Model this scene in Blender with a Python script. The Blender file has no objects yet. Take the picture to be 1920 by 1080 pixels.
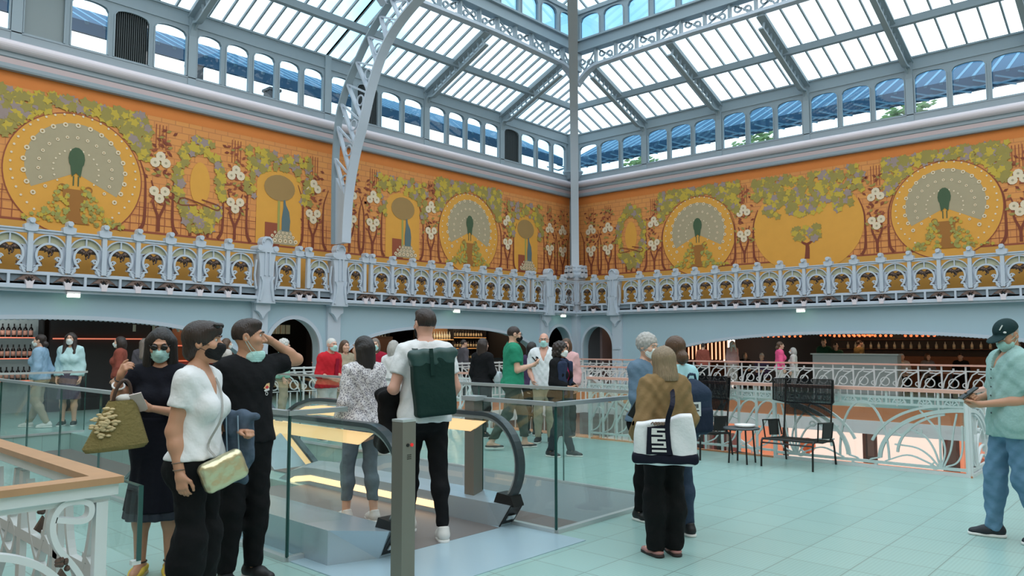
import bpy, bmesh, math, random
import numpy as np
from mathutils import Vector, Matrix
random.seed(7)
PI = math.pi
scene = bpy.context.scene
COL = scene.collection

# ------------------------------------------------------------------ mesh helper
def V(*a): return np.array(a, float)
def nrm(v):
    v = np.asarray(v, float); l = np.linalg.norm(v)
    return v / l if l > 1e-12 else v

class MB:
    """collects shapes; build() links them as one mesh object"""
    def __init__(s): s.v = []; s.f = []; s.m = []; s.k = 0
    def add(s, vs, fs, m=0):
        o = len(s.v)
        s.v += [tuple(map(float, p)) for p in vs]
        s.f += [tuple(i + o for i in f) for f in fs]
        s.m += [m] * len(fs)
        return s
    def box(s, lo, hi, m=0):
        x0, y0, z0 = lo; x1, y1, z1 = hi
        vs = [(x0,y0,z0),(x1,y0,z0),(x1,y1,z0),(x0,y1,z0),(x0,y0,z1),(x1,y0,z1),(x1,y1,z1),(x0,y1,z1)]
        return s.add(vs, [(0,3,2,1),(4,5,6,7),(0,1,5,4),(1,2,6,5),(2,3,7,6),(3,0,4,7)], m)
    def bar(s, a, b, w, h, up=(0,0,1), m=0):
        """rectangular bar from a to b, w across, h along up"""
        return s.sweep([a, b], w, h, up, m)
    def sweep(s, path, w, h, nor, m=0, closed=False):
        """flat bar along path lying in a plane of normal nor: w in the plane, h along nor (w may be a list)"""
        P = [np.asarray(p, float) for p in path]; n = len(P); nor = nrm(nor)
        s.k = (s.k+1) % 29; h = h*(1+.006*s.k)
        vs = []
        for i in range(n):
            if closed: t = P[(i+1) % n] - P[i-1]
            else: t = P[min(i+1, n-1)] - P[max(i-1, 0)]
            t = nrm(t); q = nrm(np.cross(nor, t)); nn = nrm(np.cross(t, q))
            ww = w[i] if isinstance(w, (list, tuple)) else w
            for a, b in ((-1,-1),(1,-1),(1,1),(-1,1)):
                vs.append(P[i] + q * (a * ww / 2) + nn * (b * h / 2))
        fs = []
        for i in range(n if closed else n - 1):
            j = (i + 1) % n
            for k in range(4):
                fs.append((i*4+k, i*4+(k+1) % 4, j*4+(k+1) % 4, j*4+k))
        if not closed: fs += [(3,2,1,0), tuple((n-1)*4+k for k in range(4))]
        return s.add(vs, fs, m)
    def tube(s, path, r, n=8, m=0, closed=False, cap=True):
        P = [np.asarray(p, float) for p in path]; N = len(P)
        ref = None; vs = []
        for i in range(N):
            if closed: t = P[(i+1) % N] - P[i-1]
            else: t = P[min(i+1, N-1)] - P[max(i-1, 0)]
            t = nrm(t)
            if ref is None:
                ref = np.cross(t, V(0,0,1)) if abs(t[2]) < .9 else np.cross(t, V(1,0,0))
            ref = nrm(ref - t * np.dot(ref, t)); q = np.cross(t, ref)
            rr = r[i] if isinstance(r, (list, tuple)) else r
            for k in range(n):
                a = 2 * PI * k / n
                vs.append(P[i] + (ref * math.cos(a) + q * math.sin(a)) * rr)
        fs = []
        for i in range(N if closed else N - 1):
            j = (i + 1) % N
            for k in range(n):
                fs.append((i*n+k, i*n+(k+1) % n, j*n+(k+1) % n, j*n+k))
        if cap and not closed:
            fs += [tuple(range(n))[::-1], tuple((N-1)*n+k for k in range(n))]
        return s.add(vs, fs, m)
    def lathe(s, prof, c=(0,0,0), n=16, m=0, axis=2):
        vs = []; N = len(prof)
        for r, z in prof:
            for k in range(n):
                a = 2 * PI * k / n
                p = [r * math.cos(a), r * math.sin(a), z]
                if axis == 0: p = [p[2], p[0], p[1]]
                if axis == 1: p = [p[0], p[2], p[1]]
                vs.append((p[0]+c[0], p[1]+c[1], p[2]+c[2]))
        fs = []
        for i in range(N - 1):
            for k in range(n):
                fs.append((i*n+k, i*n+(k+1) % n, (i+1)*n+(k+1) % n, (i+1)*n+k))
        fs += [tuple(range(n))[::-1], tuple((N-1)*n+k for k in range(n))]
        return s.add(vs, fs, m)
    def ball(s, c, r, n=10, m=0, sc=(1,1,1)):
        k = max(4, n // 2 + 1)
        pr = [(max(1e-4, math.sin(PI*i/k)), -math.cos(PI*i/k)) for i in range(k+1)]
        vs = []
        for rr, z in pr:
            for j in range(n):
                a = 2*PI*j/n
                vs.append((c[0]+r*sc[0]*rr*math.cos(a), c[1]+r*sc[1]*rr*math.sin(a), c[2]+r*sc[2]*z))
        fs = []
        for i in range(k):
            for j in range(n):
                fs.append((i*n+j, i*n+(j+1) % n, (i+1)*n+(j+1) % n, (i+1)*n+j))
        return s.add(vs, fs, m)
    def prism(s, pts, ext, m=0):
        """closed polygon pts (3d) extruded by vector ext"""
        n = len(pts); e = np.asarray(ext, float)
        vs = [np.asarray(p, float) for p in pts]; vs = vs + [p + e for p in vs]
        fs = [tuple(range(n))[::-1], tuple(range(n, 2*n))]
        fs += [(i, (i+1) % n, (i+1) % n + n, i + n) for i in range(n)]
        return s.add(vs, fs, m)
    def strip(s, A, B, ext=None, m=0):
        """quads between two polylines, optionally thickened by ext"""
        n = len(A)
        if ext is None:
            return s.add(list(A) + list(B), [(i, i+1, n+i+1, n+i) for i in range(n-1)], m)
        e = np.asarray(ext, float)
        A = [np.asarray(p, float) for p in A]; B = [np.asarray(p, float) for p in B]
        vs = A + B + [p+e for p in A] + [p+e for p in B]
        fs = []
        for i in range(n-1):
            fs += [(i, i+1, n+i+1, n+i), (2*n+i, 3*n+i, 3*n+i+1, 2*n+i+1),
                   (i, 2*n+i, 2*n+i+1, i+1), (n+i, n+i+1, 3*n+i+1, 3*n+i)]
        fs += [(0, n, 3*n, 2*n), (n-1, 3*n-1, 4*n-1, 2*n-1)]
        return s.add(vs, fs, m)
    def poly(s, pts, m=0): return s.add(pts, [tuple(range(len(pts)))], m)
    def mesh(s, name, mats=(), smooth=False):
        me = bpy.data.meshes.new(name)
        me.from_pydata(s.v, [], s.f)
        for mm in mats: me.materials.append(mm)
        if len(mats) > 1: me.polygons.foreach_set('material_index', s.m)
        if smooth: me.polygons.foreach_set('use_smooth', [True]*len(s.f))
        me.update()
        return me
    def build(s, name, mats, parent=None, smooth=False, loc=None, rz=0):
        if not isinstance(mats, (list, tuple)): mats = [mats]
        o = bpy.data.objects.new(name, s.mesh(name, mats, smooth))
        COL.objects.link(o)
        if parent is not None: o.parent = parent
        if loc is not None: o.location = loc
        if rz: o.rotation_euler = (0, 0, rz)
        return o

def empty(name, loc=(0,0,0), rz=0):
    o = bpy.data.objects.new(name, None); COL.objects.link(o)
    o.empty_display_size = .1; o.location = loc; o.rotation_euler = (0,0,rz)
    return o
def tag(o, label=None, cat=None, group=None, kind=None):
    if label: o['label'] = label
    if cat: o['category'] = cat
    if group: o['group'] = group
    if kind: o['kind'] = kind
    return o
def struct(o, label=None):
    o['kind'] = 'structure'
    if label: o['label'] = label
    return o
def copy_tree(o, parent=None, loc=None, rz=None, label=None):
    c = o.copy(); COL.objects.link(c)
    if parent is not None: c.parent = parent
    if loc is not None: c.location = loc
    if rz is not None: c.rotation_euler = (0,0,rz)
    if label: c['label'] = label
    for ch in list(o.children): copy_tree(ch, c)
    return c
def smooth_angle(o, deg=40):
    me = o.data
    me.polygons.foreach_set('use_smooth', [True]*len(me.polygons))
    try: me.set_sharp_from_angle(angle=math.radians(deg))
    except Exception: pass

def arc(c, r, a0, a1, n, ax=(1,0,0), ay=(0,0,1), r2=None):
    c = np.asarray(c, float); ax = np.asarray(ax, float); ay = np.asarray(ay, float)
    r2 = r if r2 is None else r2
    return [c + ax*(r*math.cos(a0+(a1-a0)*i/n)) + ay*(r2*math.sin(a0+(a1-a0)*i/n)) for i in range(n+1)]
def spline(pts, n=8):
    """Catmull-Rom through pts"""
    P = [np.asarray(p, float) for p in pts]
    P = [2*P[0]-P[1]] + P + [2*P[-1]-P[-2]]
    out = []
    for i in range(1, len(P)-2):
        for k in range(n):
            t = k / n
            out.append(.5*((2*P[i])+(-P[i-1]+P[i+1])*t+(2*P[i-1]-5*P[i]+4*P[i+1]-P[i+2])*t*t+(-P[i-1]+3*P[i]-3*P[i+1]+P[i+2])*t**3))
    out.append(P[-2])
    return out

# ------------------------------------------------------------------ materials
def lin(c):
    """sRGB 0-255 -> linear"""
    return tuple(((v/255)/12.92 if v/255 <= .04045 else (((v/255)+.055)/1.055)**2.4) for v in c)
MATS = {}
def mat(name, rgb, rough=.5, metal=0., spec=.5, noise=None, bump=None, emit=None, coat=0):
    """principled; noise=(scale, amount) varies the colour, bump=(scale, strength)"""
    if name in MATS: return MATS[name]
    m = bpy.data.materials.new(name); m.use_nodes = True
    nt = m.node_tree; b = nt.nodes['Principled BSDF']; L = nt.links
    c = lin(rgb) + (1,)
    b.inputs['Base Color'].default_value = c
    b.inputs['Roughness'].default_value = rough
    b.inputs['Metallic'].default_value = metal
    b.inputs['Specular IOR Level'].default_value = spec
    if coat: b.inputs['Coat Weight'].default_value = coat
    if noise or bump:
        tc = nt.nodes.new('ShaderNodeTexCoord')
    if noise:
        nz = nt.nodes.new('ShaderNodeTexNoise'); nz.inputs['Scale'].default_value = noise[0]; nz.inputs['Detail'].default_value = 3
        L.new(tc.outputs['Object'], nz.inputs['Vector'])
        mx = nt.nodes.new('ShaderNodeMix'); mx.data_type = 'RGBA'
        k = noise[1]
        mx.inputs[6].default_value = tuple(x*(1-k) for x in c[:3]) + (1,)
        mx.inputs[7].default_value = tuple(min(1, x*(1+k)) for x in c[:3]) + (1,)
        L.new(nz.outputs['Fac'], mx.inputs[0]); L.new(mx.outputs[2], b.inputs['Base Color'])
    if bump:
        nb = nt.nodes.new('ShaderNodeTexNoise'); nb.inputs['Scale'].default_value = bump[0]; nb.inputs['Detail'].default_value = 2
        L.new(tc.outputs['Object'], nb.inputs['Vector'])
        bp = nt.nodes.new('ShaderNodeBump'); bp.inputs['Strength'].default_value = bump[1]; bp.inputs['Distance'].default_value = .02
        L.new(nb.outputs['Fac'], bp.inputs['Height']); L.new(bp.outputs['Normal'], b.inputs['Normal'])
    if emit:
        b.inputs['Emission Color'].default_value = lin(emit[0]) + (1,)
        b.inputs['Emission Strength'].default_value = emit[1]
    MATS[name] = m
    return m
def glass_mat(name, tint, refl=.06, rough=0.02):
    """thin pane: tinted transparency with a Fresnel gloss"""
    if name in MATS: return MATS[name]
    m = bpy.data.materials.new(name); m.use_nodes = True
    nt = m.node_tree; nt.nodes.clear(); L = nt.links
    out = nt.nodes.new('ShaderNodeOutputMaterial')
    tr = nt.nodes.new('ShaderNodeBsdfTransparent'); tr.inputs[0].default_value = tuple(tint) + (1,)
    gl = nt.nodes.new('ShaderNodeBsdfGlossy'); gl.inputs['Roughness'].default_value = rough
    lw = nt.nodes.new('ShaderNodeLayerWeight'); lw.inputs[0].default_value = .25
    mr = nt.nodes.new('ShaderNodeMapRange'); mr.inputs[3].default_value = refl; mr.inputs[4].default_value = min(1, refl + .55)
    L.new(lw.outputs['Facing'], mr.inputs[0])
    pw = nt.nodes.new('ShaderNodeMath'); pw.operation = 'POWER'; pw.inputs[1].default_value = 3
    L.new(lw.outputs['Facing'], pw.inputs[0]); L.new(pw.outputs[0], mr.inputs[0])
    mx = nt.nodes.new('ShaderNodeMixShader')
    L.new(mr.outputs[0], mx.inputs[0]); L.new(tr.outputs[0], mx.inputs[1]); L.new(gl.outputs[0], mx.inputs[2])
    L.new(mx.outputs[0], out.inputs[0])
    MATS[name] = m
    return m

M_PAINT = mat('iron_paint', (188, 198, 210), .45, noise=(.8, .04))
M_PAINT2 = mat('iron_paint_roof', (148, 163, 172), .5, noise=(.8, .05))
M_WALLP = mat('wall_paint', (166, 190, 202), .6, noise=(.6, .05))
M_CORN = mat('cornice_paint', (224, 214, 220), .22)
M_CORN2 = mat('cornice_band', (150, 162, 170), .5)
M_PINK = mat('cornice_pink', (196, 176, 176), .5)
M_BRONZE = mat('bronze_leaf', (92, 74, 66), .4, .4, noise=(14, .5))
M_PARCH = mat('panel_parchment', (178, 178, 150), .6)
M_GLASS_ROOF = glass_mat('roof_glass', (.88, .965, .985), .03)
M_GLASS_WIN = glass_mat('window_glass', (.70, .86, .94), .05)
M_GLASS_LAN = glass_mat('lantern_glass', (.26, .48, .64), .12)
M_GLASS = glass_mat('rail_glass', (.945, .975, .965), .045)
M_STEEL = mat('brushed_steel', (176, 184, 186), .38, .6)
M_DARK = mat('dark_metal', (30, 32, 34), .4, .3)
M_BLACK = mat('black_rubber', (14, 15, 17), .45)
SKY, EXPO = 3.3, -0.62
# ================================================================== the hall
YW, XW = 18.0, 23.344        # arcade wall planes
YM, XM = 18.6, 23.944        # upper (painted) wall planes
YT, XT = 15.75, 20.6         # lantern edge
XMIN, YMIN = -6.0, -8.0
R90 = -PI/2
trim_n = [0]; win_n = [0]; door_n = [0]
def next_trim(): trim_n[0] += 1; return 'trim_%d' % trim_n[0]
def next_win(): win_n[0] += 1; return 'window_%d' % win_n[0]
def left(o, x, y=None): o.location = (x, YW if y is None else y, 0); return o
def right(o, y, x=None): o.location = (XW if x is None else x, y, 0); o.rotation_euler = (0,0,R90); return o

# ---- arcade walls with their openings
def sup(c, w, zs, zc, p):
    def f(s):
        u = abs((s-c)/w)
        return zs + (zc-zs)*max(0, 1-min(1,u)**p)**(1/p)
    return (c-w, c+w, f)
ARCH_L = [sup(-3.69, 4.3, .8, 2.12, 2.4), sup(5.45, 4.3, .8, 2.13, 2.4), sup(11.05, .83, 1.42, 2.27, 2.0), sup(16.83, 4.32, .8, 2.09, 2.5), sup(22.32, .75, 1.42, 2.25, 2.0)]
ARCH_R = [sup(16.95, .73, 1.42, 2.25, 2.0), sup(7.87, 7.9, -.1, 1.9, 2.3)]
def curve_of(a, n=40):
    s0, s1, f = a
    return [(s0 + (s1-s0)*(.5-.5*math.cos(PI*i/n)), f(s0 + (s1-s0)*(.5-.5*math.cos(PI*i/n)))) for i in range(n+1)]
def arcade(name, arches, s0, s1, P, ext, top=2.74):
    A = [(s0, 0)]
    for a in sorted(arches, key=lambda a: a[0]):
        c = curve_of(a)
        A += [(a[0], 0)] + c + [(a[1], 0)]
    A.append((s1, 0))
    mb = MB()
    mb.strip([P(s, max(z, 0)) for s, z in A], [P(s, top) for s, z in A], ext)
    return struct(mb.build(name, M_WALLP))
wall_left_arcade = arcade('wall_left', ARCH_L, XMIN, XW, lambda s, z: V(s, YW, z), (0, .38, 0))
wall_right_arcade = arcade('wall_right', ARCH_R, YMIN, YW, lambda s, z: V(XW, s, z), (.38, 0, 0))
# raised lip round each opening
for a in ARCH_L:
    big = a[1]-a[0] > 3
    c = [V(s, YW-.015, max(z, .02)) for s, z in [(a[0], .02)] + curve_of(a) + [(a[1], .02)]]
    struct(MB().sweep(c, .09 if big else .1, .07, (0,1,0)).build(next_trim(), M_PAINT))
for a in ARCH_R:
    c = [V(XW-.015, s, max(z, .02)) for s, z in [(a[0], .02)] + curve_of(a) + [(a[1], .02)]]
    struct(MB().sweep(c, .09, .07, (1,0,0)).build(next_trim(), M_PAINT))
# scalloped fringe hanging inside the two wide arches at the frame's sides
for a, P, e in ((ARCH_L[1], lambda s, z: V(s, YW+.05, z), (1,0,0)), (ARCH_R[1], lambda s, z: V(XW+.05, s, z), (0,1,0))):
    mb = MB(); s = a[0] + .5
    while s < a[1]-.5:
        z = a[2](s)
        if z > 1.5:
            mb.prism(arc(P(s, z-.02), .045, PI, 2*PI, 6, ax=e), np.cross(V(*e), V(0,0,1))*.03)
        s += .1
    struct(mb.build(next_trim(), M_PAINT))

# ---- pilasters with their corbels and scrolled caps
def pilaster_mesh():
    mb = MB()
    mb.box((-.21,-.09,0), (.21,.05,2.7)); mb.box((-.07,-.12,.0),(.07,-.09,1.3))
    mb.box((-.16,-.13,1.36),(.16,-.08,1.46))
    # corbel with a pointed drop
    mb.prism([(-.2,-.1,2.62),(-.2,-.1,2.42),(-.12,-.1,2.38),(-.05,-.1,2.3),(0,-.1,2.2),(.05,-.1,2.3),(.12,-.1,2.38),(.2,-.1,2.42),(.2,-.1,2.62)], (0,-.12,0))
    # shaft beside the balustrade, slightly waisted
    pts = [(-.26,2.6),(-.21,2.9),(-.19,3.2),(-.2,3.6),(-.25,3.92),(.25,3.92),(.2,3.6),(.19,3.2),(.21,2.9),(.26,2.6)]
    mb.prism([(x,-.36,z) for x, z in pts], (0,.3,0))
    for sx in (-1,1):
        mb.sweep([(sx*.19,-.37,2.66),(sx*.13,-.39,2.95),(sx*.12,-.39,3.15),(sx*.17,-.39,3.28)], .05, .05, (0,1,0))
        mb.sweep([(sx*.06,-.38,3.3),(sx*.06,-.38,3.9)], .04, .04, (0,1,0))
        mb.sweep([(sx*.26,-.3,2.95),(sx*.31,-.3,3.3),(sx*.27,-.3,3.7)], .03, .06, (0,1,0))
        # volutes of the cap
        mb.lathe([(.02,-.2),(.075,-.2),(.075,.2),(.02,.2)], (sx*.22,-.22,4.0), 14, axis=1)
    mb.prism([(x,-.4,z) for x, z in [(-.27,3.9),(-.24,4.03),(.24,4.03),(.27,3.9)]], (0,.34,0))
    mb.prism([(x,-.36,z) for x, z in [(-.13,4.03),(-.16,4.16),(-.13,4.26),(-.06,4.31),(.06,4.31),(.13,4.26),(.16,4.16),(.13,4.03)]], (0,.24,0))
    mb.sweep(arc((0,-.38,4.15),.12,0,PI,10), .03,.04,(0,1,0))
    return mb.mesh('pilaster', [M_PAINT])
pm = pilaster_mesh()
def pilaster(): 
    o = bpy.data.objects.new('pilaster_column', pm); COL.objects.link(o); return struct(o)
for x in (.88, 10.02, 12.26, 21.4): left(pilaster(), x)
for y in (16.02, -.28): right(pilaster(), y)
# corner column
mb = MB(); mb.box((-.2,-.2,0),(.2,.2,2.8)); mb.box((-.24,-.24,2.55),(.24,.24,4.1))
mb.box((-.28,-.28,2.6),(.28,.28,2.7)); mb.box((-.28,-.28,3.05),(.28,.28,3.12)); mb.box((-.27,-.27,4.0),(.27,.27,4.12))
for sx in (-1,1):
    mb.sweep([(-.26,sx*.14,3.15),(-.28,sx*.14,3.9)], .05,.05,(1,0,0)); mb.sweep([(sx*.14,-.26,3.15),(sx*.14,-.28,3.9)], .05,.05,(0,1,0))
for z, r in ((4.2,.2),(4.36,.17),(4.5,.12)):
    mb.lathe([(.02,-.12),(r*.6,-.12),(r*.6,.12),(.02,.12)], (-.3,-.12,z), 12, axis=0); mb.lathe([(.02,-.12),(r*.6,-.12),(r*.6,.12),(.02,.12)], (-.12,-.3,z), 12, axis=1)
    mb.lathe([(.02,-.12),(r*.6,-.12),(r*.6,.12),(.02,.12)], (-.3,.12,z), 12, axis=0); mb.lathe([(.02,-.12),(r*.6,-.12),(r*.6,.12),(.02,.12)], (.12,-.3,z), 12, axis=1)
struct(mb.build('corner_column', M_PAINT, loc=(XW-.05, YW-.05, 0)))

# ---- ledge under the balustrades and the balcony slab behind
def ledge(name, P, s0, s1):
    mb = MB()
    for (d0, d1, z0, z1) in ((.02,.34,2.70,2.76), (.02,.26,2.64,2.70), (-.6,.2,2.76,2.84)):
        a, b = P(s0, d0), P(s1, d1)
        mb.box((min(a[0],b[0]), min(a[1],b[1]), z0), (max(a[0],b[0]), max(a[1],b[1]), z1))
    return struct(mb.build(name, M_PAINT))
PL = lambda s, d: V(s, YW-d, 0)
PR = lambda s, d: V(XW-d, s, 0)
ledge(next_trim(), PL, XMIN, XW-.3); ledge(next_trim(), PR, YMIN, YW-.3)

# ---- cornice above the painted wall
def cornice(P, s0, s1):
    prof = [(.0,7.38,0),(.14,7.38,0),(.16,7.42,0),(.16,7.50,1),(.1,7.52,1),(.1,7.64,2),(.13,7.66,2),(.13,7.76,0)]
    prof += [(.13+.02+.15*math.cos(a), 7.885+.125*math.sin(a), 0) for a in [-PI/2+PI*i/10 for i in range(11)]]
    prof += [(.1,8.02,1),(.1,8.2,1),(.12,8.21,1),(.12,8.235,1),(-.12,8.235,1)]
    A = [P(s0, d)+V(0,0,z) for d, z, m in prof]; B = [P(s1, d)+V(0,0,z) for d, z, m in prof]
    mb = MB(); n = len(prof)
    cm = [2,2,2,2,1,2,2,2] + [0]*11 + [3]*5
    for i in range(n-1):
        mb.add([A[i],B[i],B[i+1],A[i+1]], [(0,1,2,3)], cm[i])
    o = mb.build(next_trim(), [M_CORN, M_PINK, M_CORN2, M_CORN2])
    return struct(o)
PLM = lambda s, d: V(s, YM-d, 0)
PRM = lambda s, d: V(XM-d, s, 0)
cornice(PLM, XMIN, XM); cornice(PRM, YMIN, YM)
# fascia between window heads and glass
for P, s0, s1 in ((PLM, XMIN, XM), (PRM, YMIN, YM)):
    mb = MB()
    for d0, d1, z0, z1 in ((-.1,.06,9.55,9.93), (.06,.09,9.55,9.60), (-.12,.1,9.90,9.95)):
        a, b = P(s0, d0), P(s1, d1)
        mb.box((min(a[0],b[0]), min(a[1],b[1]), z0), (max(a[0],b[0]), max(a[1],b[1]), z1))
    struct(mb.build(next_trim(), M_PAINT2))

# ---- clerestory windows
M_GRILL = mat('louver_grey', (70, 78, 80), .5)
M_BLANK = mat('blank_panel', (136, 146, 148), .6)
def clerestory(w, kind='glass', z0=8.235, zs=9.28, zc=9.44, zt=9.56, frame=M_PAINT2, jam=.06):
    """one opening of width w centred on 0"""
    o = win_cache.get((w, kind, z0))
    if o is None:
        mb = MB(); h = w/2
        A = [(-h+jam + (w-2*jam)*i/14) for i in range(15)]
        low = [(x, -.06, zs + (zc-zs)*math.sqrt(max(0, 1-((x)/(h-jam))**2))**.8) for x in A]
        mb.strip(low, [(x,-.06,zt) for x in A], (0,.1,0))
        mb.box((-h,-.06,z0),(-h+jam,.04,zt)); mb.box((h-jam,-.06,z0),(h,.04,zt)); mb.box((-h+jam,-.06,z0),(h-jam,.04,z0+.04))
        mb.sweep([(-h+jam,-.07,z0+.03)] + [(x,-.07,z) for x, y, z in low] + [(h-jam,-.07,z0+.03)], .03, .04, (0,1,0))
        fm = mb.mesh('window_frame', [frame])
        pb = MB()
        if kind == 'glass':
            pb.poly([(-h+jam,0,z0),(h-jam,0,z0),(h-jam,0,zt-.02),(-h+jam,0,zt-.02)]); pmesh = pb.mesh('pane', [M_GLASS_WIN if z0 < 10 else M_GLASS_LAN])
        elif kind == 'grille':
            pb.box((-h+jam,.06,z0),(h-jam,.08,zt-.02)); k = -h+jam+.03
            while k < h-jam: pb.box((k,-.02,z0),(k+.018,.05,zt-.05)); k += .048
            pmesh = pb.mesh('grille', [M_GRILL])
        else:
            pb.box((-h+jam,-.02,z0),(h-jam,.02,zt-.02)); pmesh = pb.mesh('panel', [M_BLANK])
        win_cache[(w, kind, z0)] = o = (fm, pmesh)
    fo = bpy.data.objects.new(next_win(), o[0]); COL.objects.link(fo); struct(fo)
    po = bpy.data.objects.new({'glass':'pane','grille':'grille','blank':'panel'}[kind], o[1]); COL.objects.link(po); po.parent = fo
    return fo
win_cache = {}
def run(bays, placef):
    for s0, s1, n, kinds in bays:
        w = (s1-s0-.14)/n
        for i in range(n):
            placef(clerestory(round(w, 3), kinds.get(i, 'glass')), s0+.07+w*(i+.5))
run([(-6,-3.1,3,{}),(-3.1,.7,4,{}),(.7,4.5,4,{}),(4.5,8.31,4,{0:'blank',2:'grille'}),(8.31,12.3,5,{}),(12.3,16.1,4,{1:'grille'}),(16.1,19.72,4,{}),(19.72,23.6,4,{0:'grille'})],
    lambda o, s: left(o, s, YM))
run([(15.11,18.3,3,{})] + [(15.11-3.02*(k+1), 15.11-3.02*k, 3, {}) for k in range(7)], lambda o, s: right(o, s, XM))
# wall posts between the window bays
RAFT_L = [-3.1, .7, 4.5, 8.31, 16.1, 19.72]; RAFT_R = [15.11-3.02*k for k in range(8)]
for x in RAFT_L + [12.3]: struct(left(MB().box((-.1,-.12,8.03),(.1,.06,9.95)).build('window_post_trim', M_PAINT2), x, YM))
for y in RAFT_R: struct(right(MB().box((-.1,-.12,8.03),(.1,.06,9.95)).build('window_post_trim', M_PAINT2), y, XM))
# corner pieces with little capitals
mb = MB(); mb.box((-.34,-.34,8.03),(0,0,9.95))
mb.lathe([(.1,8.1),(.14,8.2),(.2,8.32),(.24,8.36),(.24,8.42)],(-.36,-.12,0),12); mb.lathe([(.1,8.1),(.14,8.2),(.2,8.32),(.24,8.36),(.24,8.42)],(-.12,-.36,0),12)
mb.box((-.16,-.16,2.9),(0,0,8.1))
struct(mb.build('corner_trim', M_PAINT2, loc=(XM,YM,0)))

# ---- sloping glass roofs
ZE, ZRL, ZRR = 9.95, 9.95+.45*(YM-YT), 9.95+.45*(YM-YT)
TL = (ZRL-ZE)/(YM-YT); TR = (ZRR-ZE)/(XM-XT)
def hipY(x): return YM - (XM-x)*(YM-YT)/(XM-XT) if x > XT else YT
def hipX(y): return XM - (YM-y)*(XM-XT)/(YM-YT) if y > YT else XT
def roofbay(P, s0, s1, pitch, hip, wall, edge, slope):
    """glazed bay between two rafters: bars and panes"""
    g = MB(); b = MB(); n = max(1, round((s1-s0)/pitch)); st = (s1-s0)/n
    def top(s): 
        h = hip(s); return h
    A, B = [], []
    for i in range(n*2+1):
        s = s0+st*i/2
        A.append(P(s, wall, ZE+.02)); B.append(P(s, top(s), ZE+.02+slope*abs(wall-top(s))))
    g.strip(A, B)
    for i in range(n+1):
        s = s0+st*i
        t = top(s)
        if abs(wall-t) < .15: continue
        b.bar(P(s, wall, ZE), P(s, t, ZE+slope*abs(wall-t)), .045, .07)
        for q in (.12, .3, .55, .8):            # little glazing clips
            if i % 2 == 0 and q < abs(wall-t)/2.9 and q == .12:
                b.bar(P(s, wall+(t-wall)*.02, ZE-.1), P(s, wall+(t-wall)*.02, ZE), .03, .02, (0,1,0))
    o = struct(b.build(next_win(), M_PAINT2))
    g.build('pane', M_GLASS_ROOF, o)
    return o
FL = lambda s, d, z: V(s, d, z)
FR = lambda s, d, z: V(d, s, z)
xs = [XMIN] + RAFT_L[:4] + [12.3] + RAFT_L[4:] + [XM-.03]
for a, b in zip(xs, xs[1:]): roofbay(FL, a, b, .42, hipY, YM, YT, TL)
ys = [YMIN] + sorted(RAFT_R) + [YM-.03]
for a, b in zip(ys, ys[1:]): roofbay(FR, a, b, .5, hipX, XM, XT, TR)
# purlins
o = struct(MB().bar((XMIN,17.2,ZE+TL*1.4-.15),(22.3,17.2,ZE+TL*1.4-.15),.16,.2).build('purlin_beam', M_PAINT2))
o = struct(MB().bar((22.3,YMIN,ZE+TR*(XM-22.3)-.15),(22.3,17.2,ZE+TR*(XM-22.3)-.15),.16,.2).build('purlin_beam', M_PAINT2))
# rafters: a deep bar under the glass and a slimmer chord hung below on blocks
def rafter(P, s, wall, edge, slope):
    mb = MB(); L = wall-edge
    f = lambda t, dz: P(s, wall-L*t, ZE+slope*L*t+dz)
    mb.bar(f(0,-.12), f(1,-.12), .17, .2)
    path = [P(s, wall-.06, 8.95), P(s, wall-.09, 9.3), P(s, wall-.2, 9.6), f(.16,-.56), f(.3,-.56), f(.65,-.56), f(1,-.56)]
    mb.sweep(spline(path, 5), .06, .15, P(1,0,0))
    o2 = V(*P(.13,0,0))*1.0
    mb.bar(f(0,-.2), f(1,-.2), .26, .03)
    k = 0
    for i in range(11):
        t = .2+.8*i/11
        mb.bar(f(t,-.2), f(t+.035,-.55), .035, .06, P(1,0,0))
    mb.prism([f(0,-.05), f(0,-.7), P(s, wall-.16, 9.45), f(.12,-.5), f(.17,-.15)], P(.05,0,0))
    return struct(mb.build('rafter_beam', M_PAINT2))
for x in RAFT_L: rafter(FL, x, YM, YT, TL)
for y in RAFT_R: rafter(FR, y, XM, XT, TR)

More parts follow.
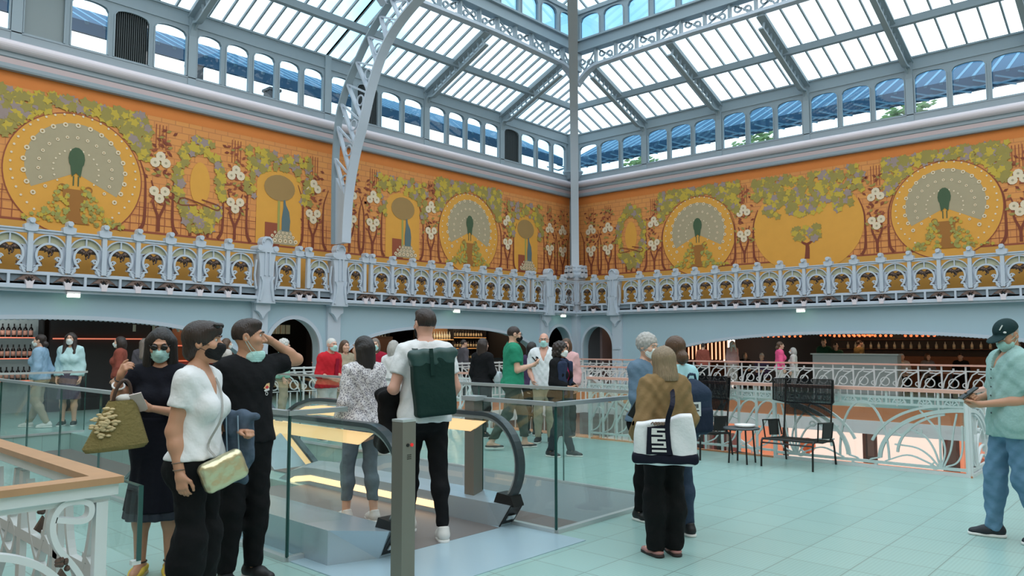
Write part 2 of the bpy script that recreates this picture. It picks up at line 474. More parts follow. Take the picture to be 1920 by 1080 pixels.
# ---- the arched ribs on the columns
RIBF = [(17.42,4.35),(17.40,4.9),(17.31,5.75),(17.04,6.75),(16.7,7.58),(16.35,8.5),(15.9,9.3),(15.3,9.88),(14.33,10.38),(13,10.8),(11.2,11.15),(8.5,11.4),(5,11.5)]
RIBB = [(17.96,4.35),(17.98,5.5),(17.98,6.8),(17.86,7.9),(17.6,8.57),(17.15,9.22),(16.5,9.94),(15.86,10.45),(15.2,10.85),(13.6,11.4),(11.5,11.8),(8.5,12.05),(5,12.12)]
def rib(name, P, nor, mirror):
    F = spline([V(a, b, 0) for a, b in RIBF], 5); B = spline([V(a, b, 0) for a, b in RIBB], 5)
    if mirror:
        F = F + [V(10-p[0], p[1], 0) for p in F[-2::-1]]; B = B + [V(10-p[0], p[1], 0) for p in B[-2::-1]]
    root = struct(MB().sweep([P(*p[:2]) for p in F], .05, .29, nor).build(name, M_PAINT))
    MB().sweep([P(*p[:2]) for p in B], .05, .22, nor).build('back_flange', M_PAINT2, root)
    n = len(F); mb = MB(); k = 8
    while k < n-4:
        a, b, c = F[k], B[min(n-1, k+2)], F[min(n-1, k+4)]
        mb.sweep([P(*a[:2]), P(*b[:2])], .05, .12, nor); mb.sweep([P(*b[:2]), P(*c[:2])], .05, .06, nor)
        m_ = (a+c+b)/3
        mb.tube([P(m_[0]+.14*math.cos(q*PI/6), m_[1]+.14*math.sin(q*PI/6)) for q in range(12)], .025, 6, closed=True)
        k += 4
    mb.build('lattice', M_PAINT, root)
    mb = MB(); A = [P(*p[:2]) for p in F[:9]]; C_ = [P(*p[:2]) for p in B[:9]]
    mb.strip(A, C_, nrm(nor)*.1); mb.build('web', M_PAINT, root)
    return root
rib('rib_beam', lambda a, z: V(12.26, a, z), V(1,0,0), True)
dh = nrm(V(XT, YT, 0))
rib('corner_rib_beam', lambda a, z: V(XW-.02, YW-.02, 0)*V(1,1,0) - dh*((18-a)*1.12-.35) + V(0,0,z), np.cross(dh, V(0,0,1)), False)

# ---- lattice trusses under the lantern
def truss(P, s_hi, s_lo, ends):
    """P(s, z) at the lantern edge; ends: rib positions where the lower chord drops"""
    root = struct(MB().bar(P(s_hi,11.84), P(s_lo,11.84), .2, .36).build('truss_beam', M_PAINT2))
    fl = MB(); fl.bar(P(s_hi,11.66), P(s_lo,11.66), .34, .05); fl.bar(P(s_hi,12.03), P(s_lo,12.03), .4, .06); fl.build('flange', M_PAINT2, root)
    ch = []
    N = 120
    def zc(s):
        d = min(abs(s-e) for e in ends)
        return 11.02+.14*min(1, d/4.5)**.7 - .5*max(0, 1-d/.95)**2
    ss = [s_hi+(s_lo-s_hi)*i/N for i in range(N+1)]
    nor = nrm(np.cross(P(1,0)-P(0,0), V(0,0,1)))
    MB().sweep([P(s, zc(s)) for s in ss], .09, .26, nor).build('lower_chord', M_PAINT, root)
    lt = MB(); sc = MB(); n = int(abs(s_hi-s_lo)/.8); st = (s_lo-s_hi)/n
    for i in range(n):
        a = s_hi+st*i; b = a+st; c = (a+b)/2
        lt.sweep([P(a, zc(a)), P(a, 11.66)], .07, .14, nor)
        lt.sweep([P(a, 11.64), P(b, zc(b)+.04)] if i % 2 else [P(a, zc(a)+.04), P(b, 11.64)], .035, .05, nor)
        for cc, rr, ph in ((c-.2*abs(st), .13, 0), (c+.2*abs(st), .13, PI)):
            zz = (zc(c)+11.66)/2 + (.06 if ph else -.06)
            sc.sweep([P(cc+rr*(1-.6*t/12)*math.cos(ph+t*.55), zz+rr*(1-.6*t/12)*math.sin(ph+t*.55)) for t in range(13)], .05, .05, nor)
    lt.build('lattice', M_PAINT2, root); sc.build('scrollwork', M_PAINT2, root)
truss(lambda s, z: V(s, YT, z), XT, XMIN, [XT, 12.26, 2])
truss(lambda s, z: V(XT, s, z), YT, YMIN, [YT, -8])
# lantern windows
for i in range(26):
    o = clerestory(.98, 'glass', 12.08, 12.72, 12.92, 13.02, M_PAINT2, .08); o.location = (XT-.12-.98*(i+.5), YT, 0)
for i in range(23):
    o = clerestory(.98, 'glass', 12.08, 12.72, 12.92, 13.02, M_PAINT2, .08); right(o, YT-.12-.98*(i+.5), XT)
for P, s0, s1 in ((lambda s, z: V(s, YT, z), XT, XMIN), (lambda s, z: V(XT, s, z), YT, YMIN)):
    struct(MB().bar(P(s0,13.06), P(s1,13.06), .24, .14).build('lantern_beam', M_PAINT2))
struct(MB().box((XT-.14,YT-.14,11.0),(XT+.1,YT+.1,13.2)).build('lantern_corner_column', M_PAINT2))
# upper glass slopes
for F, s0, s1, e, st in ((FL, XMIN, XT, YT, .42), (FR, YMIN, YT, XT, .5)):
    g = MB(); b = MB(); n = int((s1-s0)/st)
    k = YT/XT if F is FL else XT/YT
    for i in range(n+1):
        s = s1-st*i; run_ = 3.6
        lo = F(s, e, 13.12); r = min(run_, max(.0, (s1-s)*(k if F is FL else k)))
        if r < .1: continue
        hi = F(s, e-r, 13.12+.42*r); b.bar(lo, hi, .045, .07)
        if i % 9 == 0: b.bar(lo-V(0,0,.1), hi-V(0,0,.1), .16, .22)
    A = [F(s1-.05, e, 13.14), F(s0, e, 13.14)]
    B = [F(s1-3.6/k, e-3.6, 13.14+.42*3.6), F(s0, e-3.6, 13.14+.42*3.6)]
    g.strip(A, B)
    o = struct(b.build(next_win(), M_PAINT2)); g.build('pane', M_GLASS_ROOF, o)

# ---- plain walls closing the hall behind the camera
M_BACKW = mat('back_wall_paint', (190, 170, 140), .7)
struct(MB().box((XMIN-.2,YMIN,-5),(XMIN,YM,9.95)).build('wall_back', M_BACKW))
struct(MB().box((XMIN,YMIN-.2,-5),(XM,YMIN,9.95)).build('wall_front', M_BACKW))

# ---- roofs and terraces outside the clerestory
M_EXT = mat('slate_reflected_blue', (70, 108, 138), .85, spec=.1)  # canopy slate, its blue painted for roof glass reflected in the windows
M_EXT2 = mat('canopy_reflections', (120, 166, 194), .8, spec=.15)  # paler bars stand in for roof panes mirrored in the windows
for F, s0, s1, w, sg in ((FL, XMIN, 24.5, YM, 1), (FR, YMIN, 19.2, XM, 1)):
    mb = MB(); c = MB()
    a, b = F(s0, w+.9, 0), F(s1, w+.98, 0)
    zz0 = 9.0 if F is FL else 8.86
    mb.box((min(a[0],b[0]),min(a[1],b[1]),zz0),(max(a[0],b[0]),max(a[1],b[1]),9.3))
    a, b = F(s0, w+.9, 0), F(s1, w+3.6, 0)
    mb.add([F(s0,w+.9,9.3),F(s1,w+.9,9.3),F(s1,w+3.4,10.6),F(s0,w+3.4,10.6)],[(0,1,2,3)])
    k = s0
    while k < s1:
        c.bar(F(k,w+.88,9.26), F(k,w+3.4,10.56), .09, .08); k += .42
    if F is FR:
        k = s0
        while k < s1:
            c.sweep([F(k,w+.8,8.8), F(k+.5,w+.8,8.95), F(k+1,w+.8,8.9), F(k+1.6,w+.8,9.15)], .05, .05, FR(0,1,0)); k += .55  # wavy bars imitate reflections in the right wall windows
    root = struct(mb.build('exterior_canopy_roof', M_EXT)); c.build('bar', M_EXT2, root)
for x, y, z, lab in ((34.5,15.4,11.2,'green treetop outside, low in the windows above the single painted tree'), (34.5,22.0,11.1,'green treetop outside, low in the right wall windows nearest the corner rib'), (34.5,8.6,11.2,'small green treetop outside, low in the windows at the right')):
    r = empty('tree', (x,y,z-8)); tag(r, lab, 'tree', 'treetops outside the windows')
    mb = MB()
    for i in range(240):
        a, b, q = random.random()*6.3, random.uniform(-1,1), random.uniform(.4,1)
        c = V(q*math.cos(a)*.9*math.sqrt(1-b*b), q*math.sin(a)*1.2*math.sqrt(1-b*b), 8+q*b*.7)
        mb.prism([c, c+V(.05,.16,.05), c+V(0,.3,-.02), c+V(-.03,.15,-.1)], (.02,0,.01))
    mb.build('foliage', mat('leaf_green', (96,130,70), .6), r); MB().tube([(0,0,0),(0,0,8)], .12, 8).build('trunk', mat('bark', (70,58,48), .8), r)
for x, y, w_, z0, z1, lab in ((6.0,30,.5,6,13.2,'dark chimney outside behind the window left of the grille'),(14.5,32,.5,6,13.6,'dark chimney outside behind the second window right of the first rafter'),(18.2,32,.5,6,13.4,'dark chimney outside behind the windows beside the big rib')):
    r = empty('chimney', (x,y,0)); tag(r, lab, 'chimney', 'chimneys outside'); MB().box((-w_/2,-.3,0),(w_/2,.3,z1)).build('stack', mat('chimney_dark', (60,62,66), .7), r); MB().box((-w_/2-.06,-.36,z1),(w_/2+.06,.36,z1+.12)).build('cap', mat('chimney_dark', (60,62,66), .7), r)
# ================================================================== cast-iron balustrade of the balcony (local: x along, -y to the room)
DB = -.2
def bal_panel():
    mb = MB(); N = 28
    ring = []
    for i in range(N+1):
        a = -PI/2+.62 + (2*PI-1.24)*i/N
        ring.append((.245*math.cos(a), 3.40+.25*math.sin(a)))
    ring = [(-.0-.26, 3.04)][:0] + ring
    foot = lambda sx: [(sx*.29,3.03),(sx*.25,3.1),(sx*.215,3.18)]
    path = foot(1) + ring + foot(-1)[::-1]
    mb.sweep([(x,DB-.02,z) for x, z in path], .045, .1, (0,1,0))
    for sx in (-1,1):                          # solid cheeks between ring and post
        e = [(x, z) for x, z in path if x*sx > .09 and z < 3.62]
        e = sorted(e, key=lambda p: p[1])
        mb.strip([(x,DB,z) for x, z in e], [(sx*.345,DB,z) for x, z in e], (0,.03,0))
    mb.sweep(arc((0,DB-.02,3.5), .34, .05, PI-.05, 20, r2=.33), .028, .06, (0,1,0))
    mb.bar((0,DB-.02,3.66),(0,DB-.02,3.83), .028, .05, (0,1,0))
    mb.bar((-.3,DB,3.045),(.3,DB,3.045), .05,.04)
    panel = mb.mesh('panel', [M_PAINT])
    mb = MB()                                  # pale infill between the two arches
    A = [(x,DB+.012,z) for x, z in ring if z > 3.42]; A = sorted(A, key=lambda p: p[0])
    B = [(x*1.36, DB+.012, min(3.5+.33*math.sqrt(max(0,1-(min(.34,abs(x*1.36))/.345)**2)), 3.83)) for x, y, z in A]
    mb.strip(A, B); infill = mb.mesh('infill', [M_PARCH])
    leaf = []
    mb = MB()                                  # bronze leaves hanging in the opening
    for a, l in ((-.1,.22),(-.55,.2),(PI+.1,.22),(PI+.55,.2),(-1.1,.16),(PI+1.1,.16),(-PI/2,.2)):
        x, z = .035*math.cos(a), 3.585+.02*math.sin(a)
        dx, dz = math.cos(a)*l, math.sin(a)*l*.75
        mb.prism([(x,DB-.05,z),(x+dx*.4-dz*.3,DB-.06,z+dz*.4+dx*.3),(x+dx,DB-.04,z+dz),(x+dx*.4+dz*.3,DB-.06,z+dz*.4-dx*.3)], (0,.03,0))
    for i in range(6): mb.ball((random.uniform(-.05,.05),DB-.07,3.53-.035*i*.8), .024, 6)
    leaf.append(mb.mesh('leaf_ornament', [M_BRONZE], True))
    for sx in (-1,1):
        mb = MB()
        for i in range(6): mb.ball((sx*(.15+.03*(i % 3)),DB-.04,3.24-.03*(i//2)), .03, 6)
        leaf.append(mb.mesh('berry_ornament', [M_BRONZE], True))
    scroll = []                                # volutes either side
    for sx in (-1,1):
        scroll.append(MB().sweep([(sx*(.17-.055*(1-t/16*.75)*math.cos(t*.5)), DB-.04, 3.33+.055*(1-t/16*.75)*math.sin(t*.5)) for t in range(17)], .026, .06, (0,1,0)).mesh('scroll', [M_PAINT]))
        for q, r in ((.245,.055),(.315,.04)):
            scroll.append(MB().sweep([(sx*(q+r*(1-t/16*.7)*math.cos(t*.55)), DB-.03, 3.12+r*1.2*(1-t/16*.7)*math.sin(t*.55)) for t in range(17)], .02, .05, (0,1,0)).mesh('scroll', [M_PAINT]))
    return [panel, infill] + leaf + scroll
BP = bal_panel()
def bal_post():
    mb = MB()
    mb.prism([(-.05,DB-.09,3.05),(.05,DB-.09,3.05),(.045,DB-.09,3.9),(-.045,DB-.09,3.9)], (0,.1,0))
    mb.prism([(x,DB-.12,z) for x, z in ((-.05,3.88),(-.12,3.9),(-.13,4.02),(-.06,4.04),(-.055,4.12),(-.03,4.16),(.03,4.16),(.055,4.12),(.06,4.04),(.13,4.02),(.12,3.9),(.05,3.88))], (0,.16,0))
    mb.lathe([(.01,-.04),(.055,-.04),(.055,.04),(.01,.04)], (0,DB-.14,4.1), 10, axis=1)
    post = mb.mesh('post', [M_PAINT])
    mb = MB()                                  # winged bronze leaf in the frieze
    for sx in (-1,1):
        mb.prism([(0,DB-.1,2.98),(sx*.1,DB-.1,2.97),(sx*.2,DB-.1,2.9),(sx*.27,DB-.09,2.83),(sx*.16,DB-.11,2.87),(sx*.05,DB-.12,2.86)], (0,.05,0))
    for i in range(4): mb.ball((.03*(i-1.5),DB-.13,2.92+.02*(i % 2)), .026, 6)
    wing = mb.mesh('wing_ornament', [M_BRONZE])
    mb = MB()
    mb.prism([(x,DB-.15,z) for x, z in ((-.09,2.88),(-.03,2.84),(0,2.86),(.03,2.84),(.09,2.88),(.06,2.78),(.055,2.7),(-.055,2.7),(-.06,2.78))], (0,.1,0))
    drop = mb.mesh('drop_ornament', [M_CORN])
    return post, wing, drop
BQ = bal_post()
M_SHADE = mat('frieze_ground', (120, 134, 144), .6)
def balustrade(s0, s1, posts, panels, label, place):
    """posts / panels: lists of positions relative to s0; panels may carry a width"""
    root = empty('balcony_balustrade'); L = s1-s0
    tag(root, label, 'balustrade', 'iron balustrades of the balcony')
    mb = MB()
    mb.box((0,DB-.06,3.85),(L,DB+.04,3.93)); mb.box((0,DB-.09,3.91),(L,DB+.06,3.94)); mb.build('rail', M_PAINT, root)
    MB().box((0,DB-.06,2.99),(L,DB+.06,3.03)).build('lower_rail', M_PAINT, root); MB().box((0,DB-.1,2.74),(L,DB+.1,2.79)).build('bottom_rail', M_PAINT, root)
    fr = MB().box((0,DB-.0,2.79),(L,DB+.03,3.0)); fr.build('frieze', M_SHADE, root)
    def put(me, x, sx=1):
        o = bpy.data.objects.new(me.name.split('.')[0], me); COL.objects.link(o); o.parent = root; o.location = (x,0,0); o.scale = (sx,1,1); return o
    for x, w in panels:
        p = put(BP[0], x, w/.73)
        for me in BP[1:]:
            o = bpy.data.objects.new(me.name.split('.')[0], me); COL.objects.link(o); o.parent = p
        b = MB().bar((x,DB-.04,2.79),(x,DB-.04,3.0),.05,.06,(0,1,0)).build('baluster', M_PAINT, root)
    for x in posts:
        p = put(BQ[0], x)
        for me in BQ[1:]:
            o = bpy.data.objects.new(me.name.split('.')[0], me); COL.objects.link(o); o.parent = p
    place(root)
    return root
def spread(L, d0, n, dbl=0):
    pass
# left wall
def lay(L, a, b, n): 
    w = (b-a)/n
    return [a+w*(i+.5) for i in range(n)], [a+w*i for i in range(1, n)], w
# bay at the frame's left edge
c, p, w_ = lay(0, .3, 8.84, 12)
balustrade(.88, 10.02, p, [(x, w_) for x in c], 'grey iron balustrade over the bottle bar with peacock-fan disc and wreath painted above it', lambda r: left(r, .88))
balustrade(10.02, 12.26, [.97, 1.27], [(.62,.66),(1.62,.66)], 'short grey iron balustrade with twin posts above the small arch left of the big rib', lambda r: left(r, 10.02))
c, p, w_ = lay(0, 1.12, 8.02, 9)
balustrade(12.26, 21.4, [.88,1.12]+p+[8.02,8.26], [(.58,.6)]+[(x, w_) for x in c]+[(8.56,.6)], 'grey iron balustrade above the wide arch behind the man with the green backpack', lambda r: left(r, 12.26))
balustrade(21.4, 22.94, [.88], [(.53,.66),(1.22,.66)], 'short grey iron balustrade between pilaster and corner post, over arch with dark doorway', lambda r: left(r, 21.4))
balustrade(16.02, 17.56, [.66], [(.32,.66),(1.0,.66)], 'short grey iron balustrade right of the corner post, over small arch with pink notice', lambda r: right(r, 17.56))
c, p, w_ = lay(0, .38, 15.9, 21)
balustrade(0, 16.02, p, [(x, w_) for x in c], 'long grey iron balustrade above the restaurant arch on the right wall', lambda r: right(r, 16.02))
# emergency lights under the ledges
M_LAMP = mat('emergency_lamp', (225, 240, 215), .4, emit=((215,255,215), 6))
for P, lab in (((5.57, YW-.28, 2.62, 0), 'small lit emergency light under the ledge, above the bottle bar at the left'), ((16.73, YW-.28, 2.63, 0), 'small lit emergency light under the ledge over the centre of the wide arch'),
          ((22.2, YW-.28, 2.63, 0), 'small greenish emergency light over the small arch left of the corner post'), ((XW-.28, 9.1, 2.6, R90), 'small lit emergency light under the ledge over the restaurant arch')):
    r = empty('emergency_light', P[:3], P[3]); tag(r, lab, 'light', 'emergency lights under the ledge')
    MB().box((-.13,-.05,-.02),(.13,.08,.05)).build('housing', M_CORN, r)
    mb = MB()
    for x in (-.065,.065): mb.box((x-.055,-.06,-.07),(x+.055,-.0,-.0))
    mb.build('lamp', M_LAMP, r)
# ================================================================== painted upper walls (flat decoration: layered paint)
MC = dict(base=(222,150,80), top=(214,126,58), gold=(222,160,66), brick=(200,128,76), yel=(196,168,62), oli=(156,140,72), pur=(156,136,130),
          whi=(226,208,178), tru=(128,62,40), fan=(172,158,128), grn=(70,92,64), blu=(92,112,116), bro=(160,106,46), lg=(160,158,84), low=(206,152,70), red=(150,78,52), tree=(160,128,78))
MK = list(MC)
M_MURAL = [mat('fresco_'+k, MC[k], .75, noise=(3, .06)) for k in MK]
def brick_mat():
    m = mat('fresco_base', MC['base']); nt = m.node_tree; b = nt.nodes['Principled BSDF']
    br = nt.nodes.new('ShaderNodeTexBrick'); tc = nt.nodes.new('ShaderNodeTexCoord'); mp = nt.nodes.new('ShaderNodeMapping')
    mp.inputs['Rotation'].default_value = (PI/2, 0, 0)
    nt.links.new(tc.outputs['Object'], mp.inputs[0]); nt.links.new(mp.outputs[0], br.inputs['Vector'])
    br.inputs['Color1'].default_value = lin(MC['base'])+(1,); br.inputs['Color2'].default_value = lin((216,142,80))+(1,)
    br.inputs['Mortar'].default_value = lin((196,126,74))+(1,); br.inputs['Scale'].default_value = 1.0
    br.inputs['Brick Width'].default_value = .34; br.inputs['Row Height'].default_value = .17; br.inputs['Mortar Size'].default_value = .012
    nt.links.new(br.outputs['Color'], b.inputs['Base Color'])
brick_mat()
class Mural(MB):
    """local (s, z) paint strokes on the plane y = 0; each layer lies a hair nearer the room"""
    eps = 0.; cnt = 0
    def P(s, x, z, k): return (x, -.0012*k-s.eps, z)
    def pg(s, pts, c, k):
        s.cnt += 1; s.eps = (s.cnt % 37)*.00003
        s.add([s.P(x, z, k) for x, z in pts], [tuple(range(len(pts)))], MK.index(c))
    def disc(s, x, z, r, c, k, n=28, rz=None):
        rz = r if rz is None else rz
        s.pg([(x+r*math.cos(2*PI*i/n), z+rz*math.sin(2*PI*i/n)) for i in range(n)], c, k)
    def line(s, pts, w, c, k):
        P = [V(a, 0, b) for a, b in pts]
        for i in range(len(P)-1):
            t = nrm(P[i+1]-P[i]); q = V(-t[2], 0, t[0])
            w0 = w[i] if isinstance(w, list) else w; w1 = w[i+1] if isinstance(w, list) else w
            s.pg([((P[i]+q*w0/2)[0], (P[i]+q*w0/2)[2]), ((P[i]-q*w0/2)[0], (P[i]-q*w0/2)[2]), ((P[i+1]-q*w1/2)[0], (P[i+1]-q*w1/2)[2]), ((P[i+1]+q*w1/2)[0], (P[i+1]+q*w1/2)[2])], c, k)
    def curve(s, pts, w, c, k): 
        q = spline([V(a, b, 0) for a, b in pts], 5); n = len(q)
        s.line([(p[0], p[1]) for p in q], [w[0]+(w[1]-w[0])*i/(n-1) for i in range(n)] if isinstance(w, tuple) else w, c, k)
    def leaf(s, x, z, r, c, k):
        a0 = random.random()*6.3; n = 10
        s.pg([(x+r*(1 if i % 2 == 0 else .62)*math.cos(a0+2*PI*i/n), z+r*(1 if i % 2 == 0 else .62)*math.sin(a0+2*PI*i/n)) for i in range(n)], c, k)
    def leaves(s, inside, x0, x1, z0, z1, n, cols=('yel','yel','oli','oli','pur','oli'), r=(.08,.145), k0=14):
        c = 0; t = 0
        while c < n and t < n*12:
            t += 1
            x, z = random.uniform(x0, x1), random.uniform(z0, z1)
            if inside(x, z): s.leaf(x, z, random.uniform(*r), random.choice(cols), k0 + (c % 9)); c += 1
    def sprig(s, x, z, ang, l, c, k):
        dx, dz = math.cos(ang)*l, math.sin(ang)*l
        s.pg([(x, z), (x+dx*.5-dz*.25, z+dz*.5+dx*.25), (x+dx, z+dz), (x+dx*.5+dz*.25, z+dz*.5-dx*.25)], c, k)
    def blossom(s, x, side=True):
        for w in (-1, 1):
            s.curve([(x, 4.28), (x+w*.01, 4.6), (x+w*.14, 4.95), (x+w*.13, 5.25), (x+w*.2, 5.5)], (.08,.03), 'tru', 11)
            if side: s.curve([(x+w*.45, 4.25), (x+w*.34, 4.5), (x+w*.33, 5.2), (x+w*.36, 5.6), (x+w*.5, 6.0)], (.09,.02), 'tru', 11)
        for i in range(60):
            z = random.uniform(4.95, 6.75); xx = x+random.uniform(-.3,.3)
            s.sprig(xx, z, random.choice((.6,2.5,3.6,-.4))+random.uniform(-.3,.3), .15, random.choice(('red','oli','tru')), 13)
        for zz in (5.25, 5.95):
            for dx, dz in ((-.13,.0),(.13,.02),(0,-.17 if zz < 5.5 else .17)):
                s.disc(x+dx, zz+dz, .12, 'whi', 20, 9)
                s.disc(x+dx, zz+dz, .035, 'fan', 21, 6)
        for i in range(4): s.line([(x-.12+.08*i, 6.3), (x-.12+.08*i, 6.9)], .02, 'red', 9)
    def wreath(s, x):
        s.leaves(lambda a, z: .52 < ((a-x)/.62)**2+((z-5.55)/1.2)**2 < 1.05, x-.65, x+.65, 4.4, 6.8, 170)
        s.disc(x, 5.6, .26, 'gold', 12, 20, .55)
        s.leaves(lambda a, z: True, x-.4, x+.4, 4.65, 4.95, 26, k0=16)
        for d in (-.22, 0, .22): s.curve([(x+d, 4.26), (x+d*1.05, 4.5), (x+d*.7-.05, 4.8)], (.08,.04), 'tru', 12)
        s.curve([(x-.05, 5.05), (x-.5, 5.0), (x-.45, 5.18), (x, 5.1), (x+.45, 4.98), (x+.5, 5.1), (x+.05, 5.2)], .03, 'tru', 24)
    def niche(s, x, w=.68):
        s.pg([(x-w,4.25),(x+w,4.25),(x+w,5.9)]+[(x+w*math.cos(PI*i/12), 5.9+.42*math.sin(PI*i/12)) for i in range(1,12)]+[(x-w,5.9)], 'gold', 8)
        s.leaves(lambda a, z: z > 5.95+.42*math.sqrt(max(0,1-((a-x)/w)**2))*.9 or abs(a-x) > w, x-w-.3, x+w+.3, 5.5, 6.8, 110)
        s.pg([(x-.05,4.6),(x+.02,4.6),(x+.02,5.6),(x-.05,5.6)], 'lg', 15)
        s.disc(x, 5.83, .47, 'tree', 16, 20, .36)
        s.pg([(x-.42,4.25),(x+.02,4.25),(x+.02,4.85),(x-.42,4.85)], 'red', 14)
        # long-tailed bird on the wall
        s.pg([(x+.12,5.5),(x+.17,5.53),(x+.2,5.38),(x+.3,5.2),(x+.34,4.95),(x+.32,4.65),(x+.08,4.65),(x+.08,5.0),(x+.12,5.28)], 'blu', 18)
        s.pg([(x+.02,4.68),(x+.36,4.68),(x+.52,4.28),(x-.3,4.28)], 'fan', 17)
        for j, (n, z, r) in enumerate(((5,4.6,.035),(6,4.5,.045),(6,4.38,.06))):
            for i in range(n): s.disc(x-.12-.08*j+(.48+.16*j)*i/(n-1), z, r, 'whi', 22, 8); s.disc(x-.12-.08*j+(.48+.16*j)*i/(n-1), z, r*.45, 'tree', 23, 6)
    def fan(s, x, r=1.42):
        cz = 5.35
        s.disc(x, cz, r, 'gold', 9, 48, r*.98); 
        s.line([(x+r*math.cos(a), cz+r*.98*math.sin(a)) for a in [2*PI*i/60 for i in range(61)]], .025, 'red', 10)
        fx, fz, a0, a1 = x, 5.5, -.55, PI+.55
        R = r*.72
        s.pg([(fx, fz-.1)]+[(fx+R*math.cos(a0+(a1-a0)*i/30), fz+R*math.sin(a0+(a1-a0)*i/30)) for i in range(31)], 'fan', 11)
        for rr, n, d in ((.98,34,.026),(.8,19,.055),(.58,17,.038),(.36,17,.022)):
            for i in range(n):
                a = a0-.1+(a1-a0+.2)*i/(n-1)
                if rr > .9: a = -.9+(PI+1.8)*i/(n-1)
                s.disc(fx+r*rr*.92*math.cos(a), fz-.04+r*rr*.9*math.sin(a), d, 'whi', 20, 8)
                if d > .03: s.disc(fx+r*rr*.92*math.cos(a), fz-.04+r*rr*.9*math.sin(a), d*.45, 'tree', 21, 6)
        s.disc(x, 5.72, .17, 'grn', 22, 14, .26); s.pg([(x-.13,5.6),(x+.13,5.6),(x+.09,5.3),(x,5.4),(x-.09,5.3)], 'grn', 22)
        for w in (-1,1): s.line([(x+w*.05,5.32),(x+w*.05,5.1)], .025, 'grn', 21)
        s.pg([(x-.26,5.02),(x+.26,5.02),(x+.24,4.75),(x+.1,4.58),(x+.12,4.45),(x+.32,4.25),(x-.32,4.25),(x-.12,4.45),(x-.1,4.58),(x-.24,4.75)], 'bro', 24)
        for w in (-1,1):
            s.line([(x+w*(.27+.07*math.cos(a)), 5.04+.07*math.sin(a)) for a in [2*PI*i/10 for i in range(11)]], .03, 'bro', 23)
            s.leaves(lambda a, z: z < 4.28+.75*math.exp(-((abs(a-x)-.15)/.4)**2)+.22*max(0,1-abs(a-x)/1.3), min(x+w*.14, x+w*1.15), max(x+w*.14, x+w*1.15), 4.25, 5.1, 70, ('lg','lg','oli','yel'), (.035,.07), 25)
        s.leaves(lambda a, z: ((a-x)/(r+.1))**2+((z-cz)/(r*.98+.08))**2 > 1, x-r-.15, x+r+.15, 6.0, 7.05, 330)
    def bigtree(s, x, w=1.75):
        s.disc(x, 5.3, w, 'gold', 9, 40, 1.5)
        s.leaves(lambda a, z: z > 5.95-.35*math.cos((a-x)*2.2) - (.5 if abs(a-x) > .9 and abs(a-x) < 1.4 else 0), x-w, x+w, 5.0, 7.0, 400)
        s.leaves(lambda a, z: True, x-.4, x+.4, 4.85, 5.3, 40)
        s.curve([(x,4.25),(x+.02,4.6),(x,4.75)], (.16,.1), 'tru', 12)
        for d in (-1,1): s.curve([(x,4.7),(x+d*.17,4.82),(x+d*.2,5.1)], (.09,.04), 'tru', 13)
def mural(name, s0, s1, items, flip):
    m = Mural()
    g = lambda a: -a if flip else a
    lo, hi = sorted((g(s0), g(s1)))
    m.pg([(lo,2.84),(hi,2.84),(hi,7.4),(lo,7.4)], 'base', 0)
    m.pg([(lo,7.08),(hi,7.08),(hi,7.4),(lo,7.4)], 'top', 2)
    m.pg([(lo,2.84),(hi,2.84),(hi,4.2),(lo,4.2)], 'low', 2); m.pg([(lo,4.2),(hi,4.2),(hi,4.25),(lo,4.25)], 'red', 3)
    x = lo
    while x < hi: m.line([(x,4.25),(x,4.95)], .015, 'red', 4); x += .2
    for z in (4.42,4.62,4.82): m.line([(lo,z),(hi,z)], .015, 'red', 4)
    for f, s in items: getattr(m, f)(g(s))
    o = m.build(name, M_MURAL)
    return struct(o)
o = mural('wall_left_upper', XMIN, XM, [('fan',-3.7),('blossom',-1.6),('bigtree',1.3),('blossom',3.6),('fan',5.8),('blossom',7.65),('wreath',8.65),('blossom',9.6),('niche',10.88),('blossom',11.95),('blossom',13.2),('blossom',14.05),('niche',15.22),
    ('blossom',16.4),('fan',18.17),('blossom',20.1),('niche',21.1),('blossom',22.5),('blossom',23.3)], False)
o.location = (0, YM, 0)
o = mural('wall_right_upper', YMIN, YM, [('blossom',17.66),('blossom',16.85),('wreath',15.8),('blossom',14.8),('fan',13.02),('blossom',11.3),('bigtree',9.2),('blossom',7.1),('fan',5.28),('blossom',3.5),('bigtree',1.4),('blossom',-.6),('fan',-2.6)], True)
o.location = (XM, 0, 0); o.rotation_euler = (0,0,R90)
